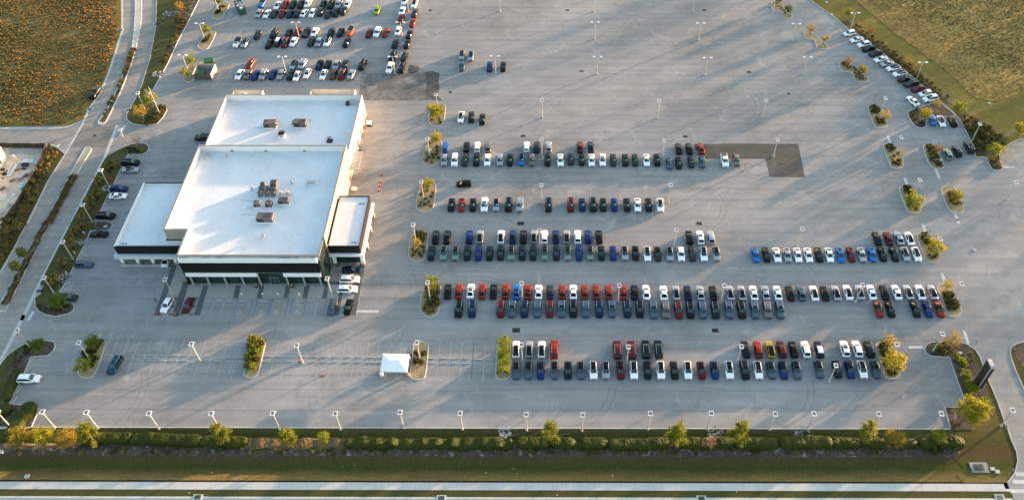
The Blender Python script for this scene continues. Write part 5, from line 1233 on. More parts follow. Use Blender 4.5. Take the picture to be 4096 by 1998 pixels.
# palms on the median
B = MB(); B.tube([(0, 0, 0), (.05, 0, 2), (.02, 0, 4.0)], [.24, .17, .15], 9); PTR = B.mesh('trunk', concrete('palm_trunk', (.17, .13, .10), .3), 40)
B = MB()
for k in range(26):
    a = k * 2.4; el = 1.1 - k * .075; ln = 1.5
    d = Vector((math.cos(a), math.sin(a), 0)); pts = []
    for j in range(5):
        q = j / 4; pts.append(Vector((0, 0, 4.0)) + d * (ln * q * math.cos(el * (1 - .4 * q))) + Vector((0, 0, ln * q * math.sin(el) - .75 * q * q)))
    sd_ = Vector((-d.y, d.x, 0))
    for j in range(4):
        w0 = .10 + .38 * math.sin(math.pi * (j / 4) * .9 + .15); w1 = .10 + .38 * math.sin(math.pi * ((j + 1) / 4) * .9 + .15) if j < 3 else .05
        for s in (1, -1): B.quad(pts[j], pts[j + 1], pts[j + 1] + sd_ * s * w1 - Vector((0, 0, w1 * .5)), pts[j] + sd_ * s * w0 - Vector((0, 0, w0 * .5)))
PCR = B.mesh('fronds', L_PALM)
for x, y, lab in ((342, 513, 'upper one of two fan palms on the planted road median'), (256, 684, 'lower one of two fan palms on the planted road median')):
    t = thing('palm_tree', lab, 'palm', P('zM', x, y), x * .1, 'palms on the road median'); put('trunk', PTR, t); put('fronds', PCR, t)

# shrubs, grass clumps and tufts: one plant, one object
def shrub_mesh(nm, mt, n, size, flat=.8):
    v, f = leaf_cloud([(math.cos(a) * .28 * q, math.sin(a) * .28 * q, .28 + .22 * (1 - q), .17) for a, q in [(k * 1.3, (k % 5) / 4) for k in range(14)]], n, .2, size, flat)
    v[:, 2] = np.maximum(v[:, 2], .02)
    return quick_mesh(nm, v, f, mt)
SH = {k: [shrub_mesh('shrub', m_, 170, .11) for _ in range(3)] for k, m_ in (('g', L_SHRUB), ('h', L_HEDGE), ('o', L_OLIVE), ('b', L_BROWN), ('y', L_OAK))}
def tuft_mesh(mt, n=26, h=.8, sp=.55):
    B = MB()
    for k in range(n):
        a = rng.uniform(0, 6.28); r_ = rng.uniform(.2, 1) * sp; hh = h * rng.uniform(.6, 1.1)
        d = Vector((math.cos(a), math.sin(a), 0)); s = Vector((-d.y, d.x, 0)) * .07
        B.quad(d * .05 - s, d * .05 + s, d * (r_ * .6) + Vector((0, 0, hh)) + s, d * (r_ * .6) + Vector((0, 0, hh)) - s)
        B.poly([d * (r_ * .6) + Vector((0, 0, hh)) - s, d * (r_ * .6) + Vector((0, 0, hh)) + s, d * r_ * 1.15 + Vector((0, 0, hh * .75))])
    return B.mesh('grass_clump', mt)
TU = {k: [tuft_mesh(m_) for _ in range(2)] for k, m_ in (('s', L_STRAW), ('o', L_STRAW2), ('g', L_OLIVE))}
def ground_cover(items, lab, name='ground_cover'):
    """many small plants nobody would count, one object; items: (x, y, z, angle, scale, source mesh)"""
    V = []; F = []; MI = []; mats_ = []; n0 = 0
    for x, y, z, a, s, me in items:
        v = np.empty(len(me.vertices) * 3); me.vertices.foreach_get('co', v); v = v.reshape(-1, 3) * s
        c_, s_ = math.cos(a), math.sin(a); V.append(np.column_stack([v[:, 0] * c_ - v[:, 1] * s_ + x, v[:, 0] * s_ + v[:, 1] * c_ + y, v[:, 2] + z]))
        F += [tuple(i + n0 for i in p.vertices) for p in me.polygons]; n0 += len(v)
        m = me.materials[0]
        if m not in mats_: mats_.append(m)
        MI += [mats_.index(m)] * len(me.polygons)
    me = bpy.data.meshes.new(name); me.from_pydata(np.vstack(V).tolist(), [], F)
    for m in mats_: me.materials.append(m)
    me.polygons.foreach_set('material_index', MI); me.update()
    o = bpy.data.objects.new(name, me); COL.objects.link(o); return tag(o, lab, None, None, 'stuff')
def inpoly(p, poly):
    c_ = False; j = len(poly) - 1
    for i_ in range(len(poly)):
        a, b_ = poly[i_], poly[j]
        if (a.y > p[1]) != (b_.y > p[1]) and p[0] < (b_.x - a.x) * (p[1] - a.y) / (b_.y - a.y) + a.x: c_ = not c_
        j = i_
    return c_
def plants(poly, n, sets, lab, group, smin=.6, smax=1.3, gap=.7, z=.1, name='shrub', cat='shrub', lib=None, stuff=False):
    lib = lib or SH; xs_ = [p.x for p in poly]; ys_ = [p.y for p in poly]; pts = []; tries = 0
    while len(pts) < n and tries < n * 60:
        tries += 1
        q = (rng.uniform(min(xs_), max(xs_)), rng.uniform(min(ys_), max(ys_)))
        if inpoly(q, poly) and all((q[0] - a) ** 2 + (q[1] - b_) ** 2 > gap * gap for a, b_ in pts): pts.append(q)
    its = []
    for q in pts:
        k = sets[rng.integers(0, len(sets))]
        if stuff or group == BG or n >= 20 and lib is SH:
            its.append((q[0], q[1], z, rng.uniform(0, 6.28), rng.uniform(smin, smax) * .85, lib[k][rng.integers(0, len(lib[k]))])); continue
        o = put(name, lib[k][rng.integers(0, len(lib[k]))], None, (q[0], q[1], z), rng.uniform(0, 6.28), rng.uniform(smin, smax) * .8)
        tag(o, lab, cat, group)
    if its: ground_cover(its, lab.replace('shrub ', 'shrubs ').replace('bush ', 'bushes '))
BG = 'shrubs and weeds in the verges'
def at(s, pts, sets, lab, group, sc=(1.0, 1.3), z=.1, name='shrub', cat='shrub', lib=None):
    lib = lib or SH
    for x, y in pts:
        p = P(s, x, y); k = sets[rng.integers(0, len(sets))]
        o = put(name, lib[k][rng.integers(0, len(lib[k]))], None, (p.x, p.y, z), rng.uniform(0, 6.28), rng.uniform(*sc) * (.8 if group == 'low shrubs on the kerbed islands' else 1)); tag(o, lab, cat, group)
IG = 'low shrubs on the kerbed islands'; SHK = .8
def ip(key, d=.5): return offset(ISL[key], d)
plants(PL('z3', [(165, 130), (225, 130), (268, 150), (262, 210), (220, 215), (160, 200)]), 12, 'gh', 'green shrub on the upper half of the island two rows behind red sedans', IG, 1.3, 1.9, .9)
plants(PL('z3', [(110, 300), (240, 250), (250, 330), (200, 390), (130, 370)]), 9, 'go', 'green shrub on the lower half of the island two rows behind red sedans', IG, .9, 1.4, 1.0)
plants(PL('z3', [(260, 690), (300, 680), (385, 660), (392, 760), (385, 850), (360, 930), (250, 935), (235, 880), (270, 800)]), 26, 'ghg', 'green shrub on the gravel island left of the red sedans', IG, 1.0, 1.9, 1.0)
plants(ip('a_w'), 15, 'gh', 'green shrub on the island with the utility cabinet', IG, 1.0, 1.7, 1.0)
plants(ip('b_w'), 13, 'gh', 'green shrub on the island left of the single car row', IG, 1.0, 1.7, 1.0)
plants(ip('n_w'), 12, 'go', 'green shrub under the tree on the northernmost left island', IG, .9, 1.5, 1.0)
plants(PL('zO', [(1000, 295), (1030, 295), (1020, 350), (985, 420), (985, 470), (930, 540), (890, 560), (850, 440), (880, 370), (960, 350)]), 14, 'gh', 'dark green shrub on the leftmost front stall island', IG, 1.5, 2.1, 1.1)
plants(PL('zQ', [(265, 260), (370, 260), (385, 330), (350, 420), (330, 500), (290, 560), (215, 550), (225, 480), (250, 380)]), 36, 'yyo', 'yellow green bush in the tall clump on the long shrub island', 'bushes of the long shrub island', 1.6, 2.5, .7)
at('zQ', [(1935, 430), (1925, 412), (1992, 425), (2005, 415), (1922, 500), (1930, 492), (1985, 508), (1978, 498)], 'gh', 'dark green shrub on the gravel island beside the white tent', IG, (1.5, 1.9))
plants(ip('e_w', .4), 8, 'y', 'low green bush under the three round trees left of the front rows', IG, .9, 1.4, .9)
at('zR', [(695, 188), (738, 185), (700, 228), (775, 200), (772, 268), (835, 272), (720, 290), (740, 310), (755, 330), (800, 345), (750, 440), (770, 450), (790, 430), (820, 565), (870, 560), (790, 520)], 'gh', 'dark green shrub on the island ending the front rows', IG, (1.1, 2.2))
at('z5', [(1490, 140), (1520, 145), (1485, 175), (1520, 165), (1560, 185), (1490, 200), (1510, 215), (1545, 225), (1555, 205), (1575, 215), (1530, 235), (1560, 300), (1555, 360), (1590, 390), (1610, 380), (1640, 360), (1620, 345), (1580, 300)], 'gh', 'green shrub on the island right of the white fastbacks', IG, (.9, 1.7))
plants(PL('z5', [(1695, 735), (1790, 735), (1800, 780), (1840, 830), (1860, 890), (1800, 905), (1745, 890), (1715, 820)]), 44, 'h', 'juniper bush in the dense green patch on the right island', 'junipers on the right island', 1.1, 1.6, .65)
at('zK', [(225, 130), (250, 125), (275, 130), (240, 155), (265, 150), (290, 150), (300, 170), (230, 175), (260, 175), (280, 185), (270, 240), (285, 255), (330, 280), (350, 285), (300, 290), (340, 255), (310, 265)], 'gh', 'green shrub on the topmost island of the right column', IG, (1.2, 1.9))
at('zK', [(372, 520), (395, 510), (420, 515), (380, 540), (405, 540), (435, 530), (410, 570), (455, 545), (430, 555), (450, 625), (490, 600), (435, 665), (455, 690), (485, 670), (505, 665), (510, 690), (480, 700), (440, 690), (500, 710)], 'gh', 'green shrub on the second island of the right column', IG, (1.0, 1.6))
at('zK', [(555, 935), (580, 935), (600, 945), (560, 965), (590, 960), (615, 965), (570, 1000), (600, 1000), (625, 985), (590, 1040), (615, 1060), (630, 1090), (605, 1110), (640, 1140), (670, 1160), (690, 1120)], 'gh', 'green shrub on the third island of the right column', IG, (1.2, 2.0))
at('zK', [(630, 175), (655, 165), (680, 155), (625, 200), (660, 190), (690, 180), (640, 220), (655, 250), (670, 255), (700, 285), (740, 290), (720, 280)], 'go', 'small shrub on the sandy bed left of the sky blue hatchback', IG, (.8, 1.3))
at('zK', [(780, 520), (810, 515), (840, 525), (790, 545), (820, 550), (850, 545), (800, 575), (830, 580), (860, 575), (810, 610), (840, 600), (870, 610), (820, 640), (850, 640), (880, 630), (830, 665), (860, 680), (890, 680), (915, 700), (880, 710), (910, 715)], 'ggo', 'green shrub on the island beside the grey green suv', IG, (1.1, 1.8))
plants(PL('zK', [(980, 990), (1060, 980), (1080, 1050), (1120, 1100), (1060, 1110), (1010, 1060)]), 20, 'bbo', 'dry brown bush in the dead patch on the right island', 'dry bushes on the right island', 1.2, 1.8, .8)
at('zJ', [(690, 645), (715, 640), (740, 650), (700, 665), (725, 665), (770, 680), (735, 690), (760, 690), (800, 690), (820, 715), (850, 730), (815, 740), (850, 750), (870, 745), (890, 770), (825, 775), (855, 775), (880, 790), (860, 800), (895, 800), (920, 795)], 'go', 'small green shrub on the shrubby right island', IG, (.9, 1.5))
at('zW', [(1495, 40), (1510, 35), (1545, 75), (1570, 90), (1585, 105), (1600, 115), (1610, 140), (1655, 165), (1530, 45)], 'gb', 'small shrub on the topmost right island', IG, (.8, 1.3))
at('zH', [(460, 85), (490, 80), (430, 130), (455, 130), (420, 140)], 'gh', 'dark green shrub on the topmost rear left island', IG, (1.6, 2.2))
at('zH', [(300, 425), (285, 430), (320, 420), (330, 400), (345, 385), (350, 365), (310, 395)], 'gh', 'dark green shrub on the second rear left island', IG, (1.5, 2.0))
BG = 'shrubs and weeds in the verges'
plants(PL('zJ', [(810, 250), (940, 350), (1130, 480), (1290, 610), (1480, 750), (1600, 870), (1760, 980), (1680, 1000), (1500, 860), (1350, 730), (1180, 590), (1000, 450), (850, 350)]), 46, 'obgo', 'weedy bush on the bed behind the diagonal cars', BG, 1.0, 2.0, 1.4)
plants(PL('zK', [(1150, 220), (1250, 240), (1400, 350), (1520, 440), (1470, 520), (1380, 560), (1280, 560), (1230, 420), (1170, 320)]), 52, 'obg', 'weedy bush in the bed by the fence corner', BG, 1.4, 2.8, 1.4)
plants(PL('zK', [(1420, 640), (1500, 640), (1520, 740), (1450, 735)]), 16, 'bo', 'brown bush on the tip of the pointed right bed', BG, .8, 1.3, .8)
plants(PL('zP', [(1780, 200), (1870, 200), (1840, 300), (1760, 340), (1740, 420), (1660, 620), (1650, 660), (1720, 470), (1790, 340)]), 30, 'gho', 'dark green shrub along the rear lot kerb, left verge', BG, 1.5, 2.6, 1.2)
plants(PL('zP', [(1780, 0), (1960, 0), (1900, 130), (1790, 190)]), 16, 'bo', 'brown shrub at the top of the left verge', BG, 1.2, 2.0, 1.3)
plants(PL('m4', [(330, 330), (440, 260), (470, 195), (520, 220), (480, 300), (430, 360), (320, 385)]), 18, 'gb', 'dark shrub around the flagpole', BG, 1.3, 2.1, 1.2)
plants(PL('zL', [(1610, 295), (1700, 300), (1830, 300), (1820, 350), (1620, 360)]), 14, 'gy', 'green shrub on the mulch tip at the junction', BG, 1.0, 1.6, .9)
plants(PL('zM', [(480, 1080), (640, 1100), (760, 1060), (880, 1070), (900, 1120), (780, 1130), (600, 1160), (500, 1130)]), 18, 'goy', 'dark shrub on the lower tip of the left verge', BG, 1.1, 1.9, 1.1)
plants(PL('zO', [(300, 310), (400, 300), (380, 400), (320, 420), (240, 420), (215, 370)]), 12, 'gy', 'green shrub on the mulch tip at the left entrance', BG, 1.2, 2.0, 1.1)
plants(PL('zO', [(170, 400), (215, 450), (130, 680), (60, 880), (40, 840), (100, 620)]), 24, 'go', 'small shrub along the far left bed', BG, .8, 1.4, 1.0)
at('zR', [(1645, 320), (1665, 375), (1690, 405), (1700, 415), (1730, 405), (1762, 452), (1720, 522), (1795, 548), (1745, 592), (1795, 610)], 'y', 'clipped bright green ball shrub on the bed below the pylon sign', BG, (1.2, 1.8))
plants(PL('zR', [(1765, 670), (1830, 665), (1890, 740), (1880, 800), (1830, 815), (1770, 740)]), 18, 'y', 'bush of the bright green mass at the foot of the pylon sign', BG, 1.4, 2.0, .7)
plants(PL('zR', [(1390, 170), (1520, 170), (1600, 240), (1560, 310), (1400, 300)]), 24, 'oby', 'rough shrub on the bed behind the light pole and golden tree', BG, 1.1, 1.8, .9)
at('zR', [(1740, 325), (1795, 320), (1835, 310), (1850, 345), (1850, 385), (1805, 405), (1730, 400), (1610, 1150), (1625, 1200), (1690, 1200), (1570, 1010)], 'ob', 'small brown tuft in the mulch round the pylon sign', BG, (.7, 1.1))
at('zS', [(1040, 300), (1010, 330), (960, 330)], 'h', 'low green bush under the dense front pine', BG, (1.4, 2.0))
at('zL', [(1410, 550), (1380, 600), (1300, 720), (1270, 760), (1240, 890), (1235, 940), (1160, 980), (1180, 1030), (1150, 1060), (1090, 1130), (1060, 1200)], 'og', 'large fountain grass clump on the left verge', 'fountain grass clumps on the left verge', (2.6, 3.6), name='grass_clump', cat='ornamental grass', lib=TU)
at('zM', [(1030, 100), (1000, 140), (950, 190), (910, 270), (890, 310), (920, 360), (820, 570), (790, 600), (710, 790), (660, 830), (640, 860)], 'og', 'large fountain grass clump on the left verge', 'fountain grass clumps on the left verge', (2.6, 3.6), name='grass_clump', cat='ornamental grass', lib=TU)
plants(PL('zL', [(640, 300), (760, 330), (560, 700), (430, 950), (330, 1200), (120, 1240), (330, 900), (480, 620)]), 60, 'osg', 'unkempt grass clump outside the screened construction fence', 'grass clumps by the construction fence', 1.4, 3.0, 1.3, .07, 'grass_clump', 'grass clump', TU)
plants(PL('zM', [(60, 20), (300, 20), (180, 320), (40, 560), (0, 420), (0, 150)]), 44, 'og', 'unkempt grass clump on the lower left roadside', 'grass clumps by the construction fence', 1.4, 3.0, 1.3, .07, 'grass_clump', 'grass clump', TU)
# median plants: two neat lines
its = []
for s, n, x0, y0, x1, y1 in (('zL', 36, 940, 640, 620, 1240), ('zM', 30, 590, 40, 75, 1060)):
    for k in range(n):
        q = k / (n - 1)
        for dx in (-25, 25):
            p = P(s, x0 + (x1 - x0) * q + dx + rng.uniform(-5, 5), y0 + (y1 - y0) * q + dx * .2 + rng.uniform(-5, 5)); kk = 'gob'[rng.integers(0, 3)]
            its.append((p.x, p.y, .11, k, rng.uniform(.75, 1.15), SH[kk][k % 3]))
ground_cover(its, 'two lines of small round plants along the lower road median')
plants(zP([(1325, 505), (1360, 505), (1320, 640), (1265, 770), (1240, 770), (1280, 640)]), 40, 'ogb', 'bushy plant in the hedge like strip of the upper median', 'plants on the upper median', 1.0, 1.7, .7, .12)
at('zP', [(1235, 815), (1220, 835), (1205, 880), (1190, 930), (1150, 990), (1130, 1005), (1120, 1050), (1105, 1050), (1075, 1120), (1060, 1160)], 'og', 'single round bush on the upper median below the bushy strip', 'plants on the upper median', (1.1, 1.7), .12)
# tufts along the front mulch
its = []
for k in range(170):
    v = rng.choice([1796, 1806, 1812]) + rng.uniform(-3, 3); u = rng.uniform(60, 3860); p = G(u, v)
    its.append((p.x, p.y, .0, k, rng.uniform(.5, 1.0), SH['obyg'[rng.integers(0, 4)]][k % 3]))
ground_cover(its, 'low tufts dotted through the dark mulch below the front hedge')

# clipped hedges
def hedge(s, pts, wd, h, lab, mt=L_HEDGE, dens=26, lump=.06, name='hedge', group='clipped hedge segments along the front lawn', z0=0.0):
    c_ = spline(PL(s, pts), 4, False)
    c_ = [c_[0] + (c_[0] - c_[1]).normalized() * .5] + c_ + [c_[-1] + (c_[-1] - c_[-2]).normalized() * .5]
    vs = []; L_ = [0]
    for a, b_ in zip(c_, c_[1:]): L_.append(L_[-1] + (b_ - a).length)
    T = L_[-1]; n = max(6, int(T / .45)); seg_ = 11
    ring = []
    for i_ in range(n + 1):
        d = T * i_ / n
        j = max(k for k in range(len(L_)) if L_[k] <= d + 1e-6); j = min(j, len(c_) - 2)
        p = c_[j].lerp(c_[j + 1], (d - L_[j]) / max(L_[j + 1] - L_[j], 1e-6)); t = (c_[j + 1] - c_[j]).normalized(); nn = Vector((-t.y, t.x, 0))
        e = min(1, min(d, T - d) / (wd * .5)); e = math.sqrt(max(0, 1 - (1 - e) ** 2)) * .85 + .15
        hw = h * (1 + lump * math.sin(d * .7 + T) + lump * .7 * math.sin(d * 1.9))
        for k in range(seg_):
            a = math.pi * k / (seg_ - 1)
            ca, sa = math.cos(a), math.sin(a)
            x = math.copysign(abs(ca) ** .55, ca) * wd / 2 * e * (1 + .6 * lump * math.sin(d * 1.3 + k)); z = abs(sa) ** .5 * hw * (.55 + .45 * e)
            vs.append(tuple(p + nn * x + Vector((0, 0, z0 + z)) + Vector(rng.normal(0, .035, 3))))
    fs = [(i_ * seg_ + k, i_ * seg_ + k + 1, (i_ + 1) * seg_ + k + 1, (i_ + 1) * seg_ + k) for i_ in range(n) for k in range(seg_ - 1)]
    nv = len(vs); va = np.array(vs)
    q = va[rng.integers(0, nv, int(T * dens))]; q = np.hstack([q, np.full((len(q), 1), .06)])
    lv, lf = leaf_cloud(q, int(T * dens * 2), .1, .10)
    me = bpy.data.meshes.new(name); me.from_pydata(vs + lv.tolist(), [], fs + (lf + nv).tolist()); me.materials.append(mt); me.update()
    o = bpy.data.objects.new(name, me); COL.objects.link(o); tag(o, lab, 'hedge', group); return o
hw_, hh_ = 2.5, 1.5
hedge('zS', [(860, 300), (1100, 275), (1350, 272)], hw_, hh_, 'hedge segment right behind the dense front pine')
hedge('zS', [(1360, 285), (1550, 278), (1780, 290), (2075, 300)], hw_ * 1.1, hh_, 'longest golden edged hedge segment at the lower left')
hedge('zS', [(2090, 305), (2300, 308), (2540, 310)], hw_, hh_ * .95, 'hedge segment under the thin leaning pine')
hedge('zT', [(1000, 322), (1150, 325), (1330, 325), (1440, 328)], hw_ * .95, hh_, 'shaggy yellow green hedge segment right of the dry strip', lump=.2)
hedge('zT', [(1450, 325), (1600, 330), (1750, 330), (1900, 325), (2070, 328)], hw_ * .9, hh_ * .9, 'long shaggy yellow green hedge segment at the front centre', lump=.22)
hedge('zT', [(2075, 332), (2250, 330), (2400, 328), (2576, 330), (2690, 325)], hw_ * 1.1, hh_, 'shaggy hedge segment ending at the first gap from the centre', lump=.18)
hedge('zU', [(185, 320), (330, 322), (485, 318)], hw_ * 1.1, hh_, 'plump hedge segment left of the centre pine')
hedge('zU', [(540, 315), (650, 318), (760, 335)], hw_ * .95, hh_, 'hedge segment right behind the centre pine')
hedge('zU', [(770, 345), (830, 350)], hw_ * .6, hh_ * .6, 'smallest low hedge tuft right of the centre pine')
hedge('zU', [(850, 330), (970, 328), (1088, 325)], hw_ * 1.1, hh_, 'short rounded hedge segment standing alone at front centre right')
hedge('zU', [(1140, 350), (1250, 335), (1380, 335), (1500, 340), (1600, 325), (1720, 325)], hw_ * 1.05, hh_, 'lumpy long hedge segment left of the full pines')
hedge('zU', [(1810, 320), (2000, 322), (2200, 322), (2395, 320)], hw_ * 1.05, hh_, 'hedge segment behind the pink shrub')
hedge('zU', [(2430, 328), (2576, 325), (2720, 328), (2850, 325)], hw_ * 1.05, hh_, 'hedge segment right of the full pine by the pink shrub')
hedge('zV', [(60, 325), (200, 320), (400, 315), (580, 325)], hw_ * 1.15, hh_ * 1.1, 'thick hedge segment left of the open leaning pine')
hedge('zV', [(590, 312), (720, 318), (870, 318)], hw_ * .9, hh_ * .9, 'hedge segment at the foot of the open leaning pine')
hedge('zV', [(905, 320), (1010, 322), (1125, 325)], hw_ * .85, hh_ * .9, 'hedge segment between open pine and feathery golden tree')
hedge('zV', [(1225, 328), (1300, 330), (1445, 322)], hw_ * .8, hh_ * .8, 'low hedge segment right of the feathery golden tree')
hedge('zV', [(1510, 338), (1580, 330), (1645, 322)], hw_ * .95, hh_, 'short slanting hedge segment left of the round topped tree')
hedge('zV', [(1680, 325), (1800, 312), (1930, 318)], hw_ * 1.1, hh_ * 1.05, 'rightmost hedge segment of the front lawn')
hedge('zO', [(20, 1000), (60, 990), (108, 990)], 3.4, 1.5, 'square hedge block at the far lower left corner', group='hedges at the lower left corner')
hedge('zO', [(300, 930), (285, 1010), (200, 1090), (165, 1180), (130, 1255)], 3.4, 1.5, 'angled thick hedge at the lot lower left corner', group='hedges at the lower left corner')
hedge('zO', [(195, 600), (140, 720), (80, 880)], 1.7, 1.2, 'narrow hedge along the far left kerb beside the white suv', group='hedges at the lower left corner')
hedge('zT', [(-70, 315), (200, 318), (400, 322), (700, 322), (980, 318)], 2.6, .45, 'flat dry brown groundcover strip in the front hedge line', L_BROWN, 40, .3, 'groundcover_strip', None)

# grass of the open fields: nobody could count the tufts
def field(name, poly, n, mats, hmin, hmax, sp, z):
    xs_ = np.array([p.x for p in poly]); ys_ = np.array([p.y for p in poly])
    q = np.column_stack([rng.uniform(max(xs_.min(), -225), min(xs_.max(), 225), n * 4), rng.uniform(ys_.min(), min(ys_.max(), 290), n * 4)])
    ins = np.zeros(len(q), bool); j = len(poly) - 1
    for i_ in range(len(poly)):
        a, b_ = poly[i_], poly[j]
        cnd = ((a.y > q[:, 1]) != (b_.y > q[:, 1])) & (q[:, 0] < (b_.x - a.x) * (q[:, 1] - a.y) / (b_.y - a.y + 1e-9) + a.x)
        ins ^= cnd; j = i_
    q = q[ins]
    cl = np.sin(q[:, 0] * .21 + 1.3 * np.sin(q[:, 1] * .13)) + np.sin(q[:, 1] * .27 + q[:, 0] * .08) + rng.normal(0, .7, len(q))
    q = q[cl > -1.6][:n]; m = len(q); kb = 5
    qq = np.repeat(q, kb, 0); a = rng.uniform(0, 6.28, m * kb); h = np.repeat(rng.uniform(hmin, hmax, m) * (1 + .35 * np.sin(q[:, 0] * .17 + q[:, 1] * .11)), kb) * rng.uniform(.7, 1.2, m * kb)
    d = np.column_stack([np.cos(a), np.sin(a)]); s = np.column_stack([-d[:, 1], d[:, 0]]) * sp * .45
    zz = np.full((m * kb, 1), z); c0 = qq + d * sp * .15; c1 = qq + d * sp * .75
    v = np.stack([np.hstack([c0 - s, zz]), np.hstack([c0 + s, zz]), np.hstack([c1 + s * .8, zz + h[:, None]]), np.hstack([c1 - s * .8, zz + h[:, None] * .9])], 1).reshape(-1, 3)
    f = np.arange(m * kb * 4).reshape(-1, 4)
    me = bpy.data.meshes.new(name); me.from_pydata(v.tolist(), [], f.tolist())
    for t in mats: me.materials.append(t)
    pk = np.repeat((np.sin(q[:, 0] * .09 + q[:, 1] * .05) + rng.normal(0, .8, m) > .1).astype(int), kb)
    me.polygons.foreach_set('material_index', pk); me.update()
    o = bpy.data.objects.new(name, me); COL.objects.link(o); return o
tag(field('wild_grass', fl, 12000, [L_STRAW, L_STRAW2], .12, .48, .42, .09), 'tall golden brown wild grass filling the field left of the road', 'wild grass', kind='stuff')
tag(field('dry_grass', bnd + PL('zJ', [(3600, 600), (3600, -700), (500, -700)]), 9000, [L_FIELD, L_STRAW2], .05, .14, .42, .13), 'dry brushed grass of the field beyond the right edge', 'dry grass', kind='stuff')
# unseen tree belt, added towards the sun to lay shadow bands over the lot
cs = []
for q, wd_t, h in ((.02, 7, 20), (.11, 9, 16), (.21, 6, 22), (.29, 9, 18), (.40, 8, 23), (.50, 5, 15), (.58, 9, 20), (.68, 7, 17), (.80, 8, 21), (.93, 7, 15)):
    for k in range(9):
        x = 300 - 150 * q + rng.normal(0, wd_t * .55) - rng.uniform(-8, 8) * .84; y = 185 + 215 * q + rng.normal(0, wd_t * .8); hk = h * rng.uniform(.6, 1.0)
        for j in range(12): cs.append((x + rng.normal(0, 2.2), y + rng.normal(0, 2.2), hk * rng.uniform(.1, 1.0), 1.2))
v, f = leaf_cloud(cs, 17000, .8, .6)
tag(bpy.data.objects.new('distant_trees', quick_mesh('distant_trees', v, f, L_GREEN)), 'unseen belt of trees added to cast long shadows over the lot', 'trees', kind='stuff')
COL.objects.link(bpy.data.objects['distant_trees'])

# ------------------------------------------------------------------ fences, pylon sign, construction plot
def screen_fence(path, h, lab, name, mt, posts=True, rail=True):
    t = thing(name, lab, 'fence', (0, 0, 0))
    c_ = path; B = MB()
    for a, b_ in zip(c_, c_[1:]):
        n = max(1, int((b_ - a).length / 1.2)); d = (b_ - a); nn = Vector((-d.y, d.x, 0)).normalized()
        for k in range(n):
            p, q = a + d * (k / n), a + d * ((k + 1) / n)
            s0, s1 = math.sin(k * 1.7) * .06, math.sin((k + 1) * 1.7) * .06
            B.quad(p, q, q + nn * s1 + Vector((0, 0, h)), p + nn * s0 + Vector((0, 0, h)))
            B.quad(q + nn * .03, p + nn * .03, p + nn * (s0 + .03) + Vector((0, 0, h)), q + nn * (s1 + .03) + Vector((0, 0, h)))
    B.obj('screen_cloth', mt, t)
    for a, b_ in zip(c_, c_[1:]):
        n = max(1, int((b_ - a).length / 3.2))
        for k in range(n + 1):
            B = MB(); p = a + (b_ - a) * (k / n); B.tube([p, p + Vector((0, 0, h + .1))], .04, 6); B.obj('post', GALV, t)
    return t
SCREEN = mat('screen_cloth', (.035, .028, .022), .9)
screen_fence(PL('zL', [(-300, 285), (0, 285), (300, 290), (600, 292)]) + PL('zL', [(600, 330), (520, 520), (400, 730), (250, 1000), (60, 1257)])[1:], 1.9, 'dark screened fence round the construction plot', 'construction_fence', SCREEN)
def mesh_fence():
    t = thing('wire_fence', 'galvanised wire mesh fence bounding the right field', 'fence')
    pts = PL('zK', [(900, 20), (1050, 110), (1200, 190), (1320, 280), (1440, 370), (1540, 435), (1700, 365), (1900, 290)])
    for a, b_ in zip(pts, pts[1:]):
        n = max(1, int((b_ - a).length / 3)); B = MB()
        for z in (.3, .75, 1.2, 1.7): B.tube([a + Vector((0, 0, z)), b_ + Vector((0, 0, z))], .018, 4)
        B.obj('wire', GALV, t)
        for k in range(n):
            B = MB(); p = a + (b_ - a) * (k / n); B.tube([p, p + Vector((0, 0, 1.8))], .04, 6); B.obj('post', GALV, t)
mesh_fence()
# pylon sign
pa, pb_ = P('zR', 1872, 625), P('zR', 1925, 742)
ux = (pb_ - pa).to_2d().normalized(); uy = Vector((-ux.y, ux.x)); wd_ = (pb_ - pa).length; dp = .95
hh = 8.6
ctr = (pa.to_2d() + pb_.to_2d()) / 2 + uy * (dp / 2 if uy.x > 0 else -dp / 2)
t = thing('pylon_sign', 'tall blank dark pylon sign with silver rim by the exit drive', 'sign', (ctr.x, ctr.y, 0), math.atan2(ux.y, ux.x))
B = MB(); n = 8; w2 = wd_ / 2; prof_ = [(-w2, .25), (w2, .25)] + [(w2 - .5 + .5 * math.cos(a), hh - .5 + .5 * math.sin(a)) for a in np.linspace(0, math.pi / 2, 6)] + [(-w2 + .5 + .5 * math.cos(a), hh - .5 + .5 * math.sin(a)) for a in np.linspace(math.pi / 2, math.pi, 6)]
for k in range(len(prof_)):
    a, c_ = prof_[k], prof_[(k + 1) % len(prof_)]
    B.quad((a[0], -dp / 2, a[1]), (c_[0], -dp / 2, c_[1]), (c_[0], dp / 2, c_[1]), (a[0], dp / 2, a[1]))
B.poly([(x, -dp / 2, z) for x, z in prof_]); B.poly([(x, dp / 2, z) for x, z in prof_][::-1])
B.obj('casing', mat('pylon_silver', (.34, .35, .36), .4, .3), t, 30)
for s in (-1, 1):
    B = MB(); B.box(-w2 + .22, w2 - .22, min(s * dp / 2, s * (dp / 2 + .03)), max(s * dp / 2, s * (dp / 2 + .03)), .5, hh - .35); B.obj('sign_panel', mat('pylon_dark', (.022, .016, .013), .55), t)
for s in (-1, 1):
    B = MB(); B.box(min(s * w2, s * (w2 + .02)), max(s * w2, s * (w2 + .02)), -dp * .28, dp * .5, .3, hh - .55); B.obj('side_panel', mat('pylon_dark', (.022, .016, .013), .55), t)
B = MB(); B.box(-w2 * .8, w2 * .8, -dp * .4, dp * .4, -.1, .26); B.obj('footing', CONC, t)
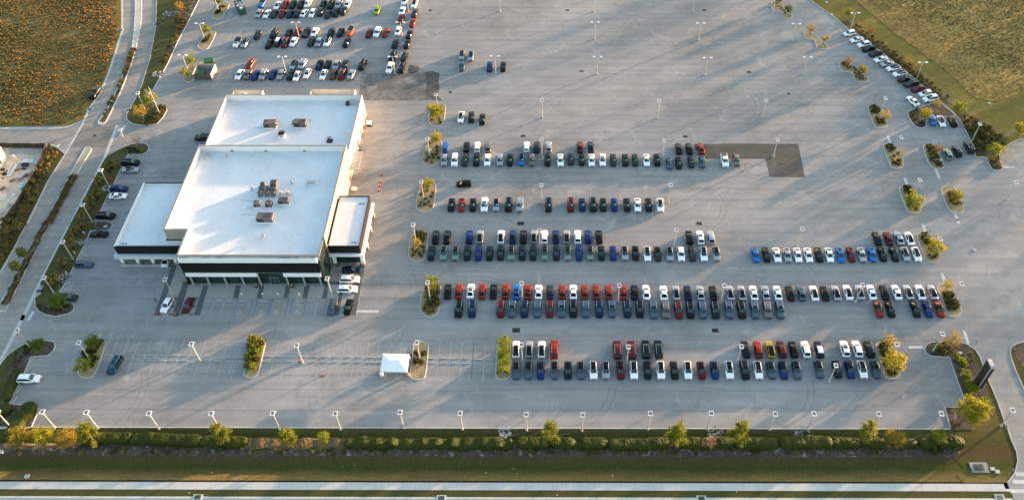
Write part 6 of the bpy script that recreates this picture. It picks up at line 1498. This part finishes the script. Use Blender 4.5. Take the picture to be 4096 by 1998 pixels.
# construction plot things
t = thing('unfinished_building', 'sunlit cream corner of an unfinished building at the left edge', 'building', P('zL', 95, 420))
p0 = Vector((0, 0, 0)); hB = 4.2
B = MB(); B.box(-40, 0, -38, 0, 0, hB); B.obj('wall', STUCCO, t); B = MB(); B.box(-40.1, .1, -38.1, .1, hB + .002, hB + .25); B.obj('roof', ROOF, t)
for y in (-4, -11, -18):
    B = MB(); B.box(.002, .06, y - 1.2, y + 1.2, 1, 3); o = B.obj('window', DARKM, t); B = MB(); B.box(.061, .1, y - .06, y + .06, 1, 3); B.box(.061, .1, y - 1.3, y + 1.3, 2.95, 3.1); B.obj('frame', WHITE, o)
def bars(s, lst, lab, name, cat, mt, r_, grp_=None):
    B = MB()
    for (x0, y0, x1, y1, z) in lst: B.tube([P(s, x0, y0) + Vector((0, 0, z)), P(s, x1, y1) + Vector((0, 0, z))], r_, 6)
    for k, (x0, y0, x1, y1, z) in enumerate(lst):
        B = MB(); B.tube([P(s, x0, y0) + Vector((0, 0, z)), P(s, x1, y1) + Vector((0, 0, z))], r_, 6)
        tag(B.obj(name, mt), lab, cat, grp_)
PVC = mat('white_pipe', (.66, .68, .72), .4)
bars('zL', [(85, 655, 130, 495, .2), (100, 655, 150, 500, .35), (105, 650, 200, 500, .2), (120, 655, 215, 510, .35), (130, 640, 235, 490, .2), (150, 600, 240, 480, .5)], 'white pipe lying in the loose pile by the unfinished building', 'pipe', 'pipe', PVC, .11, 'white pipes in the construction plot')
bars('zL', [(110, 310 + k * 11, 420, 318 + k * 11, .15) for k in range(6)], 'grey pipe laid along the back of the construction plot', 'pipe', 'pipe', mat('grey_pipe', (.36, .38, .42), .5), .12, 'grey pipes in the construction plot')
t = thing('pipe_bundle', 'strapped bundle of white pipes on the sand', 'pipe bundle', (0, 0, 0)); a, c_ = P('zL', 255, 468), P('zL', 480, 478)
B = MB()
for r_ in range(3):
    for k in range(5): B.tube([a + Vector((0, k * .26 - .5, .15 + r_ * .24)), c_ + Vector((0, k * .26 - .5, .15 + r_ * .24))], .125, 7)
B.obj('pipes', PVC, t)
for q in (.12, .85):
    B = MB(); p = a.lerp(c_, q); B.box(p.x - .05, p.x + .05, p.y - .68, p.y + .75, 0, .85); B.obj('strap', DARKM, t)
t = thing('solar_light_mast', 'portable light mast with a solar panel in the construction plot', 'light mast', P('zL', 335, 530))
B = MB(); B.tube([(0, 0, 0), (-2.6, .9, 3.6)], .06, 6); B.obj('mast', mat('mast_yellow', (.45, .30, .06), .5), t); B = MB(); B.quad((-1.1, -.6, .7), (1.1, -.6, .7), (1.1, .5, 1.3), (-1.1, .5, 1.3)); B.quad((-1.1, .5, 1.26), (1.1, .5, 1.26), (1.1, -.6, .66), (-1.1, -.6, .66)); B.obj('solar_panel', mat('solar', (.01, .014, .03), .2), t)
B = MB(); B.box(-.5, .5, -.5, .3, 0, .6); B.obj('trailer', GALV, t); B = MB(); B.box(-2.9, -2.4, .7, 1.1, 3.5, 3.75); B.obj('lamp_head', WHITE, t)
def heap(s, x, y, r_, h, mt, lab, name='debris_pile', cat='debris'):
    p = P(s, x, y); B = MB()
    for k in range(16):
        a = rng.uniform(0, 6.28); q = rng.uniform(0, .7) * r_; z = h * (1 - q / r_) * rng.uniform(.2, 1); l_ = rng.uniform(.15, .5); an = rng.uniform(0, 3.14)
        B.obox((p.x + q * math.cos(a), p.y + q * math.sin(a)), (l_ * math.cos(an), l_ * math.sin(an)), (-.25 * l_ * math.sin(an), .25 * l_ * math.cos(an)), .04, .1 + z)
    tag(B.obj(name, mt), lab, cat, 'debris in the construction plot')
heap('zL', 50, 630, 2.4, .8, DARKM, 'dark scrap heap beside the loose white pipes'); heap('zL', 325, 640, 1.2, .8, mat('scrap', (.16, .13, .11), .8), 'dark debris heap near the screened fence'); heap('zL', 240, 690, 2.0, .6, mat('board', (.38, .26, .20), .8), 'pinkish board heap in the middle of the plot')
heap('zL', 255, 765, 1.5, .4, PVC, 'white wrapping heap near the bend of the screened fence'); heap('zL', 275, 800, 1.2, .2, mat('teal_tarp', (.06, .30, .26), .6), 'teal tarp scraps next to the white wrapping'); heap('zL', 220, 565, .9, .5, WOOD, 'small timber heap beside the pipe pile'); heap('zL', 30, 805, 1.2, .5, mat('grey_block', (.15, .15, .15), .8), 'grey block heap at the left frame edge')
for k, (x, y) in enumerate(((40, 560), (150, 700), (60, 900), (120, 1010), (300, 560), (400, 610), (180, 880), (30, 1110))): heap('zL', x, y, 1.0 + .2 * (k % 3), .3, (DARKM, WOOD, PVC, GALV)[k % 4], ('dark scrap by the unfinished building wall', 'timber scraps in the middle of the sandy plot', 'white scraps low on the sandy plot', 'grey metal scraps near the lower screened fence', 'dark scraps left of the solar light mast', 'timber scraps right of the solar light mast', 'white scraps below the white wrapping heap', 'grey metal scraps at the lower left frame edge')[k])
heap('zL', 1395, 690, .5, .9, mat('red_plant', (.35, .03, .04), .7), 'bright red bush on the left verge', 'red_bush', 'bush')

# ------------------------------------------------------------------ small things of the lot
# white pop-up tent
co = [P('zQ', 1560, 586, 2.3), P('zQ', 1830, 592, 2.3), P('zQ', 1852, 418, 2.3), P('zQ', 1590, 410, 2.3)]
cc = sum(co, Vector()) / 4
t = thing('party_tent', 'white pop up tent beside the gravel island', 'tent', (cc.x, cc.y, 0))
B = MB(); pk = [Vector((cc.x - 1.1, cc.y, 3.5)), Vector((cc.x + 1.1, cc.y, 3.5))]
w_ = Vector((cc.x, cc.y, 0))
B.quad(co[0] - w_, co[1] - w_, pk[1] - w_, pk[0] - w_); B.poly([co[1] - w_, co[2] - w_, pk[1] - w_]); B.quad(co[2] - w_, co[3] - w_, pk[0] - w_, pk[1] - w_); B.poly([co[3] - w_, co[0] - w_, pk[0] - w_])
for k in range(4):
    a, c_ = co[k] - w_, co[(k + 1) % 4] - w_; B.quad(a - Vector((0, 0, .3)), c_ - Vector((0, 0, .3)), c_, a)
B.obj('canopy', mat('tent_cloth', (.82, .81, .80), .7), t)
for q in co:
    a = (q - w_) * .97; B = MB(); B.tube([(a.x, a.y, 0), (a.x, a.y, 2.28)], .04, 6); B.obj('leg', STEEL, t)
for x, y, lab, mt, r_ in ((1578, 628, 'white barrel at the left front corner of the tent', WHITE, .42), (1858, 468, 'white barrel behind the tent by the island', WHITE, .32), (1842, 630, 'small pinkish bin at the right front corner of the tent', mat('bin_pink', (.42, .27, .22), .6), .35)):
    t = thing('barrel', lab, 'barrel', P('zQ', x, y)); B = MB(); B.tube([(0, 0, 0), (0, 0, .5), (0, 0, .95)], [r_, r_ * 1.08, r_], 12); B.obj('drum', mt, t, 40); B = MB(); B.tube([(0, 0, .951), (0, 0, 1.0)], r_ * 1.05, 12); B.obj('lid', mt, t, 40)
t = thing('tyre_stack', 'dark stacked tyres behind the tent corner', 'tyres', P('zQ', 1866, 438))
for z in (.12, .36):
    B = MB(); B.tube([(0, 0, z - .12), (0, 0, z + .11)], .42, 14); B.obj('tyre', TYRE, t)
# tall orange cones
B = MB(); B.tube([(0, 0, .06), (0, 0, 1.1)], [.14, .05], 10); CM = B.mesh('cone_body', ORANGE, 40); B = MB(); B.box(-.24, .24, -.24, .24, 0, .06); CB = B.mesh('cone_base', TYRE)
for s, x, y, lab in (('zQ', 760, 492, 'orange cone leaning at the foot of a light pole'), ('zQ', 988, 630, 'orange cone alone in the empty front stalls'), ('zN', 480, 1208, 'orange cone left of the white suv at the plaza corner'), ('zN', 636, 1216, 'orange cone between white and maroon suvs at the plaza corner'),
                     ('zN', 2362, 44, 'topmost of four orange cones east of the building'), ('zN', 2354, 102, 'second from the top of four orange cones east of the building'), ('zN', 2346, 138, 'third from the top of four orange cones east of the building'), ('zN', 2340, 172, 'lowest of four orange cones east of the building')):
    t = thing('traffic_cone', lab, 'traffic cone', P(s, x, y), 0, 'tall orange cones'); put('cone_body', CM, t); put('cone_base', CB, t); t.scale = (1.25, 1.25, 1.1)
# wheel stops
B = MB()
for x0, x1 in ((-.9, .9),):
    pr = [(-.09, 0), (.09, 0), (.06, .13), (-.06, .13)]
    for k in range(4):
        a, c_ = pr[k], pr[(k + 1) % 4]; B.quad((x0, a[0], a[1]), (x1, a[0], a[1]), (x1, c_[0], c_[1]), (x0, c_[0], c_[1]))
    B.poly([(x0, y, z) for y, z in pr][::-1]); B.poly([(x1, y, z) for y, z in pr])
WS = B.mesh('wheel_stop', CONC)
def stops(s, pts, lab, rz=0):
    for x, y in pts:
        p = P(s, x, y); o = put('wheel_stop', WS, None, (p.x, p.y, .006), rz + rng.uniform(-.02, .02)); tag(o, lab, 'wheel stop', 'concrete wheel stops')
stops('zO', [(1087, 423), (1199, 423), (1311, 424), (1422, 426), (1533, 426), (1645, 428), (1757, 428), (1868, 430), (1978, 432), (2096, 433), (2232, 450), (2320, 434), (2432, 435)], 'concrete wheel stop in the upper line left of the long shrub island')
stops('zO', [(1067, 472), (1292, 473), (1405, 475), (1517, 477), (1628, 478), (1742, 480), (1853, 481), (1957, 503), (2080, 483), (2190, 484), (2305, 484), (2420, 486)], 'concrete wheel stop in the lower line left of the long shrub island')
stops('zQ', [(172, 435), (437, 436), (552, 437), (668, 438), (785, 438), (897, 440), (1013, 441), (1125, 442), (1242, 443), (1356, 445), (1470, 446), (1570, 447)], 'concrete wheel stop in the upper line between shrub island and tent')
stops('zQ', [(155, 487), (420, 488), (538, 488), (655, 489), (770, 513), (887, 491), (1000, 492), (1115, 492), (1230, 493), (1348, 495), (1463, 496), (1560, 497)], 'concrete wheel stop in the lower line between shrub island and tent')
stops('zQ', [(2090, 456), (2205, 458), (2320, 460), (2437, 461), (2085, 503), (2200, 505), (2315, 506), (2430, 508)], 'concrete wheel stop right of the tent island')
stops('zF', [(35, 290), (150, 293), (35, 337), (150, 339)], 'concrete wheel stop beside the three bush island')
stops('zN', [(908, 1088), (1005, 1088), (1090, 1088), (1195, 1093), (1367, 1093), (1495, 1094), (1670, 1094), (1775, 1088), (1868, 1088)], 'concrete wheel stop in the accessible stalls before the showroom')
stops('zM', [(1105, 290), (1060, 385), (1020, 475), (920, 675), (870, 775), (822, 870), (980, 560)], 'concrete wheel stop along the left verge kerb', R(76))
stops('zO', [(322, 480), (278, 580), (190, 770), (146, 880)], 'concrete wheel stop along the far left kerb', R(78))
# drain grates
def grate(p, lab, sx=.75, sy=.6, rz=0):
    t = thing('drain_grate', lab, 'drain grate', (p.x, p.y, 0), rz, 'drain grates'); B = MB()
    B.box(-sx, sx, -sy, -sy + .08, .004, .022); B.box(-sx, sx, sy - .08, sy, .004, .022); B.box(-sx, -sx + .08, -sy + .081, sy - .081, .004, .022); B.box(sx - .08, sx, -sy + .081, sy - .081, .004, .022); B.obj('frame', mat('rust_iron', (.06, .035, .028), .7), t)
    B = MB(); B.box(-sx + .081, sx - .081, -sy + .081, sy - .081, .004, .008); B.obj('pit', mat('pit', (.008, .008, .009), .9), t)
    B = MB()
    for k in range(7): x = -sx + .2 + k * (2 * sx - .4) / 6; B.box(x - .03, x + .03, -sy + .082, sy - .082, .012, .02)
    B.obj('grate_bars', mat('rust_iron', (.06, .035, .028), .7), t)
for s, x, y, lab, sc in (('z3', 1214, 33, 'drain grate in the aisle behind the back to back rows, left', 1.25), ('z3', 1169, 1105, 'drain grate in the aisle before the front double row, left', 1.25), ('z4', 998, 33, 'drain grate in the aisle behind the three cars parked apart', 1), ('z4', 1158, 1107, 'drain grate in the aisle before the front double row, right', 1.1), ('z1', 988, 10, 'drain grate behind the ninth car row, left', .9), ('z2', 1612, 15, 'drain grate above the dark resurfaced patch', .9),
                         ('zI', 497, 95, 'drain grate right of the paired car column', .8), ('zI', 1728, 92, 'drain grate near the top edge, centre', .8), ('zI', 1855, 640, 'drain grate left of the lower twin arm light', .8), ('zW', 797, 103, 'drain grate near the top edge, right', .9), ('zW', 1245, 725, 'drain grate in the middle of the open right asphalt', .9)):
    grate(P(s, x, y), lab, .75 * sc, .55 * sc)
for s, x, y, lab in (('zS', 2038, 865, 'curb drain inlet at the street, left one'), ('zT', 1972, 875, 'curb drain inlet at the street, second from left'), ('zU', 2075, 878, 'curb drain inlet at the street, third from left'), ('zV', 2325, 866, 'curb drain inlet at the street, rightmost'), ('zM', 492, 890, 'drain inlet in the left verge gutter'), ('zP', 1210, 305, 'drain inlet left of the curving road'), ('zP', 1572, 246, 'drain inlet right of the curving road'), ('zP', 905, 1100, 'drain inlet at the road below the dark pickup'), ('zP', 1290, 1108, 'drain inlet left of the flag island')):
    p = P(s, x, y); t = thing('drain_inlet', lab, 'drain inlet', (p.x, p.y, 0), 0, 'curb drain inlets'); B = MB(); B.box(-1.0, 1.0, -.6, .6, -.3, .10); B.obj('apron', WALK, t); B = MB(); B.box(-.65, .65, -.5, .42, .101, .13); B.obj('grate', mat('inlet_iron', (.03, .05, .055), .6), t)
for s, x, y, lab in (('zW', 1643, 942, 'round manhole in the open asphalt left of the right islands'), ('zI', 678, 828, 'round manhole right of the damp apron'), ('zL', 1190, 133, 'round manhole in the dark junction')):
    p = P(s, x, y); t = thing('manhole_cover', lab, 'manhole', (p.x, p.y, 0), 0, 'round manholes'); B = MB(); B.tube([(0, 0, .0085), (0, 0, .02)], .55, 16); B.obj('rim', mat('rust_iron', (.06, .035, .028), .7), t); B = MB(); B.tube([(0, 0, .0201), (0, 0, .026)], .44, 16); B.obj('lid', DARKM, t)
# storm headwall with bars on the lower right lawn, meter lids
t = thing('storm_headwall', 'pale concrete storm drain mouth with bars on the lower right lawn', 'storm drain', P('zV', 2115, 562)); B = MB(); B.box(-1.9, 1.9, -1.2, 1.2, -.6, .12); B.obj('slab', concrete('aged_concrete', (.27, .275, .26), .3), t)
B = MB(); B.box(-1.2, .9, -.75, .75, .121, .14); B.obj('opening', mat('pit', (.008, .008, .009), .9), t)
for k in range(7):
    B = MB(); x = -1.1 + k * .3; B.tube([(x, -.85, .2), (x, .85, .28)], .035, 5); B.obj('bar', STEEL, t)
def lid(s, x, y, lab, sx=.6, sy=.5):
    p = P(s, x, y); t = thing('utility_box', lab, 'utility box', (p.x, p.y, .0), 0, 'pale utility boxes'); B = MB(); B.box(-sx * .8, sx * .8, -sy * .8, sy * .8, -.2, .17); B.obj('box', CONC, t); B = MB(); B.box(-sx * .3, sx * .3, -sy * .3, sy * .3, .171, .185); B.obj('cap', GALV, t)
for a in (('zV', 2250, 577, 'pale utility lid right of the storm drain, upper one'), ('zV', 2300, 605, 'pale utility lid right of the storm drain, lower one'), ('zS', 280, 652, 'pale utility lid on the lawn near the left sidewalk'), ('zR', 1705, 288, 'pale utility lid on the bed behind the pylon sign'), ('z5', 2015, 300, 'pale utility lid in the right overflow lot'), ('zJ', 578, 148, 'pale utility lid above the diagonal row'), ('zJ', 852, 343, 'pale utility lid behind the topmost diagonal car'), ('zJ', 2163, 1040, 'pale utility lid on the mown strip by the right field'), ('zJ', 528, 25, 'pale utility lid at the top of the right verge'), ('zO', 97, 1188, 'pale utility lid below the corner hedge'), ('zS', 12, 400, 'pale utility lid at the lower left frame edge'), ('zM', 1328, 82, 'pale utility lid on the left mulch bay')): lid(*a)
# riprap spills
STONE = concrete('riprap_stone', (.27, .275, .28), .45)
def riprap(s, x, y, rx, ry, lab, n=60, z=-.25):
    p = P(s, x, y); B = MB()
    for k in range(n):
        a = rng.uniform(0, 6.28); q = math.sqrt(rng.uniform(0, 1)); l_ = rng.uniform(.08, .26); an = rng.uniform(0, 3.1); B.obox((p.x + rx * q * math.cos(a), p.y + ry * q * math.sin(a)), (l_ * math.cos(an), l_ * math.sin(an)), (-l_ * .7 * math.sin(an), l_ * .7 * math.cos(an)), z - .3, z + rng.uniform(.1, .35))
    tag(B.obj('riprap', STONE), lab, 'riprap', kind='stuff')
riprap('zU', 50, 195, 1.5, 1.5, 'pale loose stones below the kerb at front centre'); riprap('zU', 2215, 195, 1.8, 1.6, 'pale loose stones below the kerb near the pink shrub'); riprap('zV', 290, 200, 2.0, 1.8, 'pale loose stones below the kerb at front right'); riprap('zP', 1735, 145, 3.5, 1.6, 'pale loose stones at the top of the left verge', z=.05); riprap('zP', 1590, 750, 2.2, 1.6, 'pale loose stones beside the rear lot kerb', z=.05)
riprap('zM', 1030, 285, 2, 1.2, 'pale loose stones on the left verge beside the carport', 45, .05); riprap('zM', 830, 735, 2, 1.6, 'pale loose stones on the left verge below the steel blue suv', 45, .05); riprap('zL', 1360, 800, 1.6, 1.2, 'pale loose stones at the light pole behind the blue suv', 40, .05)
# dumpsters and enclosure
DG = mat('dumpster_green', (.035, .10, .028), .6); DG2 = mat('rolloff_green', (.01, .085, .04), .5)
def dumpster(p, rz, lab, mt, L_=2.2, W_=1.5, H_=1.4, z=0, fill=None, name='dumpster'):
    t = thing(name, lab, 'dumpster', (p.x, p.y, z), rz); B = MB()
    for (x0, x1, y0, y1) in ((-L_ / 2, L_ / 2, -W_ / 2, -W_ / 2 + .08), (-L_ / 2, L_ / 2, W_ / 2 - .08, W_ / 2), (-L_ / 2, -L_ / 2 + .08, -W_ / 2 + .081, W_ / 2 - .081), (L_ / 2 - .08, L_ / 2, -W_ / 2 + .081, W_ / 2 - .081)): B.box(x0, x1, y0, y1, .1, H_)
    B.box(-L_ / 2 + .08, L_ / 2 - .08, -W_ / 2 + .08, W_ / 2 - .08, .1, .2); B.obj('bin', mt, t)
    for k in range(5):
        B = MB(); x = -L_ / 2 + (k + .5) * L_ / 5; B.box(x - .06, x + .06, -W_ / 2 - .08, -W_ / 2 - .001, .1, H_); B.obj('rib', mt, t)
    if fill:
        B = MB()
        for k in range(40): x, y = rng.uniform(-L_ / 2 + .3, L_ / 2 - .3), rng.uniform(-W_ / 2 + .3, W_ / 2 - .3); s = rng.uniform(.15, .4); B.obox((x, y), (s, s * .4), (-s * .3, s * .7), .2, H_ - rng.uniform(-.1, .5))
        B.obj('rubbish', fill, t)
    else:
        B = MB(); B.quad((-L_ / 2, -W_ / 2, H_ + .02), (L_ / 2, -W_ / 2, H_ + .02), (L_ / 2, W_ / 2, H_ + .3), (-L_ / 2, W_ / 2, H_ + .3)); B.obj('lid', mt, t)
dumpster(P('zH', 350, 645), R(20), 'small green dumpster standing loose behind the enclosure', DG, 3.0, 1.9, 1.6); dumpster(P('zH', 268, 765), 0, 'dark green dumpster inside the walled enclosure', DG, 2.6, 1.6, 1.4)
dumpster(P('zH', 665, 105), R(-62), 'long roll off container full of white rubbish', DG2, 6.6, 2.5, 2.2, fill=mat('rubbish_mix', (.42, .43, .45), .7), name='rolloff_container')
t = thing('dumpster_enclosure', 'open topped walled dumpster enclosure at the rear left lot', 'enclosure'); a, c_ = P('zH', 190, 806), P('zH', 350, 808); x0, x1, y0 = a.x, c_.x + .9, a.y; y1 = y0 + 5.6; hE = 2.3
for q in ((x0, x1, y1 - .25, y1), (x0, x0 + .25, y0, y1 - .251), (x1 - .25, x1, y0, y1 - .251)):
    B = MB(); B.box(*q, 0, hE); B.obj('side_wall', concrete('enclosure_block', (.33, .30, .27), .15), t)
for s in (0, 1):
    B = MB(); xm = (x0 + x1) / 2; B.box(x0 + .26 if s == 0 else xm + .03, xm - .03 if s == 0 else x1 - .26, y0 + .05, y0 + .15, .1, hE - .1); B.obj('gate_leaf', mat('gate_olive', (.075, .07, .045), .7), t)
# flagpole with flag
fb = P('m4', 467, 276); FH = 10.6
t = thing('flagpole', 'tall white flagpole on the left island', 'flagpole', fb); B = MB(); B.tube([(0, 0, 0), (0, 0, FH)], [.10, .05], 8); B.obj('pole', WHITE, t, 40); B = MB(); B.tube([(0, 0, FH), (0, 0, FH + .12)], .1, 8); B.obj('finial', mat('gilt', (.5, .35, .1), .3, .8), t)
fo = thing('flag', 'striped red and white flag with blue canton hanging from the flagpole', 'flag', fb)
def clothpt(u, v): # u along fly, v down the hoist
    return Vector((-.12 - u * 1.15 + .12 * math.sin(v * 2 + u * 6), -u * .25 + .16 * math.sin(u * 9 + v), FH - .3 - v - u * 1.55))
Bs = MB(); Bc = MB(); n1, n2 = 13, 14
for r_ in range(n1):
    for k in range(n2):
        v0, v1_ = 2.2 * r_ / n1, 2.2 * (r_ + 1) / n1; u0, u1 = k / n2, (k + 1) / n2
        cant = r_ < 7 and u1 <= .43
        (Bc if cant else Bs).quad(clothpt(u0, v0), clothpt(u1, v0), clothpt(u1, v1_), clothpt(u0, v1_), 0 if cant or r_ % 2 == 0 else 1)
Bs.obj('stripes', [mat('flag_red', (.45, .02, .03), .7), mat('flag_white', (.75, .74, .72), .7)], fo); co_ = Bc.obj('canton', mat('flag_blue', (.015, .025, .14), .7), fo)
B = MB()
for r_ in range(5):
    for k in range(6 - r_ % 2):
        p = clothpt(.035 + k * .065 + (r_ % 2) * .03, .15 + r_ * .22) + Vector((.0, -.02, .01)); B.quad(p + Vector((-.03, 0, -.03)), p + Vector((.03, 0, -.03)), p + Vector((.03, 0, .03)), p + Vector((-.03, 0, .03)))
B.obj('stars', mat('flag_white', (.75, .74, .72), .7), co_)
# walking person: one skinned body
def person(p, rz):
    t = thing('person', 'person in dark clothes walking across the asphalt left of the plaza', 'person', (p.x, p.y, 0), rz)
    J = dict(pel=(0, 0, .95, .14), che=(.04, 0, 1.28, .16), nek=(.05, 0, 1.48, .06), hed=(.08, 0, 1.62, .10), top=(.08, 0, 1.73, .07),
             hl=(0, .10, .90, .10), kl=(.22, .10, .52, .07), al=(.18, .10, .09, .05), tl=(.38, .10, .04, .04), hr=(0, -.10, .90, .10), kr=(-.08, -.10, .50, .07), ar=(-.38, -.10, .14, .05), tr=(-.22, -.10, .05, .04),
             sl=(.03, .20, 1.40, .065), el=(-.10, .26, 1.12, .05), wl=(.02, .26, .90, .035), fl=(.05, .26, .82, .04), sr=(.03, -.20, 1.40, .065), er=(.10, -.26, 1.13, .05), wr=(.28, -.24, .98, .035), fr=(.33, -.23, .92, .04))
    E = [('pel', 'che'), ('che', 'nek'), ('nek', 'hed'), ('hed', 'top'), ('pel', 'hl'), ('hl', 'kl'), ('kl', 'al'), ('al', 'tl'), ('pel', 'hr'), ('hr', 'kr'), ('kr', 'ar'), ('ar', 'tr'), ('che', 'sl'), ('sl', 'el'), ('el', 'wl'), ('wl', 'fl'), ('che', 'sr'), ('sr', 'er'), ('er', 'wr'), ('wr', 'fr')]
    ks = list(J); me = bpy.data.meshes.new('body'); me.from_pydata([J[k][:3] for k in ks], [(ks.index(a), ks.index(b_)) for a, b_ in E], [])
    o = bpy.data.objects.new('body', me); COL.objects.link(o); o.parent = t
    m = o.modifiers.new('skin', 'SKIN'); sv = me.attributes.get('skin_vertices') if False else None
    if not me.skin_vertices: bpy.context.view_layer.objects.active = o
    lay = me.skin_vertices[0].data if me.skin_vertices else None
    if lay:
        for i_, k in enumerate(ks): lay[i_].radius = (J[k][3], J[k][3])
        lay[0].use_root = True
    o.modifiers.new('sub', 'SUBSURF').levels = 1
    me.materials.append(mat('dark_clothes', (.018, .02, .025), .8))
    B = MB(); B.tube([(.07, 0, 1.66), (.07, 0, 1.72), (.07, 0, 1.77)], [.108, .10, .05], 10); B.obj('hair', mat('hair', (.02, .013, .01), .7), t, 40)
    B = MB(); B.tube([(.10, 0, 1.54), (.125, 0, 1.62), (.10, 0, 1.67)], [.06, .088, .07], 10); B.obj('face', mat('skin', (.36, .20, .13), .6), t, 50)
    return t
person(P('zN', 472, 1107), R(200))
# signs, planters, cabinets, litter
def signpost(p, h, lab, shape, mt, rz=0, cat='sign'):
    t = thing('road_sign', lab, cat, (p.x, p.y, 0), rz); B = MB(); B.tube([(0, 0, 0), (0, 0, h)], .035, 6); B.obj('post', GALV, t)
    B = MB()
    if shape == 8: B.poly([(.36 * math.cos(a + .39), -.045, h - .3 + .36 * math.sin(a + .39)) for a in np.linspace(0, 6.283, 9)[:-1]]); B.poly([(.36 * math.cos(a + .39), -.03, h - .3 + .36 * math.sin(a + .39)) for a in np.linspace(0, 6.283, 9)[:-1]][::-1])
    else: B.box(-.2, .2, -.05, -.036, h - .6, h)
    B.obj('sign_plate', mt, t); return t
BLUES = mat('sign_blue', (.05, .16, .42), .4)
for x, lab in ((1178, 'first'), (1352, 'second'), (1482, 'third'), (1657, 'fourth')): signpost(P('zN', x + 22, 1070), 2.0, f'small white accessible parking sign before the showroom, {lab} from the left', 4, WHITE)['group'] = 'accessible parking signs'
signpost(P('zL', 645, 300), 2.2, 'red round no entry sign at the fence corner', 8, RED); signpost(P('zR', 1320, 195), 2.3, 'red stop sign on the bed near the right entrance', 8, RED, R(60))
signpost(P('zR', 1870, 215), 2.3, 'stop sign seen edge on at the curve behind the pylon', 8, GALV, R(95)); signpost(P('z5', 1545, 160), 2.3, 'thin red tipped sign on the island right of the fastbacks', 8, RED, R(80)); signpost(P('zM', 475, 1060), 2.4, 'street sign on the lower tip of the left verge', 8, mat('sign_pale', (.35, .5, .5), .4), R(-60))
signpost(P('zK', 440, 500), 2.3, 'thin edge on sign on the second right island', 8, GALV, R(85)); signpost(P('zK', 1548, 715), 2.3, 'thin edge on sign at the pointed right bed', 8, GALV, R(85)); signpost(P('zV', 2420, 630), 2.3, 'thin edge on sign at the lower right crossing', 8, GALV, R(85)); signpost(P('zK', 915, 675), 1.2, 'small round white sign on the island beside the grey green suv', 8, WHITE)
for x, y, lab in ((855, 690, 'lower'), (960, 440, 'middle'), (1075, 190, 'upper')): signpost(P('zM', x, y), 1.5, f'small white stall sign on the left verge, {lab} one', 4, WHITE)['group'] = 'stall signs on the left verge'
for x, y, lab in ((728, 945, 'tan planter at the left glazed corner of the showroom'), (1312, 980, 'tan planter left of the showroom entrance'), (1612, 980, 'tan planter right of the showroom entrance'), (1990, 800, 'tan planter before the east pavilion glass')):
    t = thing('planter_box', lab, 'planter', P('zN', x, y), 0, 'planters along the showroom front'); B = MB(); B.box(-.38, .38, -.38, .38, 0, .85); B.obj('box', mat('planter_dark', (.10, .06, .04), .6), t); B = MB(); B.box(-.3, .3, -.3, .3, .851, .9); B.obj('soil', mat('planter_tan', (.34, .22, .12), .7), t)
p = P('z1', 35, 185); t = thing('utility_cabinet', 'green transformer cabinet on the island beside a light pole', 'utility cabinet', (p.x, p.y, .1)); B = MB(); B.box(-.85, .85, -.8, .8, .1, 1.6); B.obj('cabinet', mat('cab_green', (.13, .19, .12), .6), t); B = MB(); B.box(-1, 1, -.95, .95, 0, .099); B.obj('pad', CONC, t)
p = P('m4', 2415, 375); t = thing('generator', 'white tank shaped unit standing by the building north east corner', 'generator', (p.x, p.y, 0)); B = MB(); B.tube([(-.7, 0, .9), (.7, 0, .9)], .65, 12); B.obj('tank', WHITE, t, 40); B = MB(); B.box(-.9, .9, -.6, .6, 0, .3); B.obj('skid', DARKM, t); B = MB(); B.tube([(.3, 0, 1.5), (.3, 0, 1.8)], .2, 8); B.obj('valve', STEEL, t)
for x, y, lab in ((2385, 420, 'upper leaning timber frame against the east wall'), (2375, 470, 'lower leaning timber frame against the east wall')):
    p = P('m4', x, y); t = thing('timber_frame', lab, 'timber frame', (p.x, p.y, 0), 0, 'timber frames by the east wall')
    for q in (-.7, .7):
        B = MB(); B.tube([(.5, q, 0), (-.5, q, 2.4)], .06, 5); B.obj('post', WOOD, t)
    for z in (.5, 1.9):
        B = MB(); B.tube([(.5 - z * .42, -.7, z), (.5 - z * .42, .7, z)], .05, 5); B.obj('rail', WOOD, t)
p = P('m4', 2335, 630); t = thing('cable_drum', 'dark round drum standing beside the east wall', 'drum', (p.x, p.y, 0)); B = MB(); B.tube([(-.3, 0, .6), (.3, 0, .6)], .4, 12); B.obj('core', DARKM, t)
for x in (-.33, .33):
    B = MB(); B.tube([(x - .04, 0, .6), (x + .04, 0, .6)], .62, 14); B.obj('flange', mat('drum_wood', (.08, .06, .045), .7), t)
p = P('zN', 2128, 165); t = thing('scrap_pile', 'pale heap of torn panels beside the east wall', 'scrap', (p.x, p.y, 0)); B = MB()
for k in range(9): a = k * .7; B.quad((.1 * k - .6, -.5, .1), (.1 * k + .2, -.4 + .1 * k, .15), (.1 * k - .1, .6, .9 - .05 * k), (.1 * k - .8, .3, .6))
B.obj('panels', WHITE, t); B = MB(); B.box(-.9, .9, -.7, .5, 0, .12); B.obj('pallet', WOOD, t)
for k in range(15):
    u, v = rng.uniform(100, 3800), rng.choice([1850, 1868, 1890, 1740, 1972]) + rng.uniform(-8, 8); p = G(u, v); B = MB(); s = rng.uniform(.07, .15); a = rng.uniform(0, 3); B.obox((0, 0), (s * math.cos(a), s * math.sin(a)), (-.6 * s * math.sin(a), .6 * s * math.cos(a)), 0, .06)
    o = B.obj('litter', WHITE); o.location = (p.x, p.y, {1740: -.6}.get(int(round(v, -1)), -.6) + .0 if v < 1900 else .02); o.location.z = -.55 if v < 1760 else (-.72 if v < 1880 else (-.3 if v < 1905 else .02)); tag(o, 'small scrap of white litter on the front grass', 'litter', 'litter on the front grass')
